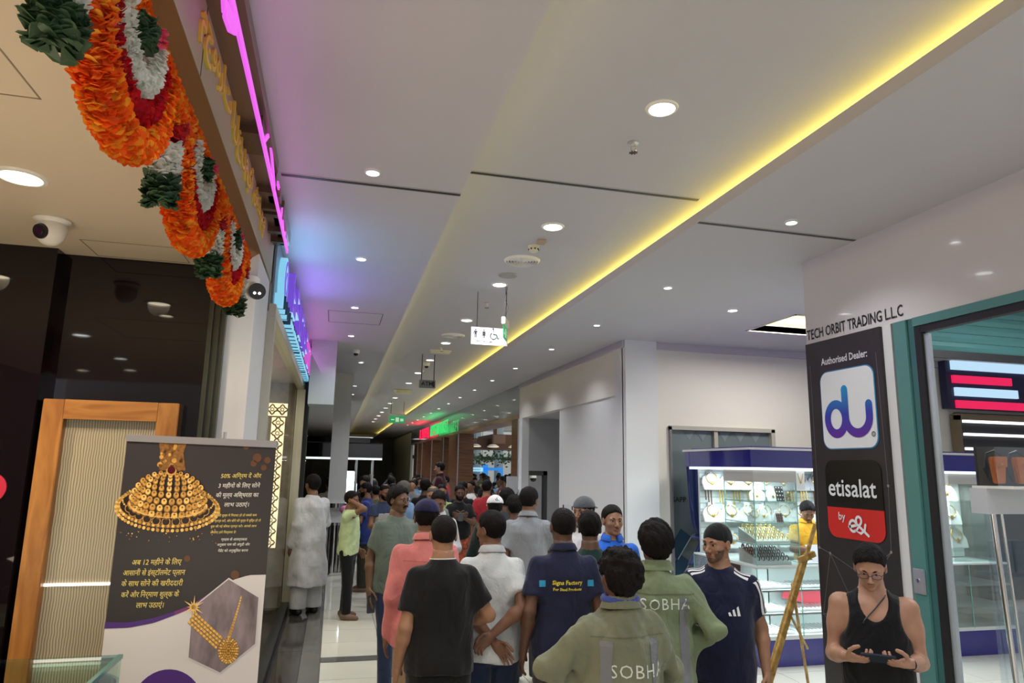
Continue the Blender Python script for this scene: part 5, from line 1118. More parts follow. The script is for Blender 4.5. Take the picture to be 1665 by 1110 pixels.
for i, (x, y_) in enumerate(((5.2, 18.5), (4.6, 19.5), (6.2, 20), (5.5, 21.8))): downlight(x, y_, 4.2, .12, 'flat white downlight inside the supermarket ceiling, %s by distance' % names[i], 'supermarket downlights')
for i, (y0, z) in enumerate(((28, 0), (31, 0), (36, 0), (40, 0))):
    t = thing('goods_shelf', 'crowded goods shelf inside the supermarket, %s by distance' % names[i], 'shelf', (14, y0, 0), 'supermarket shelves')
    B(11.0+i*.6, 11.3+i*.6, y0-1, y0+1.5, 0, 2.0).build('carcass', sign_white, t)
    q = MB(); 
    for zz in (.3, .7, 1.1, 1.5):
        for k in range(12): q.box(10.85+i*.6, 11.0+i*.6, y0-.95+.2*k, y0-.80+.2*k, zz, zz+.18+.1*random.random(), k=k % 3)
    q.build('goods', [mat('goods_red', (.5, .08, .05), .4), mat('goods_yellow', (.7, .5, .08), .4), mat('goods_green', (.1, .3, .12), .4)], t)
pl_ = thing('hanging_plants', 'trailing leaves hung along a black beam inside the supermarket', 'plant', (9, 30, 3.0)); B(5.5, 15, 31, 31.1, 2.38, 2.42).build('beam', black_matte, pl_)
q = MB(); 
for i in range(260):
    x = rng.uniform(5.8, 9.5); z = 2.42+rng.normal(0, .16); a = rng.uniform(0, 6.3); s_ = .09
    q.add([(x, 30.95, z), (x+s_*math.cos(a), 30.93, z+s_*math.sin(a)), (x+1.8*s_*math.cos(a+.4), 30.95, z+1.8*s_*math.sin(a+.4)), (x+s_*math.cos(a+.9), 30.97, z+s_*math.sin(a+.9))], [(0, 1, 2, 3)])
stuff(q.build('leaves', leafp[1], pl_))
# ================================================================== PEOPLE : distance-field figures turned into meshes
F4 = np.float32
def A3(*a): return np.array(a, F4)
def cone(p, a, b, ra, rb):
    ba = b-a; pa = p-a; h = np.clip((pa@ba)/max(float(ba@ba), 1e-9), 0, 1)
    return np.linalg.norm(pa-h[:, None]*ba, axis=1)-(ra+(rb-ra)*h)
def ell(p, c, r):
    q = p-c; k0 = np.linalg.norm(q/r, axis=1); k1 = np.linalg.norm(q/(r*r), axis=1)+1e-6
    return k0*(k0-1)/k1
def smin(a, b, k):
    h = np.clip(.5+.5*(b-a)/k, 0, 1); return b+(a-b)*h-k*h*(1-h)
def smax(a, b, k): return -smin(-a, -b, k)
def tubez(p, zs, rx, ry, cy=None, cx=None):
    z = p[:, 2]; a = np.interp(z, zs, rx).astype(F4); b = np.interp(z, zs, ry).astype(F4)
    y = p[:, 1]-(np.interp(z, zs, cy).astype(F4) if cy is not None else 0)
    x = p[:, 0]-(np.interp(z, zs, cx).astype(F4) if cx is not None else 0)
    d = (np.sqrt((x/a)**2+(y/b)**2)-1)*np.minimum(a, b)
    return smax(d, np.maximum(z-zs[-1], zs[0]-z), .015)
def folds(p, amp, sc=1.0, seed=0, vert=1.0):
    r = np.random.default_rng(seed); o = np.zeros(len(p), F4)
    for i in range(6):
        k = r.normal(0, 1, 3)*np.array([26, 26, 13*vert])*sc; o += np.sin(p@k.astype(F4)+F4(r.uniform(0, 6)) + 1.3*np.sin(p[:, 2]*F4(9*sc)+i))
    return o*amp/3
def surfnet(f, lo, hi, h):
    lo = np.array(lo, F4); n = np.maximum(3, np.ceil((np.array(hi)-lo)/h).astype(int)+1)
    g = np.stack(np.meshgrid(*[lo[i]+h*np.arange(n[i], dtype=F4) for i in range(3)], indexing='ij'), -1).reshape(-1, 3).astype(F4)
    v = f(g).reshape(n)
    # close at the domain border
    v[0] = np.abs(v[0])+1e-4; v[-1] = np.abs(v[-1])+1e-4; v[:, 0] = np.abs(v[:, 0])+1e-4; v[:, -1] = np.abs(v[:, -1])+1e-4; v[:, :, 0] = np.abs(v[:, :, 0])+1e-4; v[:, :, -1] = np.abs(v[:, :, -1])+1e-4
    s = v < 0; m = n-1
    cor = [(i, j, k) for i in (0, 1) for j in (0, 1) for k in (0, 1)]
    cnt = np.zeros(m, np.int8)
    for i, j, k in cor: cnt += s[i:i+m[0], j:j+m[1], k:k+m[2]]
    act = (cnt > 0) & (cnt < 8); idx = -np.ones(m, np.int64); ci = np.argwhere(act); idx[act] = np.arange(len(ci))
    if not len(ci): return np.zeros((0, 3)), np.zeros((0, 4), int)
    acc = np.zeros((len(ci), 3)); c = np.zeros(len(ci))
    for a in cor:
        for ax in range(3):
            if a[ax]: continue
            b = list(a); b[ax] = 1
            va = v[ci[:, 0]+a[0], ci[:, 1]+a[1], ci[:, 2]+a[2]]; vb = v[ci[:, 0]+b[0], ci[:, 1]+b[1], ci[:, 2]+b[2]]
            x = (va < 0) != (vb < 0); t = np.where(x, va/(va-vb+1e-12), 0)
            P = np.tile(np.array(a, float), (len(ci), 1)); P[:, ax] += t
            acc += P*x[:, None]; c += x
    V = lo+h*(ci+acc/c[:, None])
    Q = []
    for ax in range(3):
        b, d = [(1, 2), (2, 0), (0, 1)][ax]
        sl0 = [slice(None)]*3; sl1 = [slice(None)]*3; sl0[ax] = slice(0, -1); sl1[ax] = slice(1, None)
        x = s[tuple(sl0)] != s[tuple(sl1)]; e = np.argwhere(x)
        ok = (e[:, b] > 0) & (e[:, d] > 0) & (e[:, b] < m[b]) & (e[:, d] < m[d]); e = e[ok]
        ins = s[tuple(e.T)]
        def at(db, dd):
            q = e.copy(); q[:, b] -= db; q[:, d] -= dd; return idx[tuple(q.T)]
        quad = np.stack([at(1, 1), at(0, 1), at(0, 0), at(1, 0)], 1); quad[~ins] = quad[~ins][:, ::-1]
        Q.append(quad)
    return V, np.concatenate(Q)
def merge(parts):
    V, Q, n = [], [], 0
    for v, q in parts:
        if len(v): V.append(v); Q.append(q+n); n += len(v)
    return np.concatenate(V), np.concatenate(Q)
def npmesh(name, V, Q, mats, parent, mi=None):
    me = bpy.data.meshes.new(name); me.vertices.add(len(V)); me.vertices.foreach_set('co', np.asarray(V, F4).ravel())
    me.loops.add(len(Q)*4); me.loops.foreach_set('vertex_index', np.asarray(Q, np.int32).ravel())
    me.polygons.add(len(Q)); me.polygons.foreach_set('loop_start', np.arange(0, len(Q)*4, 4, dtype=np.int32))
    if not isinstance(mats, (list, tuple)): mats = [mats]
    for q in mats: me.materials.append(q)
    if mi is not None: me.polygons.foreach_set('material_index', mi.astype(np.int32))
    me.polygons.foreach_set('use_smooth', np.ones(len(Q), bool)); me.update(calc_edges=True)
    o = bpy.data.objects.new(name, me); col.objects.link(o); o.parent = parent
    return o
SKN = {}
def skin(c):
    k = 'skin_%d_%d' % (int(c[0]*1000), int(c[2]*1000))
    return mat(k, c, .42, var=.10, vscale=14, spec=.45)
S1, S2, S3 = (.33, .17, .10), (.20, .095, .055), (.12, .058, .036)
def cloth(name, c, bump=.25, bs=160, rough=.85):
    if name in MT: return MT[name]
    mt = mat(name, c, rough, bump=bump*.8, bscale=bs*.35, bdist=.008, var=.10, vscale=9, sheen=.15, spec=.2)
    nt = mt.node_tree; b = nt.nodes['Principled BSDF']; old = b.inputs['Normal'].links[0].from_node; mp = [n for n in nt.nodes if n.type == 'MAPPING'][0]
    n = nt.nodes.new('ShaderNodeTexNoise'); n.inputs['Scale'].default_value = 5.5; n.inputs['Detail'].default_value = 1.5; n.inputs['Distortion'].default_value = 1.6; n.noise_dimensions = '3D'
    m2 = nt.nodes.new('ShaderNodeMapping'); m2.inputs['Scale'].default_value = (1.3, 1.3, .75); m2.inputs['Rotation'].default_value = (.3, .5, 0)
    nt.links.new(mp.outputs[0], m2.inputs[0]); nt.links.new(m2.outputs[0], n.inputs['Vector'])
    r = nt.nodes.new('ShaderNodeMath'); r.operation = 'PINGPONG'; r.inputs[1].default_value = .30; nt.links.new(n.outputs['Fac'], r.inputs[0])
    b2 = nt.nodes.new('ShaderNodeBump'); b2.inputs['Strength'].default_value = .38; b2.inputs['Distance'].default_value = .05
    nt.links.new(r.outputs[0], b2.inputs['Height']); nt.links.new(old.outputs[0], b2.inputs['Normal']); nt.links.new(b2.outputs[0], b.inputs['Normal'])
    return mt
def ik(S, W, l1, l2, pole):
    d = W-S; L = float(np.linalg.norm(d)); L2 = min(L, (l1+l2)*.998); u = d/L
    W = S+u*L2; a = (l1*l1-l2*l2+L2*L2)/(2*L2); hh = math.sqrt(max(l1*l1-a*a, 0))
    p = pole-u*float(pole@u); p = p/(np.linalg.norm(p)+1e-6)
    return (S+u*a+p*hh).astype(F4), W.astype(F4)
ARMS = {  # wrist target, pole, palm normal, finger curl  (for the right arm, +x ; mirrored for the left)
 'down': ((.232, .02, .855), (.25, -1, 0), (-1, 0, 0), .35), 'down_out': ((.30, .0, .87), (.4, -1, 0), (-1, 0, 0), .4),
 'hold': ((.10, .27, 1.10), (.6, -.2, -1), (-.8, .1, .6), .75), 'behind': ((-.035, -.165, .93), (1, -.5, .2), (0, -1, 0), .55),
 'hip': ((.185, .06, 1.01), (1, -.6, .1), (-1, .3, -.3), .8), 'front': ((.02, .20, 1.02), (1, -.3, -.5), (-.2, -.9, .2), .6),
 'head': ((.085, .015, 1.70), (1, .45, .4), (-1, 0, -.2), .5), 'chest': ((.02, .20, 1.24), (1, 0, -.8), (-.3, -1, 0), .6),
 'write': ((.12, .34, 1.06), (.8, -.4, -.6), (0, 0, -1), .6), 'counter': ((.16, .36, 1.10), (.8, -.3, -.8), (0, 0, -1), .3)}
class Person:
    def __init__(s, label, x, y, rz, h=1.70, lod=1, sk=S2, arms=('down', 'down'), head=(0, 0), legs='stand', fat=0., hair='short', hairc=(.008, .006, .006), z=0, group=None, seed=0, lean=0., shw=1.0, look=None):
        s.t = thing('person', label, 'person', (x, y, z), group, rz); s.s = h/1.72; s.lod = lod; s.fat = fat; s.seed = seed; s.shw = shw
        s.sk = skin(sk); s.skc = sk; s.lean = lean; s.hair = hair; s.hairc = hairc
        s.SH = {1: A3(.156*shw, -.008, 1.372), -1: A3(-.156*shw, -.008, 1.372)}; s.EL, s.WR, s.HN = {}, {}, {}
        for sd, an in ((1, arms[0]), (-1, arms[1])):
            W, P, N, cu = ARMS[an] if isinstance(an, str) else an
            W = A3(W[0]*sd, W[1], W[2]); P = A3(P[0]*sd, P[1], P[2]); N = A3(N[0]*sd, N[1], N[2])
            W = W + A3(fat*.5*sd, 0, 0)*(1 if an in ('down', 'down_out') else 0)
            s.EL[sd], s.WR[sd] = ik(s.SH[sd], W, .285, .255, P); s.HN[sd] = (N, cu)
        lg = {'stand': ((.095, 0, .48, .10, -.02, .085), (.095, 0, .48, .10, -.02, .085)), 'wide': ((.14, .01, .48, .19, -.02, .085), (.14, .01, .48, .19, -.02, .085)),
              'walk': ((.10, .10, .50, .10, .14, .085), (.10, -.02, .50, .10, -.24, .12)), 'shift': ((.12, .05, .49, .13, .06, .085), (.09, -.01, .48, .09, -.04, .085))}[legs]
        s.KN, s.AN = {}, {}
        for sd, (a, b, c, d, e, f) in zip((1, -1), lg): s.KN[sd] = A3(a*sd, b, c); s.AN[sd] = A3(d*sd, e, f)
        yw, pt = R(head[0]), R(head[1])     # head: turn to own left +, nod down +
        Rz = np.array([[math.cos(yw), -math.sin(yw), 0], [math.sin(yw), math.cos(yw), 0], [0, 0, 1]]); Rx = np.array([[1, 0, 0], [0, math.cos(-pt), -math.sin(-pt)], [0, math.sin(-pt), math.cos(-pt)]])
        s.HR = (Rz@Rx).astype(F4); s.piv = A3(0, -.005, 1.50)
    def H_(s, p): return (p-s.piv)@s.HR+s.piv          # world of the figure -> head frame
    def Hi(s, p): return (np.asarray(p, F4)-s.piv)@s.HR.T+s.piv
    # ---- fields
    def f_head(s, p, fine=True):
        p = s.H_(p)
        d = ell(p, A3(0, -.012, 1.632), A3(.076, .094, .088)); d = smin(d, ell(p, A3(0, .030, 1.585), A3(.060, .058, .086)), .03)
        d = smin(d, ell(p, A3(0, .030, 1.535), A3(.048, .048, .036)), .025)
        if fine:
            q = p.copy(); q[:, 0] = np.abs(q[:, 0])
            d = smin(d, ell(q, A3(.020, .076, 1.628), A3(.032, .014, .009)), .012)
            d = smin(d, ell(q, A3(.040, .058, 1.583), A3(.022, .022, .018)), .02)
            d = smax(d, -ell(q, A3(.031, .098, 1.609), A3(.017, .015, .011)), .012)
            d = smin(d, ell(q, A3(.031, .0735, 1.6185), A3(.017, .011, .004)), .005)
            d = smin(d, cone(p, A3(0, .084, 1.615), A3(0, .110, 1.579), .007, .011), .012); d = smin(d, ell(q, A3(.011, .100, 1.573), A3(.010, .012, .008)), .006)
            d = smin(d, ell(p, A3(0, .091, 1.5485), A3(.025, .010, .0052)), .005); d = smin(d, ell(p, A3(0, .089, 1.5385), A3(.021, .011, .0062)), .005)
            d = smin(d, ell(p, A3(0, .074, 1.514), A3(.022, .018, .015)), .018)
            e = ell(q, A3(.078, -.005, 1.600), A3(.010, .021, .033)); e = np.maximum(e, -ell(q, A3(.087, .0, 1.603), A3(.006, .012, .02))); d = smin(d, e, .006)
        else:
            d = smin(d, cone(p, A3(0, .084, 1.615), A3(0, .106, 1.579), .008, .012), .015)
            q = p.copy(); q[:, 0] = np.abs(q[:, 0]); d = smin(d, ell(q, A3(.078, -.005, 1.600), A3(.012, .021, .033)), .008)
        return d
    def f_neck(s, p):
        b = s.Hi([[0, -.012, 1.57]])[0].astype(F4); return cone(p, A3(0, -.012, 1.42), b, .060+.2*s.fat, .053+.15*s.fat)
    def torso_secs(s, off=0.0, boxy=0.0):
        f = s.fat; w_ = s.shw
        zs = np.array([.78, .90, 1.00, 1.08, 1.20, 1.32, 1.39, 1.435, 1.475, 1.52]); rx = np.array([.152, .162, .144, .138, .146, .154*w_, .134*w_, .090*w_, .062, .055]); ry = np.array([.110, .118, .104, .104, .112, .118, .100, .080, .062, .056])
        rx = rx+np.array([.3, .8, 1, 1.1, .9, .4, .2, .1, .1, 0])*f; ry = ry+np.array([.3, .8, 1.2, 1.3, 1, .4, .2, .1, .1, 0])*f
        cy = np.array([0, 0, .01, .015, .01, .0, -.005, -.012, -.014, -.012])+np.array([0, .2, .7, .9, .6, .1, 0, 0, 0, 0])*f
        if boxy: rx = np.maximum(rx, np.array([.160, .164, .160, .157, .154, .0, .0, 0, 0, 0])+f*.8); ry = np.maximum(ry, np.array([.125, .128, .124, .120, .118, 0, 0, 0, 0, 0])+f)
        oz = off*np.interp(zs, [1.30, 1.46], [1, .45]); return zs, rx+oz, ry+oz, cy
    def f_torso(s, p):
        zs, rx, ry, cy = s.torso_secs(); d = tubez(p, zs, rx, ry, cy)
        for sd in (1, -1): d = smin(d, ell(p, s.SH[sd]+A3(-.012*sd, 0, .0), A3(.056, .052, .050)), .05)
        return d
    def f_arm(s, p, sd):
        m_ = (1+s.fat*1.6)*getattr(s, 'thin', 1); up = getattr(s, 'muscle', 1.0)
        d = cone(p, s.SH[sd], s.EL[sd], .046*m_*up, .037*m_); mid = s.SH[sd]*.6+s.EL[sd]*.4; d = smin(d, ell(p, mid, A3(.045, .047, .07)*m_*up*.98), .03)
        fm = s.EL[sd]*.72+s.WR[sd]*.28; d = smin(d, cone(p, s.EL[sd], fm, .040*m_, .042*m_), .02); d = smin(d, cone(p, fm, s.WR[sd], .041*m_, .026*m_), .02)
        return d
    def hand_prims(s, sd):
        N, cu = s.HN[sd]; W = s.WR[sd]; d = W-s.EL[sd]; d = d/np.linalg.norm(d)
        if getattr(s, 'hdir', {}).get(sd) is not None: d = np.array(s.hdir[sd], F4); d /= np.linalg.norm(d)
        n = N-d*float(N@d); n = n/(np.linalg.norm(n)+1e-6)
        t = np.cross(d, n)*sd*1.0      # thumb side
        if float(t@A3(0, 1, .3)) < 0 and getattr(s, 'thumbfix', True): pass
        t = t/np.linalg.norm(t); P = [('p', W+d*.048, d, t, n)]
        L = [.060, .074, .078, .070]; off = [-.030, -.010, .011, .031]; segs = []
        for i in range(4):
            b = W+d*(.086-.004*abs(i-2))+t*off[i]; ph = cu*(.45-.05*i); r = .0095
            for fr in (.42, .32, .26):
                dr = d*math.cos(ph)+n*math.sin(ph); e = b+dr*L[i]*fr*1.12; segs.append((b, e, r, r-.0008)); b = e; r -= .0009; ph += cu*.85
        b = W+d*.022+t*.030+n*.006; dr = d*.62+t*.62+n*.40; dr /= np.linalg.norm(dr)
        for fr in (.042, .034, .026):
            e = b+dr*fr; segs.append((b, e, .0115, .0098)); b = e; dr = dr+d*.35-t*.22*(1+cu)+n*.15*cu; dr /= np.linalg.norm(dr)
        return P, segs
    def f_hand(s, p, sd, PS):
        P, segs = PS; _, c, d, t, n = P[0]
        M = np.stack([t, n, d], 1).astype(F4); q = (p-c)@M
        dd = ell(q, A3(0, 0, 0), A3(.043, .0175, .052)); dd = smin(dd, cone(p, s.WR[sd]-d*.03, s.WR[sd]+d*.02, .027, .024), .02)
        g = None
        for (a, b, ra, rb) in segs:
            e = cone(p, a.astype(F4), b.astype(F4), ra, rb); g = e if g is None else np.minimum(g, e)
        return smin(dd, g, .007)
    def body(s, thin=1.0):
        s.thin = thin
        L = s.lod; hz = [.0052, .0075, .013][L]
        if s.hair == 'face' or getattr(s, 'facing', 0): hz = [.0042, .0055, .010][L]
        parts = []
        def ftl(p):
            d = smin(s.f_torso(p), s.f_neck(p), .03)
            for sd in (1, -1):
                hip = A3(.088*sd, 0, .90); d = smin(d, cone(p, hip, s.KN[sd], .080, .052), .04); d = smin(d, cone(p, s.KN[sd], s.AN[sd], .052, .036), .02)
                foot = s.AN[sd]+A3(.01*sd, .03, -.045); d = smin(d, ell(p, foot+A3(0, .03, 0), A3(.042, .115, .038)), .03)
            return d
        if getattr(s, 'bare', False):
            parts.append(surfnet(lambda p: smin(smin(ftl(p), s.f_arm(p, 1), .035), s.f_arm(p, -1), .035), (-.5, -.3, 0), (.5, .45, 1.56), .010))
        else:
            parts.append(surfnet(ftl, (-.3, -.34, 0), (.3, .34, 1.54), .022))
            hz2 = [.010, .012, .018][L]
            for sd in (1, -1):
                J = np.stack([s.SH[sd], s.EL[sd], s.WR[sd]]); parts.append(surfnet(lambda p: s.f_arm(p, sd), J.min(0)-.085, J.max(0)+.085, hz2))
        for sd in (1, -1):
            PS = s.hand_prims(sd); J = np.stack([x for g in PS[1] for x in g[:2]]+[s.WR[sd]])
            parts.append(surfnet(lambda p: s.f_hand(p, sd, PS), J.min(0)-.035, J.max(0)+.035, [.0050, .0068, .011][L]))
        fine = L < 2
        hc = s.Hi([[0, 0, 1.6]])[0]
        parts.append(surfnet(lambda p: smin(s.f_head(p, fine), s.f_neck(p), .02), hc-np.array([.135, .15, .16]), hc+np.array([.135, .155, .14]), hz))
        V, Q = merge(parts)
        mi = None
        if fine:
            C = s.H_(V[Q].mean(1).astype(F4)); lip = ell(C, A3(0, .098, 1.5432), A3(.026, .016, .0125)) < 0; mi = lip.astype(int)
        lipm = skin((s.skc[0]*.80, s.skc[1]*.62, s.skc[2]*.70))
        return npmesh('body', V*s.s, Q, [s.sk, lipm], s.t, mi)
    def face(s, moustache=False, beard=0, glasses=False, brow=True):
        def hm(q, name, m_, smooth='all'):
            q.v = [tuple(s.Hi([v])[0]*s.s) for v in q.v]; return q.build(name, m_, s.t, smooth=smooth, local=True)
        hairm = s.hm()
        for sd in (1, -1):
            q = MB(); q.ell((.031*sd, .0705, 1.6095), .0135, .0125, .0095, 12, 8); e = hm(q, 'eye', mat('eye_white', (.55, .53, .50), .2))
            q = MB(); q.lathe([(.0001, .0), (.0062, .0), (.0062, -.002)], (.031*sd, .0838, 1.6095), 12, ax=(0, 1, 0), caps=False)
            o = hm(q, 'iris', mat('iris', (.012, .007, .004), .1)); o.parent = e
            if brow:
                q = MB(); q.tube([(sd*.014, .089, 1.627), (sd*.026, .0885, 1.6325), (sd*.040, .0795, 1.6315), (sd*.049, .069, 1.625)], [.0035, .0045, .004, .002], 6); hm(q, 'eyebrow', hairm)
        if moustache:
            q = MB(); q.tube([(-.030, .086, 1.548), (-.018, .099, 1.558), (0, .105, 1.562), (.018, .099, 1.558), (.030, .086, 1.548)], [.003, .006, .0055, .006, .003], 8); hm(q, 'moustache', hairm)
        if beard:
            def fb(p):
                ph = s.H_(p); d = s.f_head(p, True)-.006*beard; up = np.where(np.abs(ph[:, 0]) < .03, 1.532, 1.56+.0*ph[:, 1]); 
                return np.maximum(np.maximum(d, ph[:, 2]-up-.02*(np.abs(ph[:, 0]) > .05)), -(ph[:, 1]-.015))
            hc = s.Hi([[0, .05, 1.53]])[0]; V, Q = surfnet(fb, hc-.09, hc+.09, .005); npmesh('beard', V*s.s, Q, hairm if beard >= .5 else mat('stubble', (.115, .062, .040), .7, var=.35, vscale=200), s.t)
        if glasses:
            q = MB()
            for sd in (1, -1):
                q.tube([(sd*.033+.024*np.sign(math.cos(a))*abs(math.cos(a))**.7, .101-.15*abs(.024*math.cos(a)), 1.606+.015*np.sign(math.sin(a))*abs(math.sin(a))**.7) for a in np.linspace(0, 2*math.pi, 20, endpoint=False)], .0017, 5, closed=True)
                q.tube([(sd*.057, .098, 1.612), (sd*.078, .06, 1.611), (sd*.084, 0, 1.606)], .0017, 5)
            q.tube([(-.010, .1015, 1.609), (.010, .1015, 1.609)], .0017, 5); g = hm(q, 'glasses', black_plastic)
            q = MB(); 
            for sd in (1, -1): q.add([(sd*.033+.024*math.cos(a), .1, 1.606+.015*math.sin(a)) for a in np.linspace(0, 2*math.pi, 16, endpoint=False)], [tuple(range(16))])
            o = hm(q, 'lens', glass('lens_glass', (.95, .97, 1), .03), smooth=False); o.parent = g
    def hm(s):
        c = s.hairc; return mat('hair_%d_%d' % (int(c[0]*1000), int(c[1]*1000)), c, .6, bump=.8, bscale=150, bdist=.010, spec=.14, stretch=(1, 1, .22))
    def mkhair(s, thick=.014, zf=1.668, zn=1.535, yb=-.005, rough=.004, bald=0, seed=0, name='hair', m_=None, side=1.60):
        def fh(p):
            q = s.H_(p); d = ell(q, A3(0, -.014, 1.634), A3(.076+thick, .095+thick, .089+thick*1.3))
            d = d+folds(q, rough*.8, 2.6, seed, 1.3)+folds(q, rough*.35, 6.3, seed+5, 1.1)
            keep = np.minimum(zf+.012*np.cos(q[:, 0]*38)-q[:, 2], np.maximum(q[:, 1]-yb-np.interp(q[:, 2], [1.55, 1.595, 1.63, 1.67], [-.025, .0, .035, .06]).astype(F4), zn-q[:, 2]))
            d = smax(d, keep, .006)
            d = np.maximum(d, -ell(np.abs(q)*A3(1, 0, 0)+q*A3(0, 1, 1), A3(.088, .0, 1.595), A3(.022, .024, .034)))
            if bald: d = np.maximum(d, -ell(q, A3(0, -.03, 1.735), A3(.058, .068, .045)*bald))
            return d
        hc = s.Hi([[0, -.015, 1.635]])[0]; e = .115+thick
        V, Q = surfnet(fh, hc-np.array([e-.01, e+.02, .13]), hc+np.array([e-.01, e+.02, .125+thick]), [.0055, .007, .012][s.lod])
        return npmesh(name, V*s.s, Q, m_ or s.hm(), s.t)
    def cap(s, m_, brim=1, backward=False):
        def fc(p):
            q = s.H_(p); d = ell(q, A3(0, -.014, 1.640), A3(.092, .108, .098)); return smax(np.maximum(d, -ell(q, A3(0, -.014, 1.635), A3(.083, .100, .088))), 1.645-.10*(q[:, 1])*(1 if not backward else -1)*0-q[:, 2]+(.25*np.minimum(q[:, 1]+.02, 0))*0, .004)
        hc = s.Hi([[0, -.014, 1.69]])[0]; V, Q = surfnet(fc, hc-np.array([.12, .135, .09]), hc+np.array([.12, .135, .09]), .0065); c_ = npmesh('cap', V*s.s, Q, m_, s.t)
        if brim:
            sg = -1 if backward else 1
            def fbm(p):
                q = s.H_(p); y = q[:, 1]*sg; d = np.sqrt((q[:, 0]/.078)**2+((y-.085)/.080)**2)*.078-.078; top = np.abs(q[:, 2]-(1.652-.22*(y-.08)-3.2*q[:, 0]**2))-.0045
                return np.maximum(np.maximum(d, top), .085*.9-y)
            hc = s.Hi([[0, .115*sg, 1.645]])[0]; V, Q = surfnet(fbm, hc-.1, hc+.1, .0055); o = npmesh('brim', V*s.s, Q, m_, c_)
        return c_
    # ---- clothes
    def top(s, m_, sleeve=.62, hem=.84, off=.014, amp=.004, neck=1.478, name='shirt', long=False, loose=0, tank=False, vneck=0, cuffr=.034, high=False):
        zs, rx, ry, cy = s.torso_secs(off, .5 if not tank else .3); lz = loose*np.interp(zs, [1.15, 1.42], [1, .05]); rx = rx+lz; ry = ry+lz*.8
        zs = zs.copy(); m = zs <= 1.5; zs, rx, ry, cy = zs[m], rx[m], ry[m], cy[m]
        if hem < .78: zs = np.r_[hem, zs]; rx = np.r_[rx[0]+.03, rx]; ry = np.r_[ry[0]+.04, ry]; cy = np.r_[0, cy]
        mf = 1+s.fat*1.6
        def f(p):
            d = tubez(p, zs, rx, ry, cy)
            if tank:
                for sd in (1, -1): d = smin(d, ell(p, s.SH[sd]+A3(-.045*sd, 0, .0), A3(.05, .072, .055)), .03)
                d = d+folds(p, amp, .8, s.seed, .6)
                for sd in (1, -1):
                    q = p-(s.SH[sd]+A3(.042*sd, 0, -.02)); d = smax(d, -(np.sqrt((q[:, 0]/.088)**2+(q[:, 2]/.16)**2)-1)*.085, .008)
                q = p-A3(0, .12, 1.47); d = smax(d, -(np.sqrt((q[:, 0]/.085)**2+(q[:, 2]/.165)**2+((q[:, 1])/.16)**2)-1)*.08, .006)
            else:
                for sd in (1, -1):
                    S, E, W = s.SH[sd], s.EL[sd], s.WR[sd]
                    if long:
                        a = smin(cone(p, S, E, (.056+off*.4)*mf+loose*.25, (.050+loose*.5)*mf), cone(p, E, W-(W-E)*.04, (.050+loose*.5)*mf, cuffr+loose*.2), .025)
                    else:
                        En = S+(E-S)*sleeve; dn = (E-S)/np.linalg.norm(E-S); a = cone(p, S, S+(E-S)*1.0, (.054+off*.4)*mf, (.056+off*.6+loose*.3)*mf); a = smax(a, (p-En)@dn, .006)
                    d = smin(d, a, .05)
                d = d+folds(p, amp, .8, s.seed, .6)+folds(p, amp*.5, 1.7, s.seed+3, .8)
            d = smax(d, hem-p[:, 2]+.012*np.sin(p[:, 0]*14+s.seed), .008)
            d = smax(d, p[:, 2]-(neck+(.0 if high else 0)), .01)
            nk = ell(p, A3(0, .028, neck+.012), A3(.060, .060+vneck, .036+vneck)); d = smax(d, -nk, .008)
            return d
        s.ftop = f
        J = np.stack(list(s.SH.values())+list(s.EL.values())+(list(s.WR.values()) if long else [])+[A3(.19+s.fat, .13+s.fat*1.5+loose, hem+.05), A3(-.19-s.fat, -.14-s.fat-loose, 1.46)])
        lo = J.min(0)-.11; hi = J.max(0)+.11; lo[2] = max(lo[2], hem-.03) if not long else min(lo[2], hem-.03); hi[2] = max(min(hi[2], 1.9 if long else 1.62), neck+.03)
        V, Q = surfnet(f, lo, hi, [.0105, .0145, .022][s.lod])
        return npmesh(name, V*s.s, Q, m_, s.t)
    def collar(s, m_, w_=.03, z=1.468, r=(.064, .064), parent=None):
        q = MB(); n = 28
        def ringp(rr, zz, oy=0): return [((r[0]+rr)*math.cos(a), -.008+oy+(r[1]+rr)*math.sin(a), zz-.012*math.sin(a)) for a in np.linspace(R(-250), R(70), n)]
        rows = [ringp(.004, z-.012), ringp(.001, z+.018), ringp(.004, z+w_+.004), ringp(.012, z+w_), ringp(.020+w_*.2, z+.004), ringp(.020+w_*.25, z-.006)]
        vs = [p for r_ in rows for p in r_]; q.add([tuple(np.array(v)*s.s) for v in vs], [(i*n+j, i*n+j+1, (i+1)*n+j+1, (i+1)*n+j) for i in range(len(rows)-1) for j in range(n-1)])
        return q.build('collar', m_, parent or s.t, smooth='all', local=True)
    def pants(s, m_, r=(.100, .070, .062), waist=1.02, ank=.075, amp=.004, name='trousers', short=None):
        zs, rx, ry, cy = s.torso_secs(.008, 0)
        k = zs <= 1.09; zs, rx, ry, cy = zs[k], rx[k], ry[k], cy[k]
        def f(p):
            d = tubez(p, zs, rx, ry, cy); g = None
            for sd in (1, -1):
                hip = A3(.088*sd, 0, .88); e = smin(cone(p, hip, s.KN[sd], r[0], r[1]), cone(p, s.KN[sd], s.AN[sd]+A3(0, 0, -.03), r[1], r[2]), .02); g = e if g is None else np.minimum(g, e)
            d = smin(d, g, .03)+folds(p, amp, .9, s.seed+11, .9)
            return smax(smax(d, p[:, 2]-waist, .006), (short or ank)-p[:, 2], .005)
        J = np.stack([s.AN[1], s.AN[-1], s.KN[1], s.KN[-1], A3(.19+s.fat, .16+s.fat, .9), A3(-.19-s.fat, -.16-s.fat, .9)]); lo = J.min(0)-.09; hi = J.max(0)+.09; lo[2] = .02; hi[2] = waist+.03
        V, Q = surfnet(f, lo, hi, [.0125, .0165, .024][s.lod])
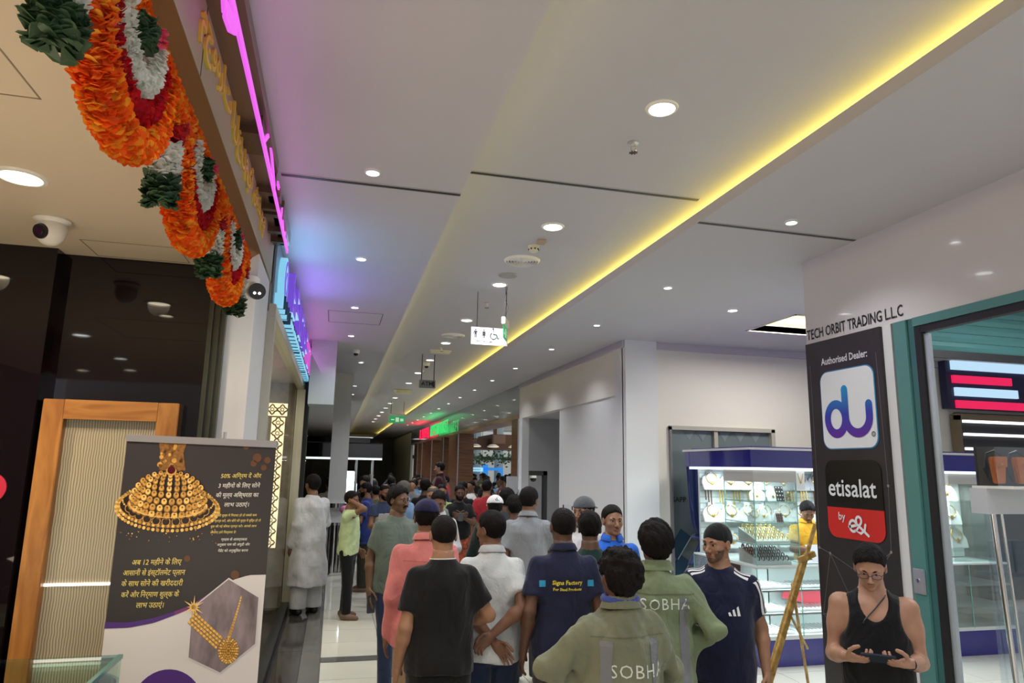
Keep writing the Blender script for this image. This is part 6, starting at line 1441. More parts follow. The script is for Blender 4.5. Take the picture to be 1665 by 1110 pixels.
        return npmesh(name, V*s.s, Q, m_, s.t)
    def shoes(s, m_, sole=None):
        for sd in (1, -1):
            c = s.AN[sd]+A3(.008*sd, .0, -.085)
            def f(p):
                d = smin(cone(p, c+A3(0, -.045, .045), c+A3(0, .02, .05), .043, .045), cone(p, c+A3(0, .02, .045), c+A3(.004*sd, .15, .028), .045, .030), .03)
                return smax(d, c[2]+.002-p[:, 2], .004)
            V, Q = surfnet(f, c+A3(-.08, -.13, -.02), c+A3(.08, .22, .13), [.009, .012, .02][s.lod]); npmesh('shoe', V*s.s, Q, m_, s.t)
    def trace(s, P, D, off=.003, f=None):
        P = np.asarray(P, F4).copy(); D = np.asarray(D, F4); D = np.broadcast_to(D/np.linalg.norm(D, axis=-1, keepdims=True), P.shape)
        for _ in range(40): P += D*(f or s.ftop)(P)[:, None]*.75
        return P-D*off
    def decal(s, name, vs, fs, m_, org, u, v, D, parent=None, off=.003):
        org, u, v = np.array(org, float), np.array(u, float), np.array(v, float); P = np.array([org+a*u+b*v for a, b, c in vs])
        P = s.trace(P, D, off); q = MB(); q.add([tuple(p*s.s) for p in P], fs); return q.build(name, m_, parent or s.t, local=True)
    def band(s, name, path, dirs, w_, wdir, m_, parent=None, n=2, off=.003):
        """strip along path (points outside the cloth), traced in along dirs"""
        P, Dd, fs = [], [], []
        for i, (p, d) in enumerate(zip(path, dirs)):
            for j in range(n+1): P.append(np.array(p)+np.array(wdir)*w_*(j/n-.5)); Dd.append(d)
        for i in range(len(path)-1):
            for j in range(n): a = i*(n+1)+j; fs.append((a, a+1, a+n+2, a+n+1))
        P = np.array(P, F4); Dd = np.array(Dd, F4); Dd /= np.linalg.norm(Dd, axis=1, keepdims=True); Q = P.copy()
        for _ in range(40): Q += Dd*s.ftop(Q)[:, None]*.75
        Q -= Dd*off; q = MB(); q.add([tuple(p*s.s) for p in Q], fs); return q.build(name, m_, parent or s.t, local=True)
# ================================================================== THE CROWD
def R_(x, y, tx=0, ty=0): return math.atan2(-(tx-x), ty-y)   # yaw that faces the point (tx, ty)
denim = cloth('denim_navy', (.022, .034, .075), .4, 220); blackc = cloth('black_cotton', (.008, .008, .009), .15, 200); khaki = cloth('khaki', (.36, .25, .13)); dgrey = cloth('charcoal_cotton', (.035, .035, .04)); navyc = cloth('navy_cotton', (.012, .014, .040)); olive = cloth('olive_trouser', (.035, .032, .022))
shoe_b = mat('shoe_black', (.015, .014, .014), .4); shoe_w = mat('shoe_white', (.6, .6, .6), .4); sandal = mat('sandal_brown', (.16, .10, .07), .5)
# 1 pink shirt and cap
p = Person('person in pink long sleeved shirt, khaki trousers and dark blue cap', .66, 5.0, R(-4), 1.785, 0, S2, ('down', 'down'), (-12, 4), 'shift', seed=1)
p.body(.78); p.mkhair(.006, zf=1.60, zn=1.545); p.cap(cloth('cap_navy', (.012, .012, .05)), 1); p.top(cloth('pink_cloth', (.62, .20, .19), .5, 120), long=True, hem=.80, off=.022, amp=.007, loose=.012); p.collar(MT['pink_cloth'], .035); p.pants(khaki, (.105, .085, .080)); p.shoes(shoe_b)
q = MB(); vs, fs = textmesh('D', .02); q.add([tuple(p.Hi([(x*.9, -.118, 1.672+y)])[0]*p.s) for x, y, z in [(-.03, 0, 0), (.03, 0, 0), (.03, .014, 0), (-.03, .014, 0)]], [(0, 1, 2, 3)]); q.build('cap_strap', mat('strap_dark', (.01, .01, .02), .5), p.t, local=True)
p.band('yoke_seam', [(x, -.35, 1.335+.02*abs(x)) for x in np.linspace(-.15, .15, 12)], [(0, 1, 0)]*12, .004, (0, 0, 1), cloth('pink_seam', (.45, .12, .12)), off=.002)
# 2 black T-shirt
p = Person('person in plain black T-shirt and black trousers seen from behind', .675, 4.30, R(2), 1.73, 0, S1, (((.15, .21, 1.05), (1, -.5, -.6), (-.6, .3, .7), .7), ((.235, .05, .86), (.2, -1, 0), (-1, 0, 0), .35)), (3, 4), 'shift', fat=.014, seed=2)
p.body(); p.mkhair(.003, zf=1.655, zn=1.55, rough=.0012, side=1.6); p.top(blackc, .70, hem=.84, amp=.006, loose=.016, neck=1.488); p.pants(blackc, (.108, .08, .07)); p.shoes(shoe_b)
q = MB(); q.tube([tuple(np.array([.078*math.cos(a), -.010+.072*math.sin(a), 1.470-.006*math.sin(a)])*p.s) for a in np.linspace(R(-200), R(20), 18)], .0035, 6); q.build('white_neck_band', mat('band_white', (.7, .7, .68), .7), p.t, local=True)
# 3 white polo, hands clasped behind
WH = Person('person in white polo shirt with hands clasped behind the back', 1.06, 4.65, R(-3), 1.73, 0, S2, (((-.02, -.190, .985), (1, -.45, .1), (.1, -1, -.2), .7), ((.0, -.165, .935), (1, -.35, .1), (.2, -1, -.2), .45)), (42, 6), 'shift', fat=.018, seed=3, hair='short')
WH.facing = 1; WH.body(); WH.mkhair(.010, zf=1.675, zn=1.54, rough=.003); p = WH; whp = cloth('white_pique', (.60, .62, .62), .5, 260); p.top(whp, .70, hem=.80, amp=.0065, loose=.014); p.collar(cloth('collar_grey_white', (.50, .52, .52)), .034); p.pants(denim, (.11, .085, .072)); p.shoes(shoe_w); p.face(moustache=True)
# 4 navy polo with print
p = Person('person in navy work polo with yellow and blue back print', 1.50, 4.47, R(-4), 1.765, 0, S3, (((.245, .02, .86), (.3, -1, 0), (-1, 0, 0), .4), ((.25, .0, .86), (.3, -1, 0), (-1, 0, 0), .4)), (4, 2), 'shift', fat=.008, seed=4, shw=1.05)
p.body(); p.mkhair(.004, zf=1.66, zn=1.55, rough=.0015, bald=.5); p.top(cloth('navy_polo', (.016, .018, .048), .4, 240), .68, hem=.80, amp=.005, loose=.012); p.collar(MT['navy_polo'], .032); p.pants(cloth('cargo_grey', (.050, .045, .045)), (.11, .088, .082)); p.shoes(shoe_b)
yt = mat('print_yellow', (.75, .62, .05), .6); bt_ = mat('print_cyan', (.03, .30, .52), .6)
q = [textmesh('Signs Factory', .036, bold=.03, res=1), textmesh('For Steel Products', .024, bold=.03, res=1)]
p.decal('yellow_print', *q[0], yt, (0, -.4, 1.268), X_, Z_, (0, 1, 0)); p.decal('yellow_print', *q[1], yt, (0, -.4, 1.232), X_, Z_, (0, 1, 0))
for sx_ in (-1, 1): p.band('blue_emblem', [(sx_*.155+x, -.4, 1.272) for x in (-.02, 0, .02)], [(0, 1, 0)]*3, .038, (0, 0, 1), bt_)
# 5 front coverall
cg = cloth('coverall_green', (.165, .175, .115), .6, 110); cg2 = cloth('coverall_sage', (.175, .215, .12), .6, 110); refl = mat('reflective_grey', (.16, .165, .175), .4, spec=.6, bump=.2, bscale=60); wprint = mat('coverall_print', (.62, .66, .58), .6)
seam = cloth('coverall_seam', (.12, .13, .08))
def coverall(p, m_, tz, tx=0, ts=.085):
    p.top(m_, long=True, hem=.70, off=.030, amp=.014, loose=.022, neck=1.49, cuffr=.042); p.collar(m_, .045, r=(.072, .072)); p.pants(m_, (.115, .10, .09)); p.shoes(shoe_b)
    for sx_ in (-1, 1): p.band('reflective_strip', [(sx_*(.125), -.5, z) for z in np.linspace(1.335, .78, 26)], [(0, 1, 0)]*26, .052, (1, 0, 0), refl)
    p.band('yoke_seam', [(x, -.5, 1.35) for x in np.linspace(-.19, .19, 14)], [(0, 1, 0)]*14, .006, (0, 0, 1), seam)
    v, f = textmesh('SOBHA', ts, bold=-.002, res=2, track=1.15, sx=.95); p.decal('white_lettering', v, f, wprint, (tx, -.5, tz), X_, Z_, (0, 1, 0))
p = Person('person in faded green coverall nearest the camera with SOBHA low on the back', 1.36, 3.20, R(0), 1.63, 0, S3, (((.12, .20, 1.05), (1, -.6, 0), (-.8, .3, -.3), .8), ((.15, .15, 1.06), (1.2, -.3, .1), (-.8, .3, -.3), .8)), (14, 0), 'wide', hair='big', seed=5)
p.body(.78); p.mkhair(.030, zf=1.67, zn=1.505, rough=.010, seed=3); coverall(p, cg, 1.17, .035)
q = MB(); q.tube([tuple(np.array([.083*math.cos(a), -.005+.078*math.sin(a), 1.505])*p.s) for a in np.linspace(0, 2*math.pi, 20, endpoint=False)], .016, 8, closed=True); q.build('checked_scarf', cloth('scarf_blue', (.05, .08, .30)), p.t, smooth='all', local=True)
# 6 second coverall
p = Person('taller person in green coverall with one elbow out, SOBHA high on the back', 1.84, 3.80, R(-12), 1.72, 0, S3, (((.17, .08, 1.03), (1, -.9, -.1), (-1, .3, -.3), .8), ((.16, .12, 1.0), (1, -.5, 0), (-1, 0, 0), .8)), (8, 0), 'wide', hair='big', seed=6)
p.body(.78); p.mkhair(.026, zf=1.67, zn=1.47, rough=.006, seed=8); coverall(p, cg2, 1.27, .02)
# 7 sports T-shirt
x, y = 2.36, 3.98
AD = Person('person in navy sports T-shirt with three white shoulder stripes and black skullcap', x, y, R_(x, y, -.2, 0), 1.70, 0, S1, (((.27, .03, .86), (.3, -1, 0), (-1, 0, 0), .75), ((.25, -.02, .86), (.3, -1, 0), (-1, 0, 0), .6)), (-34, 6), 'stand', fat=.016, seed=7, shw=1.08)
AD.facing = 1; p = AD; p.body(); p.mkhair(.007, zf=1.642, zn=1.60, rough=.0008, name='skullcap', m_=cloth('cap_black', (.008, .008, .009), .1)); p.top(cloth('navy_jersey', (.009, .011, .034), .12, 200), .72, hem=.80, amp=.006, loose=.012); p.pants(navyc, (.105, .075, .062)); p.shoes(shoe_b)
p.face(moustache=False, beard=.2)
stw = mat('stripe_white', (.72, .72, .72), .6)
for sd in (1, -1):
    S, E = p.SH[sd], p.EL[sd]; dn = (E-S)/np.linalg.norm(E-S)
    for j in (-1, 0, 1):
        path, dirs = [], []
        for k in range(22):
            f_ = k/21
            if f_ < .40:
                g_ = f_/.40; c_ = A3(sd*(.085+.09*g_), -.005, 1.42); o_ = np.array([sd*(.1+.75*g_), 0, 1.0-.35*g_])
            else:
                g_ = (f_-.40)/.60; c_ = S+dn*.195*g_; o_ = np.array([sd*1.0, 0, .45*(1-g_)+.12])
            o_ = o_/np.linalg.norm(o_); path.append(np.array(c_)+o_*.16+np.array([0, j*.024+.024, 0])); dirs.append(-o_)
        p.band('white_stripe', path, dirs, .013, (0, 1, 0), stw)
q = []
for i, (x0, h_) in enumerate(((-.024, .016), (-.006, .028), (.012, .040))): q.append([(x0, 0), (x0+.012, 0), (x0+.004, h_), (x0-.008+.004, h_*.86)])
vs = [(-a*1.35, b*1.35, 0) for P_ in q for a, b in P_]; p.decal('chest_logo', vs, [tuple(range(i*4, i*4+4)) for i in range(3)], stw, (-.085, .4, 1.205), X_, Z_, (0, -1, 0), off=.004)
# 8 tank top with phone
x, y = 2.93, 3.36
TK = Person('person in black tank top and glasses looking down at a phone', x, y, R_(x, y, .6, 0)-R(4), 1.65, 0, (.40, .215, .14), (((.150, .245, 1.135), (.35, -.6, -1), (-.3, -.3, .9), .8), ((.135, .245, 1.135), (.35, -.6, -1), (-.3, -.3, .9), .8)), (-4, 27), 'stand', fat=.012, seed=8, shw=1.12)
p = TK; p.facing = 1; p.muscle = 1.18; p.bare = True; p.hdir = {1: (-.72, .62, .05), -1: (.72, .62, .05)}; p.body(); p.mkhair(.012, zf=1.672, zn=1.56, rough=.004, side=1.6); p.top(cloth('black_rib', (.006, .006, .007), .1), tank=True, hem=.80, off=.014, amp=.004, name='tank_top', neck=1.47, loose=.006); p.pants(dgrey, (.105, .085, .08)); p.shoes(shoe_b); p.face(glasses=True)
q = MB(); q.tube([tuple(np.array(c_)*p.s) for c_ in [(-.085, -.02, 1.46), (-.055, .075, 1.43), (.0, .115, 1.37), (.055, .135, 1.31), (.062, .137, 1.295)]], .0035, 6); q.build('neck_strap', black_plastic, p.t, local=True)
def phone(px, py, pz, rz, tilt, label, c=(.012, .02, .035), land=True, s=1):
    t = thing('mobile_phone', label, 'phone', (px, py, pz), 'phones held in hands', rz)
    w_, h_ = (.158, .075) if land else (.075, .158); rm = Matrix.Rotation(R(tilt), 3, 'X')
    q = MB(); q.prism([(a*s, b*s) for a, b in rrect(-w_/2, w_/2, -h_/2, h_/2, .010)], (0, 0, 0), X_, rm@Vector((0, 0, 1)), rm@Vector((0, .009, 0))); q.build('case', mat('phone_case_%d' % int(c[2]*1000), c, .3), t, local=True)
    q = MB(); q.prism([(a*s, b*s) for a, b in rrect(-w_/2+.004, w_/2-.004, -h_/2+.004, h_/2-.004, .008)], rm@Vector((0, -.0008, 0)), X_, rm@Vector((0, 0, 1)), rm@Vector((0, .0006, 0))); q.build('screen', mat('phone_screen', (.1, .14, .2), .1, emit=(.35, .5, .7), es=.25), t, local=True)
    q = MB(); q.cyl(rm@Vector((w_/2-.02, .009, h_/2-.02)), rm@Vector((w_/2-.02, .011, h_/2-.02)), .007, n=10); q.build('camera_lens', black_plastic, t, local=True)
    return t
def in_person(p, v): return p.t.matrix_basis @ (Vector(v)*p.s)
bpy.context.view_layer.update()
v = in_person(p, (0.008, .325, 1.165)); phone(v.x, v.y, v.z, p.t.rotation_euler.z, -52, 'dark phone held sideways by the person in the black tank top')
q = MB(); W = p.WR[-1]; d_ = (p.WR[-1]-p.EL[-1]); d_ /= np.linalg.norm(d_); q.tube([tuple((W-d_*.03+A3(*(Vector(d_).orthogonal().normalized()*.033*math.cos(a)+Vector(d_).cross(Vector(d_).orthogonal()).normalized()*.028*math.sin(a))))*p.s) for a in np.linspace(0, 2*math.pi, 18, endpoint=False)], .005, 6, closed=True); q.build('wristband', black_plastic, p.t, smooth='all', local=True)
# 9 royal blue polo
x, y = 2.22, 5.36
p = Person('person in royal blue polo looking back at the camera', x, y, R_(x, y, 0, 0)-R(-10), 1.735, 0, (.34, .18, .11), ('down', 'down'), (12, 2), 'stand', seed=9)
p.facing = 1; p.body(); p.mkhair(.008, zf=1.668, zn=1.555, rough=.002); bl_ = cloth('royal_blue', (.022, .13, .60), .3, 240); p.top(bl_, .68, hem=.84, amp=.005, loose=.008); p.collar(bl_, .034); p.pants(dgrey); p.shoes(shoe_b); p.face()
p.decal('chest_logo', [(0, 0, 0), (.02, 0, 0), (.01, .03, 0)], [(0, 1, 2)], stw, (-.085, .4, 1.22), X_, Z_, (0, -1, 0))
p.band('collar_tipping', [(.075*math.sin(a), .3, 1.465) for a in np.linspace(-1, 1, 8)], [(0, -1, 0)]*8, .004, (0, 0, 1), stw) if False else None
# 10 grey cap
x, y = 2.16, 5.86
p = Person('person in white hooded top and backwards grey cap facing left', x, y, R(122), 1.775, 0, (.30, .155, .09), ('down', 'down'), (4, 4), 'stand', seed=10)
p.facing = 1; p.body(.78); p.mkhair(.006, zf=1.64, zn=1.56); p.cap(cloth('cap_grey', (.10, .11, .12)), 1, True); wt_ = cloth('white_cotton', (.62, .62, .62), .4, 120); p.top(wt_, long=True, hem=.80, off=.022, amp=.007, loose=.01, neck=1.49); p.collar(wt_, .055, r=(.080, .078)); p.pants(dgrey); p.shoes(shoe_b); p.face()
# 11 dark green
p = Person('person in dark green shirt mostly hidden behind the navy work polo', 1.84, 4.87, R(-6), 1.715, 1, S3, ('counter', 'counter'), (-14, 12), 'stand', seed=11)
p.body(); p.mkhair(.012, zf=1.67, zn=1.54); p.top(cloth('dark_green', (.015, .04, .035)), .66, hem=.84, amp=.005); p.pants(blackc); p.shoes(shoe_b)
# 12 grey polo at the counter
p = Person('tall person in light grey polo with dark shoulder panel leaning to the counter', 1.90, 6.75, R(-16), 1.83, 0, S2, (((.20, .34, 1.12), (.8, -.5, -.7), (0, 0, -1), .3), 'down'), (-26, 8), 'stand', seed=12, fat=.008)
p.body(); p.mkhair(.011, zf=1.67, zn=1.545, rough=.003); gp = cloth('grey_pique', (.27, .285, .30), .4, 240); p.top(gp, .74, hem=.80, amp=.006, loose=.012); p.collar(gp, .034); p.pants(dgrey, (.10, .08, .072)); p.shoes(shoe_b)
# 13 white cap
p = Person('person in white sports cap and black jacket', 1.70, 7.35, R(-8), 1.72, 0, S2, ('down', 'hold'), (6, 6), 'stand', seed=13, fat=.006)
p.body(.78); p.mkhair(.007, zf=1.62, zn=1.55); cw_ = p.cap(cloth('cap_white', (.70, .71, .71)), 1); p.top(cloth('jacket_black_green', (.014, .022, .022)), long=True, hem=.80, off=.022, amp=.006); p.collar(MT['jacket_black_green'], .03); p.pants(blackc); p.shoes(shoe_b)
q = MB()
for i, (x0, h_) in enumerate(((.000, .020), (.014, .032), (.028, .044))):
    P_ = [(x0-.02, 0), (x0-.010, 0), (x0-.018-.004, h_), (x0-.028-.004, h_)]
    q.add([tuple(p.Hi([(.012+a_, -.014-.108*math.sqrt(max(0, 1-((1.668+b_-1.640)/.098)**2-((.012+a_)/.092)**2))-.002, 1.668+b_)])[0]*p.s) for a_, b_ in P_], [(0, 1, 2, 3)])
o = q.build('cap_logo', ink, p.t, local=True)
# 14, 15 hair behind the white cap
for i, (x, y, h_, lb_) in enumerate(((2.08, 8.35, 1.76, 'dark haired person just behind the white cap, the taller one'), (2.02, 7.75, 1.70, 'dark haired person behind the white cap and beside the grey polo'))):
    p = Person(lb_, x, y, R(-10+25*i), h_, 1, S3, ('down', 'down'), (0, 8), seed=14+i); p.body(); p.mkhair(.020, rough=.006, seed=i); p.top([cloth('slate', (.05, .06, .07)), dgrey][i], hem=.84); p.pants(blackc); p.shoes(shoe_b)
# 16 grey-green T-shirt facing us
x, y = .62, 6.85
p = Person('person in sage green T-shirt walking this way and looking right', x, y, R_(x, y, 0, 0)+R(22), 1.82, 0, (.17, .088, .05), ('down', ((.245, .02, .86), (.3, -1, 0), (-1, 0, 0), .6)), (26, 3), 'walk', seed=16, fat=.012)
p.facing = 1; p.body(); p.mkhair(.016, zf=1.672, zn=1.55, rough=.006); p.top(cloth('sage_tee', (.135, .165, .135), .3, 200), .70, hem=.82, amp=.006, loose=.014); p.pants(denim); p.shoes(shoe_b); p.face(moustache=True)
bpy.context.view_layer.update(); v = in_person(p, (p.WR[1][0]-.005, p.WR[1][1]+.05, p.WR[1][2]-.12)); phone(v.x, v.y, v.z, p.t.rotation_euler.z, 0, 'phone in the hanging hand of the person in the sage T-shirt', (.05, .05, .06), False)
# 17 black tee with phone and patterned wrap
x, y = 1.98, 11.1
p = Person('bearded person in black T-shirt and orange patterned wrap holding a phone', x, y, R_(x, y, 0, 0)-R(-6), 1.73, 0, S3, ('chest', 'chest'), (2, 8), 'stand', seed=17)
p.facing = 1; p.body(); p.mkhair(.008, zf=1.67, zn=1.56); p.top(blackc, .66, hem=.90, amp=.005, loose=.01); lung = mat('patterned_wrap', (.30, .07, .03), .8, var=.75, vscale=22); p.pants(lung, (.12, .12, .13), name='wrap'); p.shoes(sandal); p.face(moustache=True, beard=1)
p.decal('chest_print', [(-.04, 0, 0), (.04, 0, 0), (.025, .05, 0), (-.03, .05, 0)], [(0, 1, 2, 3)], mat('print_dull', (.25, .25, .25), .6), (0, .4, 1.22), (-1, 0, 0), Z_, (0, -1, 0))
bpy.context.view_layer.update(); v = in_person(p, (.0, .28, 1.25)); phone(v.x, v.y, v.z, p.t.rotation_euler.z, -40, 'phone held at the chest by the bearded person in black', (.10, .12, .13), False)
# 18 glasses lime, 19 bald, 20 white shirt dark hair
x, y = 1.76, 11.6
p = Person('person with glasses in pale lime polo behind the bald man', x, y, R_(x, y, 0, 0), 1.73, 1, S1, ('down', 'down'), (6, 10), seed=18); p.facing = 1; p.body(); p.mkhair(.006, zf=1.668, bald=.6); p.top(cloth('lime_polo', (.30, .42, .14)), hem=.82); p.collar(MT['lime_polo']); p.pants(dgrey); p.shoes(shoe_b); p.face(glasses=True)
x, y = 1.36, 9.7
p = Person('balding grey haired person in grey shirt facing the camera', x, y, R_(x, y, 0, 0)-R(10), 1.755, 1, S1, ('down', 'down'), (0, 14), seed=19, hairc=(.10, .09, .08)); p.facing = 1; p.body(); p.mkhair(.004, zf=1.662, zn=1.57, bald=1.1); p.top(cloth('ash_grey', (.20, .20, .19)), hem=.82); p.collar(MT['ash_grey']); p.pants(dgrey); p.shoes(shoe_b); p.face()
x, y = 1.20, 8.1
p = Person('person in white shirt with bowed dark head in front of the bald man', x, y, R(160), 1.74, 1, S2, ('hold', 'hold'), (10, 18), seed=20); p.facing = 1; p.body(.78); p.mkhair(.014, zf=1.672, rough=.005); p.top(cloth('white_shirt', (.55, .56, .58)), long=True, hem=.80); p.collar(MT['white_shirt']); p.pants(navyc); p.shoes(shoe_b); p.face(moustache=True)
# 21 lime T-shirt, hand on head
p = Person('slim person in pale lime T-shirt with one hand raised to the ear', .26, 9.98, R(-108), 1.66, 0, S2, (((.075, .04, 1.585), (.25, 1, .15), (-1, -.2, 0), .5), ((.20, .10, .90), (.2, -1, 0), (-1, 0, 0), .6)), (-4, 6), 'shift', seed=21, fat=-.006)
p.facing = 1; p.body(); p.mkhair(.010, zf=1.67, zn=1.55); p.top(cloth('pale_lime', (.50, .60, .34), .4, 180), .60, hem=.86, amp=.008, loose=.012); p.pants(blackc, (.098, .072, .062)); p.shoes(sandal); p.face()
# 22 royal navy T at the kiosk
p = Person('person in dark blue T-shirt in profile beside the lit far kiosk', .56, 12.0, R(80), 1.73, 1, S2, ('chest', 'hold'), (0, 10), 'stand', seed=22); p.facing = 1; p.body(); p.mkhair(.008); p.top(cloth('dark_blue_tee', (.018, .035, .17)), .66, hem=.74, loose=.012); p.pants(olive, (.10, .09, .085)); p.shoes(sandal); p.face(beard=1)
bpy.context.view_layer.update(); v = in_person(p, (0, .33, 1.28)); 
t = thing('pink_bag', 'small pink plastic bag held by the person in the dark blue T-shirt', 'bag', tuple(v)); q = MB(); q.ell((v.x, v.y, v.z), .10, .08, .07, 12, 8); q.tube([(v.x-.05, v.y, v.z+.05), (v.x, v.y, v.z+.12), (v.x+.05, v.y, v.z+.05)], .006, 6); q.build('bag_body', mat('pink_plastic', (.75, .25, .50), .35, bump=.8, bscale=20), t, smooth='all')
# 23 navy and grey
x, y = .78, 11.0
p = Person('person in grey T-shirt with dark navy sleeves looking down', x, y, R(205), 1.74, 1, S2, ('hold', 'down'), (-4, 16), 'stand', seed=23); p.facing = 1; p.body(); p.mkhair(.004, bald=.8); p.top(cloth('navy_yoke', (.03, .045, .09)), .66, hem=1.24); f1 = p.ftop; p.top(cloth('grey_tee', (.33, .33, .31)), .05, hem=.84, off=.016, neck=1.30, name='shirt_front'); p.pants(navyc); p.shoes(shoe_b); p.face(moustache=True, beard=1)
# 24 white robe
KD = Person('tall person in long white robe standing by the black shopfront', -.27, 10.35, R(28), 1.86, 0, S2, ('hold', 'down'), (14, 6), 'stand', seed=24)
p = KD; p.body(.78); p.mkhair(.018, zf=1.67, zn=1.50, rough=.003); rob = cloth('robe_white', (.52, .52, .54), .4, 100); p.top(rob, long=True, hem=.34, off=.035, amp=.010, loose=.035, name='robe', cuffr=.045); p.pants(cloth('loose_white', (.50, .50, .52)), (.12, .11, .10)); p.shoes(shoe_b)
# 25 light blue, 26 black back
p = Person('grey haired person in light blue shirt turned left in the crowd', 1.0, 10.2, R(50), 1.80, 1, (.36, .2, .13), ('hold', 'hold'), (10, 8), seed=25, hairc=(.10, .09, .08)); p.body(); p.mkhair(.010); p.top(cloth('light_blue', (.16, .28, .46)), hem=.82); p.collar(MT['light_blue']); p.pants(denim); p.shoes(shoe_b)
p = Person('person in black T-shirt seen from behind below the raised figure', 1.55, 12.1, R(-5), 1.80, 1, S3, ('down', 'down'), (0, 0), seed=26); p.body(); p.mkhair(.016, zn=1.50); p.top(blackc, hem=.84); p.pants(blackc); p.shoes(shoe_b)
# 27 raised figure
plf = thing('step_platform', 'low dark platform under the raised figure', 'platform', (2.1, 14.1, 0)); B(1.75, 2.45, 13.8, 14.5, 0, .39).build('platform_body', black_matte, plf); B(1.73, 2.47, 13.78, 14.52, .37, .39).build('platform_top', dgrey, plf)
p = Person('person in dark maroon jacket standing above the crowd by the walnut pillar', 2.1, 14.15, R(70), 1.71, 1, (.36, .2, .13), ('front', 'front'), (4, 4), seed=27, z=.39); p.facing = 1; p.body(.78); p.mkhair(.012); p.top(cloth('maroon', (.045, .010, .014)), long=True, hem=.80, off=.024); p.collar(MT['maroon']); p.pants(blackc); p.shoes(shoe_b); p.face()
# 28 kiosk keeper
KK = Person('kiosk keeper in mustard shirt writing at the counter', 5.62, 7.44, R(165), 1.70, 1, S2, (((.04, .30, 1.16), (1, -.3, -.5), (0, 0, -1), .6), ((.10, .28, 1.13), (1, -.3, -.5), (0, 0, -1), .4)), (-8, 34), 'stand', seed=28, fat=.006)
p = KK; p.facing = 1; p.body(); p.mkhair(.014, zf=1.675, rough=.003); ms = cloth('mustard', (.62, .32, .025), .4, 180); p.top(ms, .72, hem=.84, amp=.006, loose=.01); p.collar(ms, .034); p.pants(blackc); p.shoes(shoe_b); p.face(moustache=True)
t = thing('ledger', 'open white ledger propped on the kiosk counter', 'book', (5.42, 7.0, 1.018)); B(5.22, 5.60, 6.90, 6.906, 1.04, 1.25, rot=Matrix.Rotation(R(-38), 3, 'X')).build('page', mat('page_white', (.75, .77, .82), .5), t); B(5.2, 5.62, 6.95, 7.2, 1.019, 1.03).build('cover', mat('page_grey', (.5, .52, .55), .5), t)
q = MB(); 
for i in range(6): q.box(5.25, 5.57, 6.95, 6.951, 1.05+.02*i, 1.052+.02*i)
# ---- distant crowd : a few built figures, copied
protos = []
cc = [('white', (.55, .55, .55)), ('navy', (.02, .03, .08)), ('black', (.012, .012, .013)), ('red', (.40, .03, .04)), ('sky blue', (.16, .30, .48)), ('grey', (.16, .16, .17)), ('olive', (.10, .11, .05)), ('yellow', (.62, .45, .05)), ('maroon', (.12, .02, .03)), ('green', (.05, .16, .07)), ('beige', (.40, .33, .23)), ('dark brown', (.05, .03, .02))]
cm = [cloth('crowd_'+n.replace(' ', '_'), c) for n, c in cc]
for i, (a1, lg, hd) in enumerate(((('down', 'down'), 'walk', (0, 0)), (('hold', 'down'), 'stand', (20, 10)), (('down', 'chest'), 'shift', (-15, 4)), (('hold', 'hold'), 'wide', (0, 14)), (('down', 'hip'), 'stand', (30, 0)))):
    p = Person('proto', 0, -3.2, 0, 1.70, 2, (S1, S2, S3)[i % 3], a1, hd, lg, seed=40+i, fat=(0, .01, -.004, .016, .004)[i]); p.facing = 1
    p.body(); p.mkhair((.010, .014, .008, .018, .012)[i]); p.top(cm[i], (.66, .62)[i % 2], hem=.84, long=(i == 3)); p.pants((dgrey, blackc, denim, olive, navyc)[i]); p.shoes(shoe_b); protos.append(p)
near = [(-.05, 14.6, 0), (.62, 14.2, 150), (1.05, 12.7, 170), (2.6, 11.9, -20), (.80, 13.6, 20), (1.75, 13.2, 200), (2.9, 13.3, 10), (2.3, 12.6, 160), (1.2, 15.0, 0), (1.7, 15.6, 175), (.75, 16.6, 40), (2.4, 16.2, -30), (2.9, 14.9, 100), (1.35, 17.6, 185), (2.1, 18.4, 0), (2.8, 18.8, 170), (1.6, 19.8, 20), (2.5, 21, 190), (3.2, 20.2, 80), (1.8, 23, 0), (2.7, 24, 180), (1.3, 25, 160), (3.1, 26.5, -90), (2.2, 28, 10), (1.6, 31, 0)]
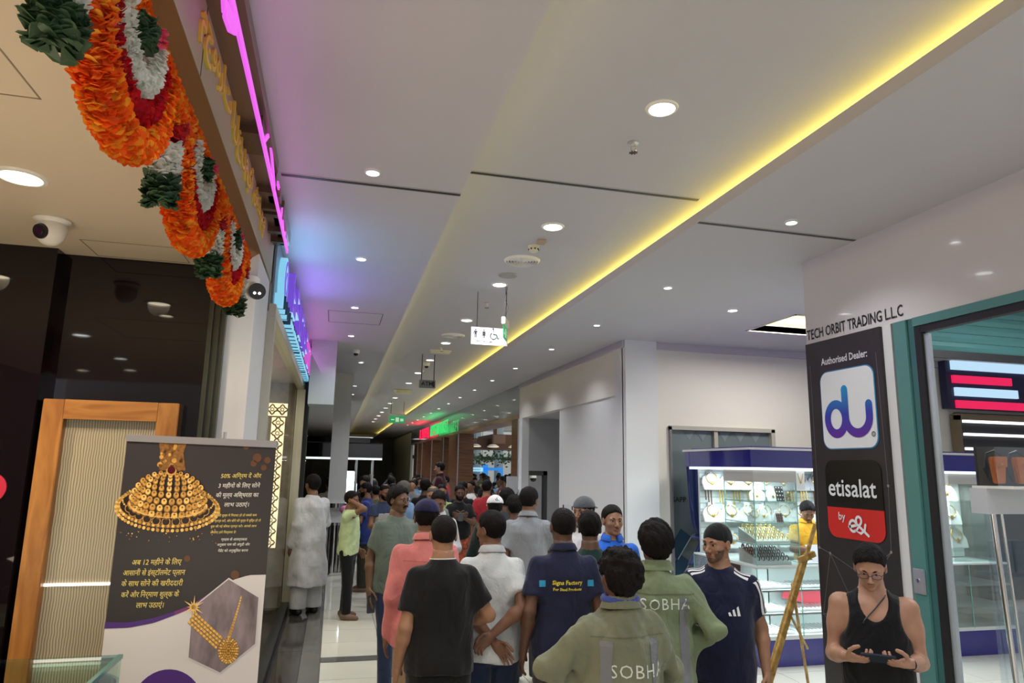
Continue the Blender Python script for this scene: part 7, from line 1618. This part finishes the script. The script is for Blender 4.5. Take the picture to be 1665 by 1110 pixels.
mark = [(4.15, 16.6, 10), (4.9, 17.5, -20), (5.15, 18.7, 200), (5.05, 19.3, 40), (4.15, 19.1, 0), (5.3, 20.9, 170), (4.85, 22.3, 90), (5.7, 21.9, 0), (4.8, 24.0, 180), (5.9, 23.9, 30), (5.5, 22.5, -60), (6.2, 25.8, 0), (5.1, 25.8, 120), (4.25, 17.6, 100), (4.45, 18.4, 20), (4.6, 19.4, 150), (4.35, 20.0, 60), (4.95, 20.4, 0), (4.7, 21.4, -40), (5.25, 21.8, 20), (5.0, 22.8, 170), (5.6, 23.2, 90), (5.3, 24.6, 10), (5.95, 25.0, 200), (5.65, 26.2, -30), (6.3, 26.8, 180), (6.0, 28.2, 30), (6.8, 28.8, 0), (6.3, 30, 100), (7.2, 30.6, 0), (6.7, 31.6, 190), (5.9, 29.4, -70), (7.5, 29.6, 20)]
pick = [3, 2, 4, 1, 5, 6, 2, 10, 0, 8, 5, 1, 2, 9, 4, 11, 0, 3, 2, 6]
for gi, (lst, gname, wh) in enumerate(((near, 'shoppers far down the corridor', 'corridor crowd'), (mark, 'shoppers inside the supermarket', 'supermarket crowd'))):
    for i, (x, y, a) in enumerate(sorted(lst, key=lambda t_: t_[1])):
        pr = protos[(i*3+gi) % 5]; ci = pick[(i+gi*7) % 20]; ordn = names[i] if i < 16 else 'farther'
        sc_ = random.uniform(.96, 1.06)
        lb_ = 'distant shopper in %s top, %s nearest of the %s' % (cc[ci][0], ordn if i else 'the', wh) if i < 16 else 'distant shopper in %s top, back of the %s, %s' % (cc[ci][0], wh, ['left', 'middle left', 'middle', 'middle right', 'right', 'far right', 'near left', 'near right', 'last', 'beside the columns', 'by the plants', 'near the blue booth', 'under the pale sign', 'beside a goods shelf', 'behind the rest', 'half hidden', 'at the wall', 'in the gap'][i-16])
        o = dup(pr.t, (x, y, 0), R(a), lb_, gname, (sc_, sc_, sc_))
        for ch in o.children:
            if ch.name.startswith('shirt'): ch.material_slots[0].link = 'OBJECT'; ch.material_slots[0].material = cm[ci]
for p in protos:
    for c_ in list(p.t.children): bpy.data.objects.remove(c_)
    bpy.data.objects.remove(p.t)
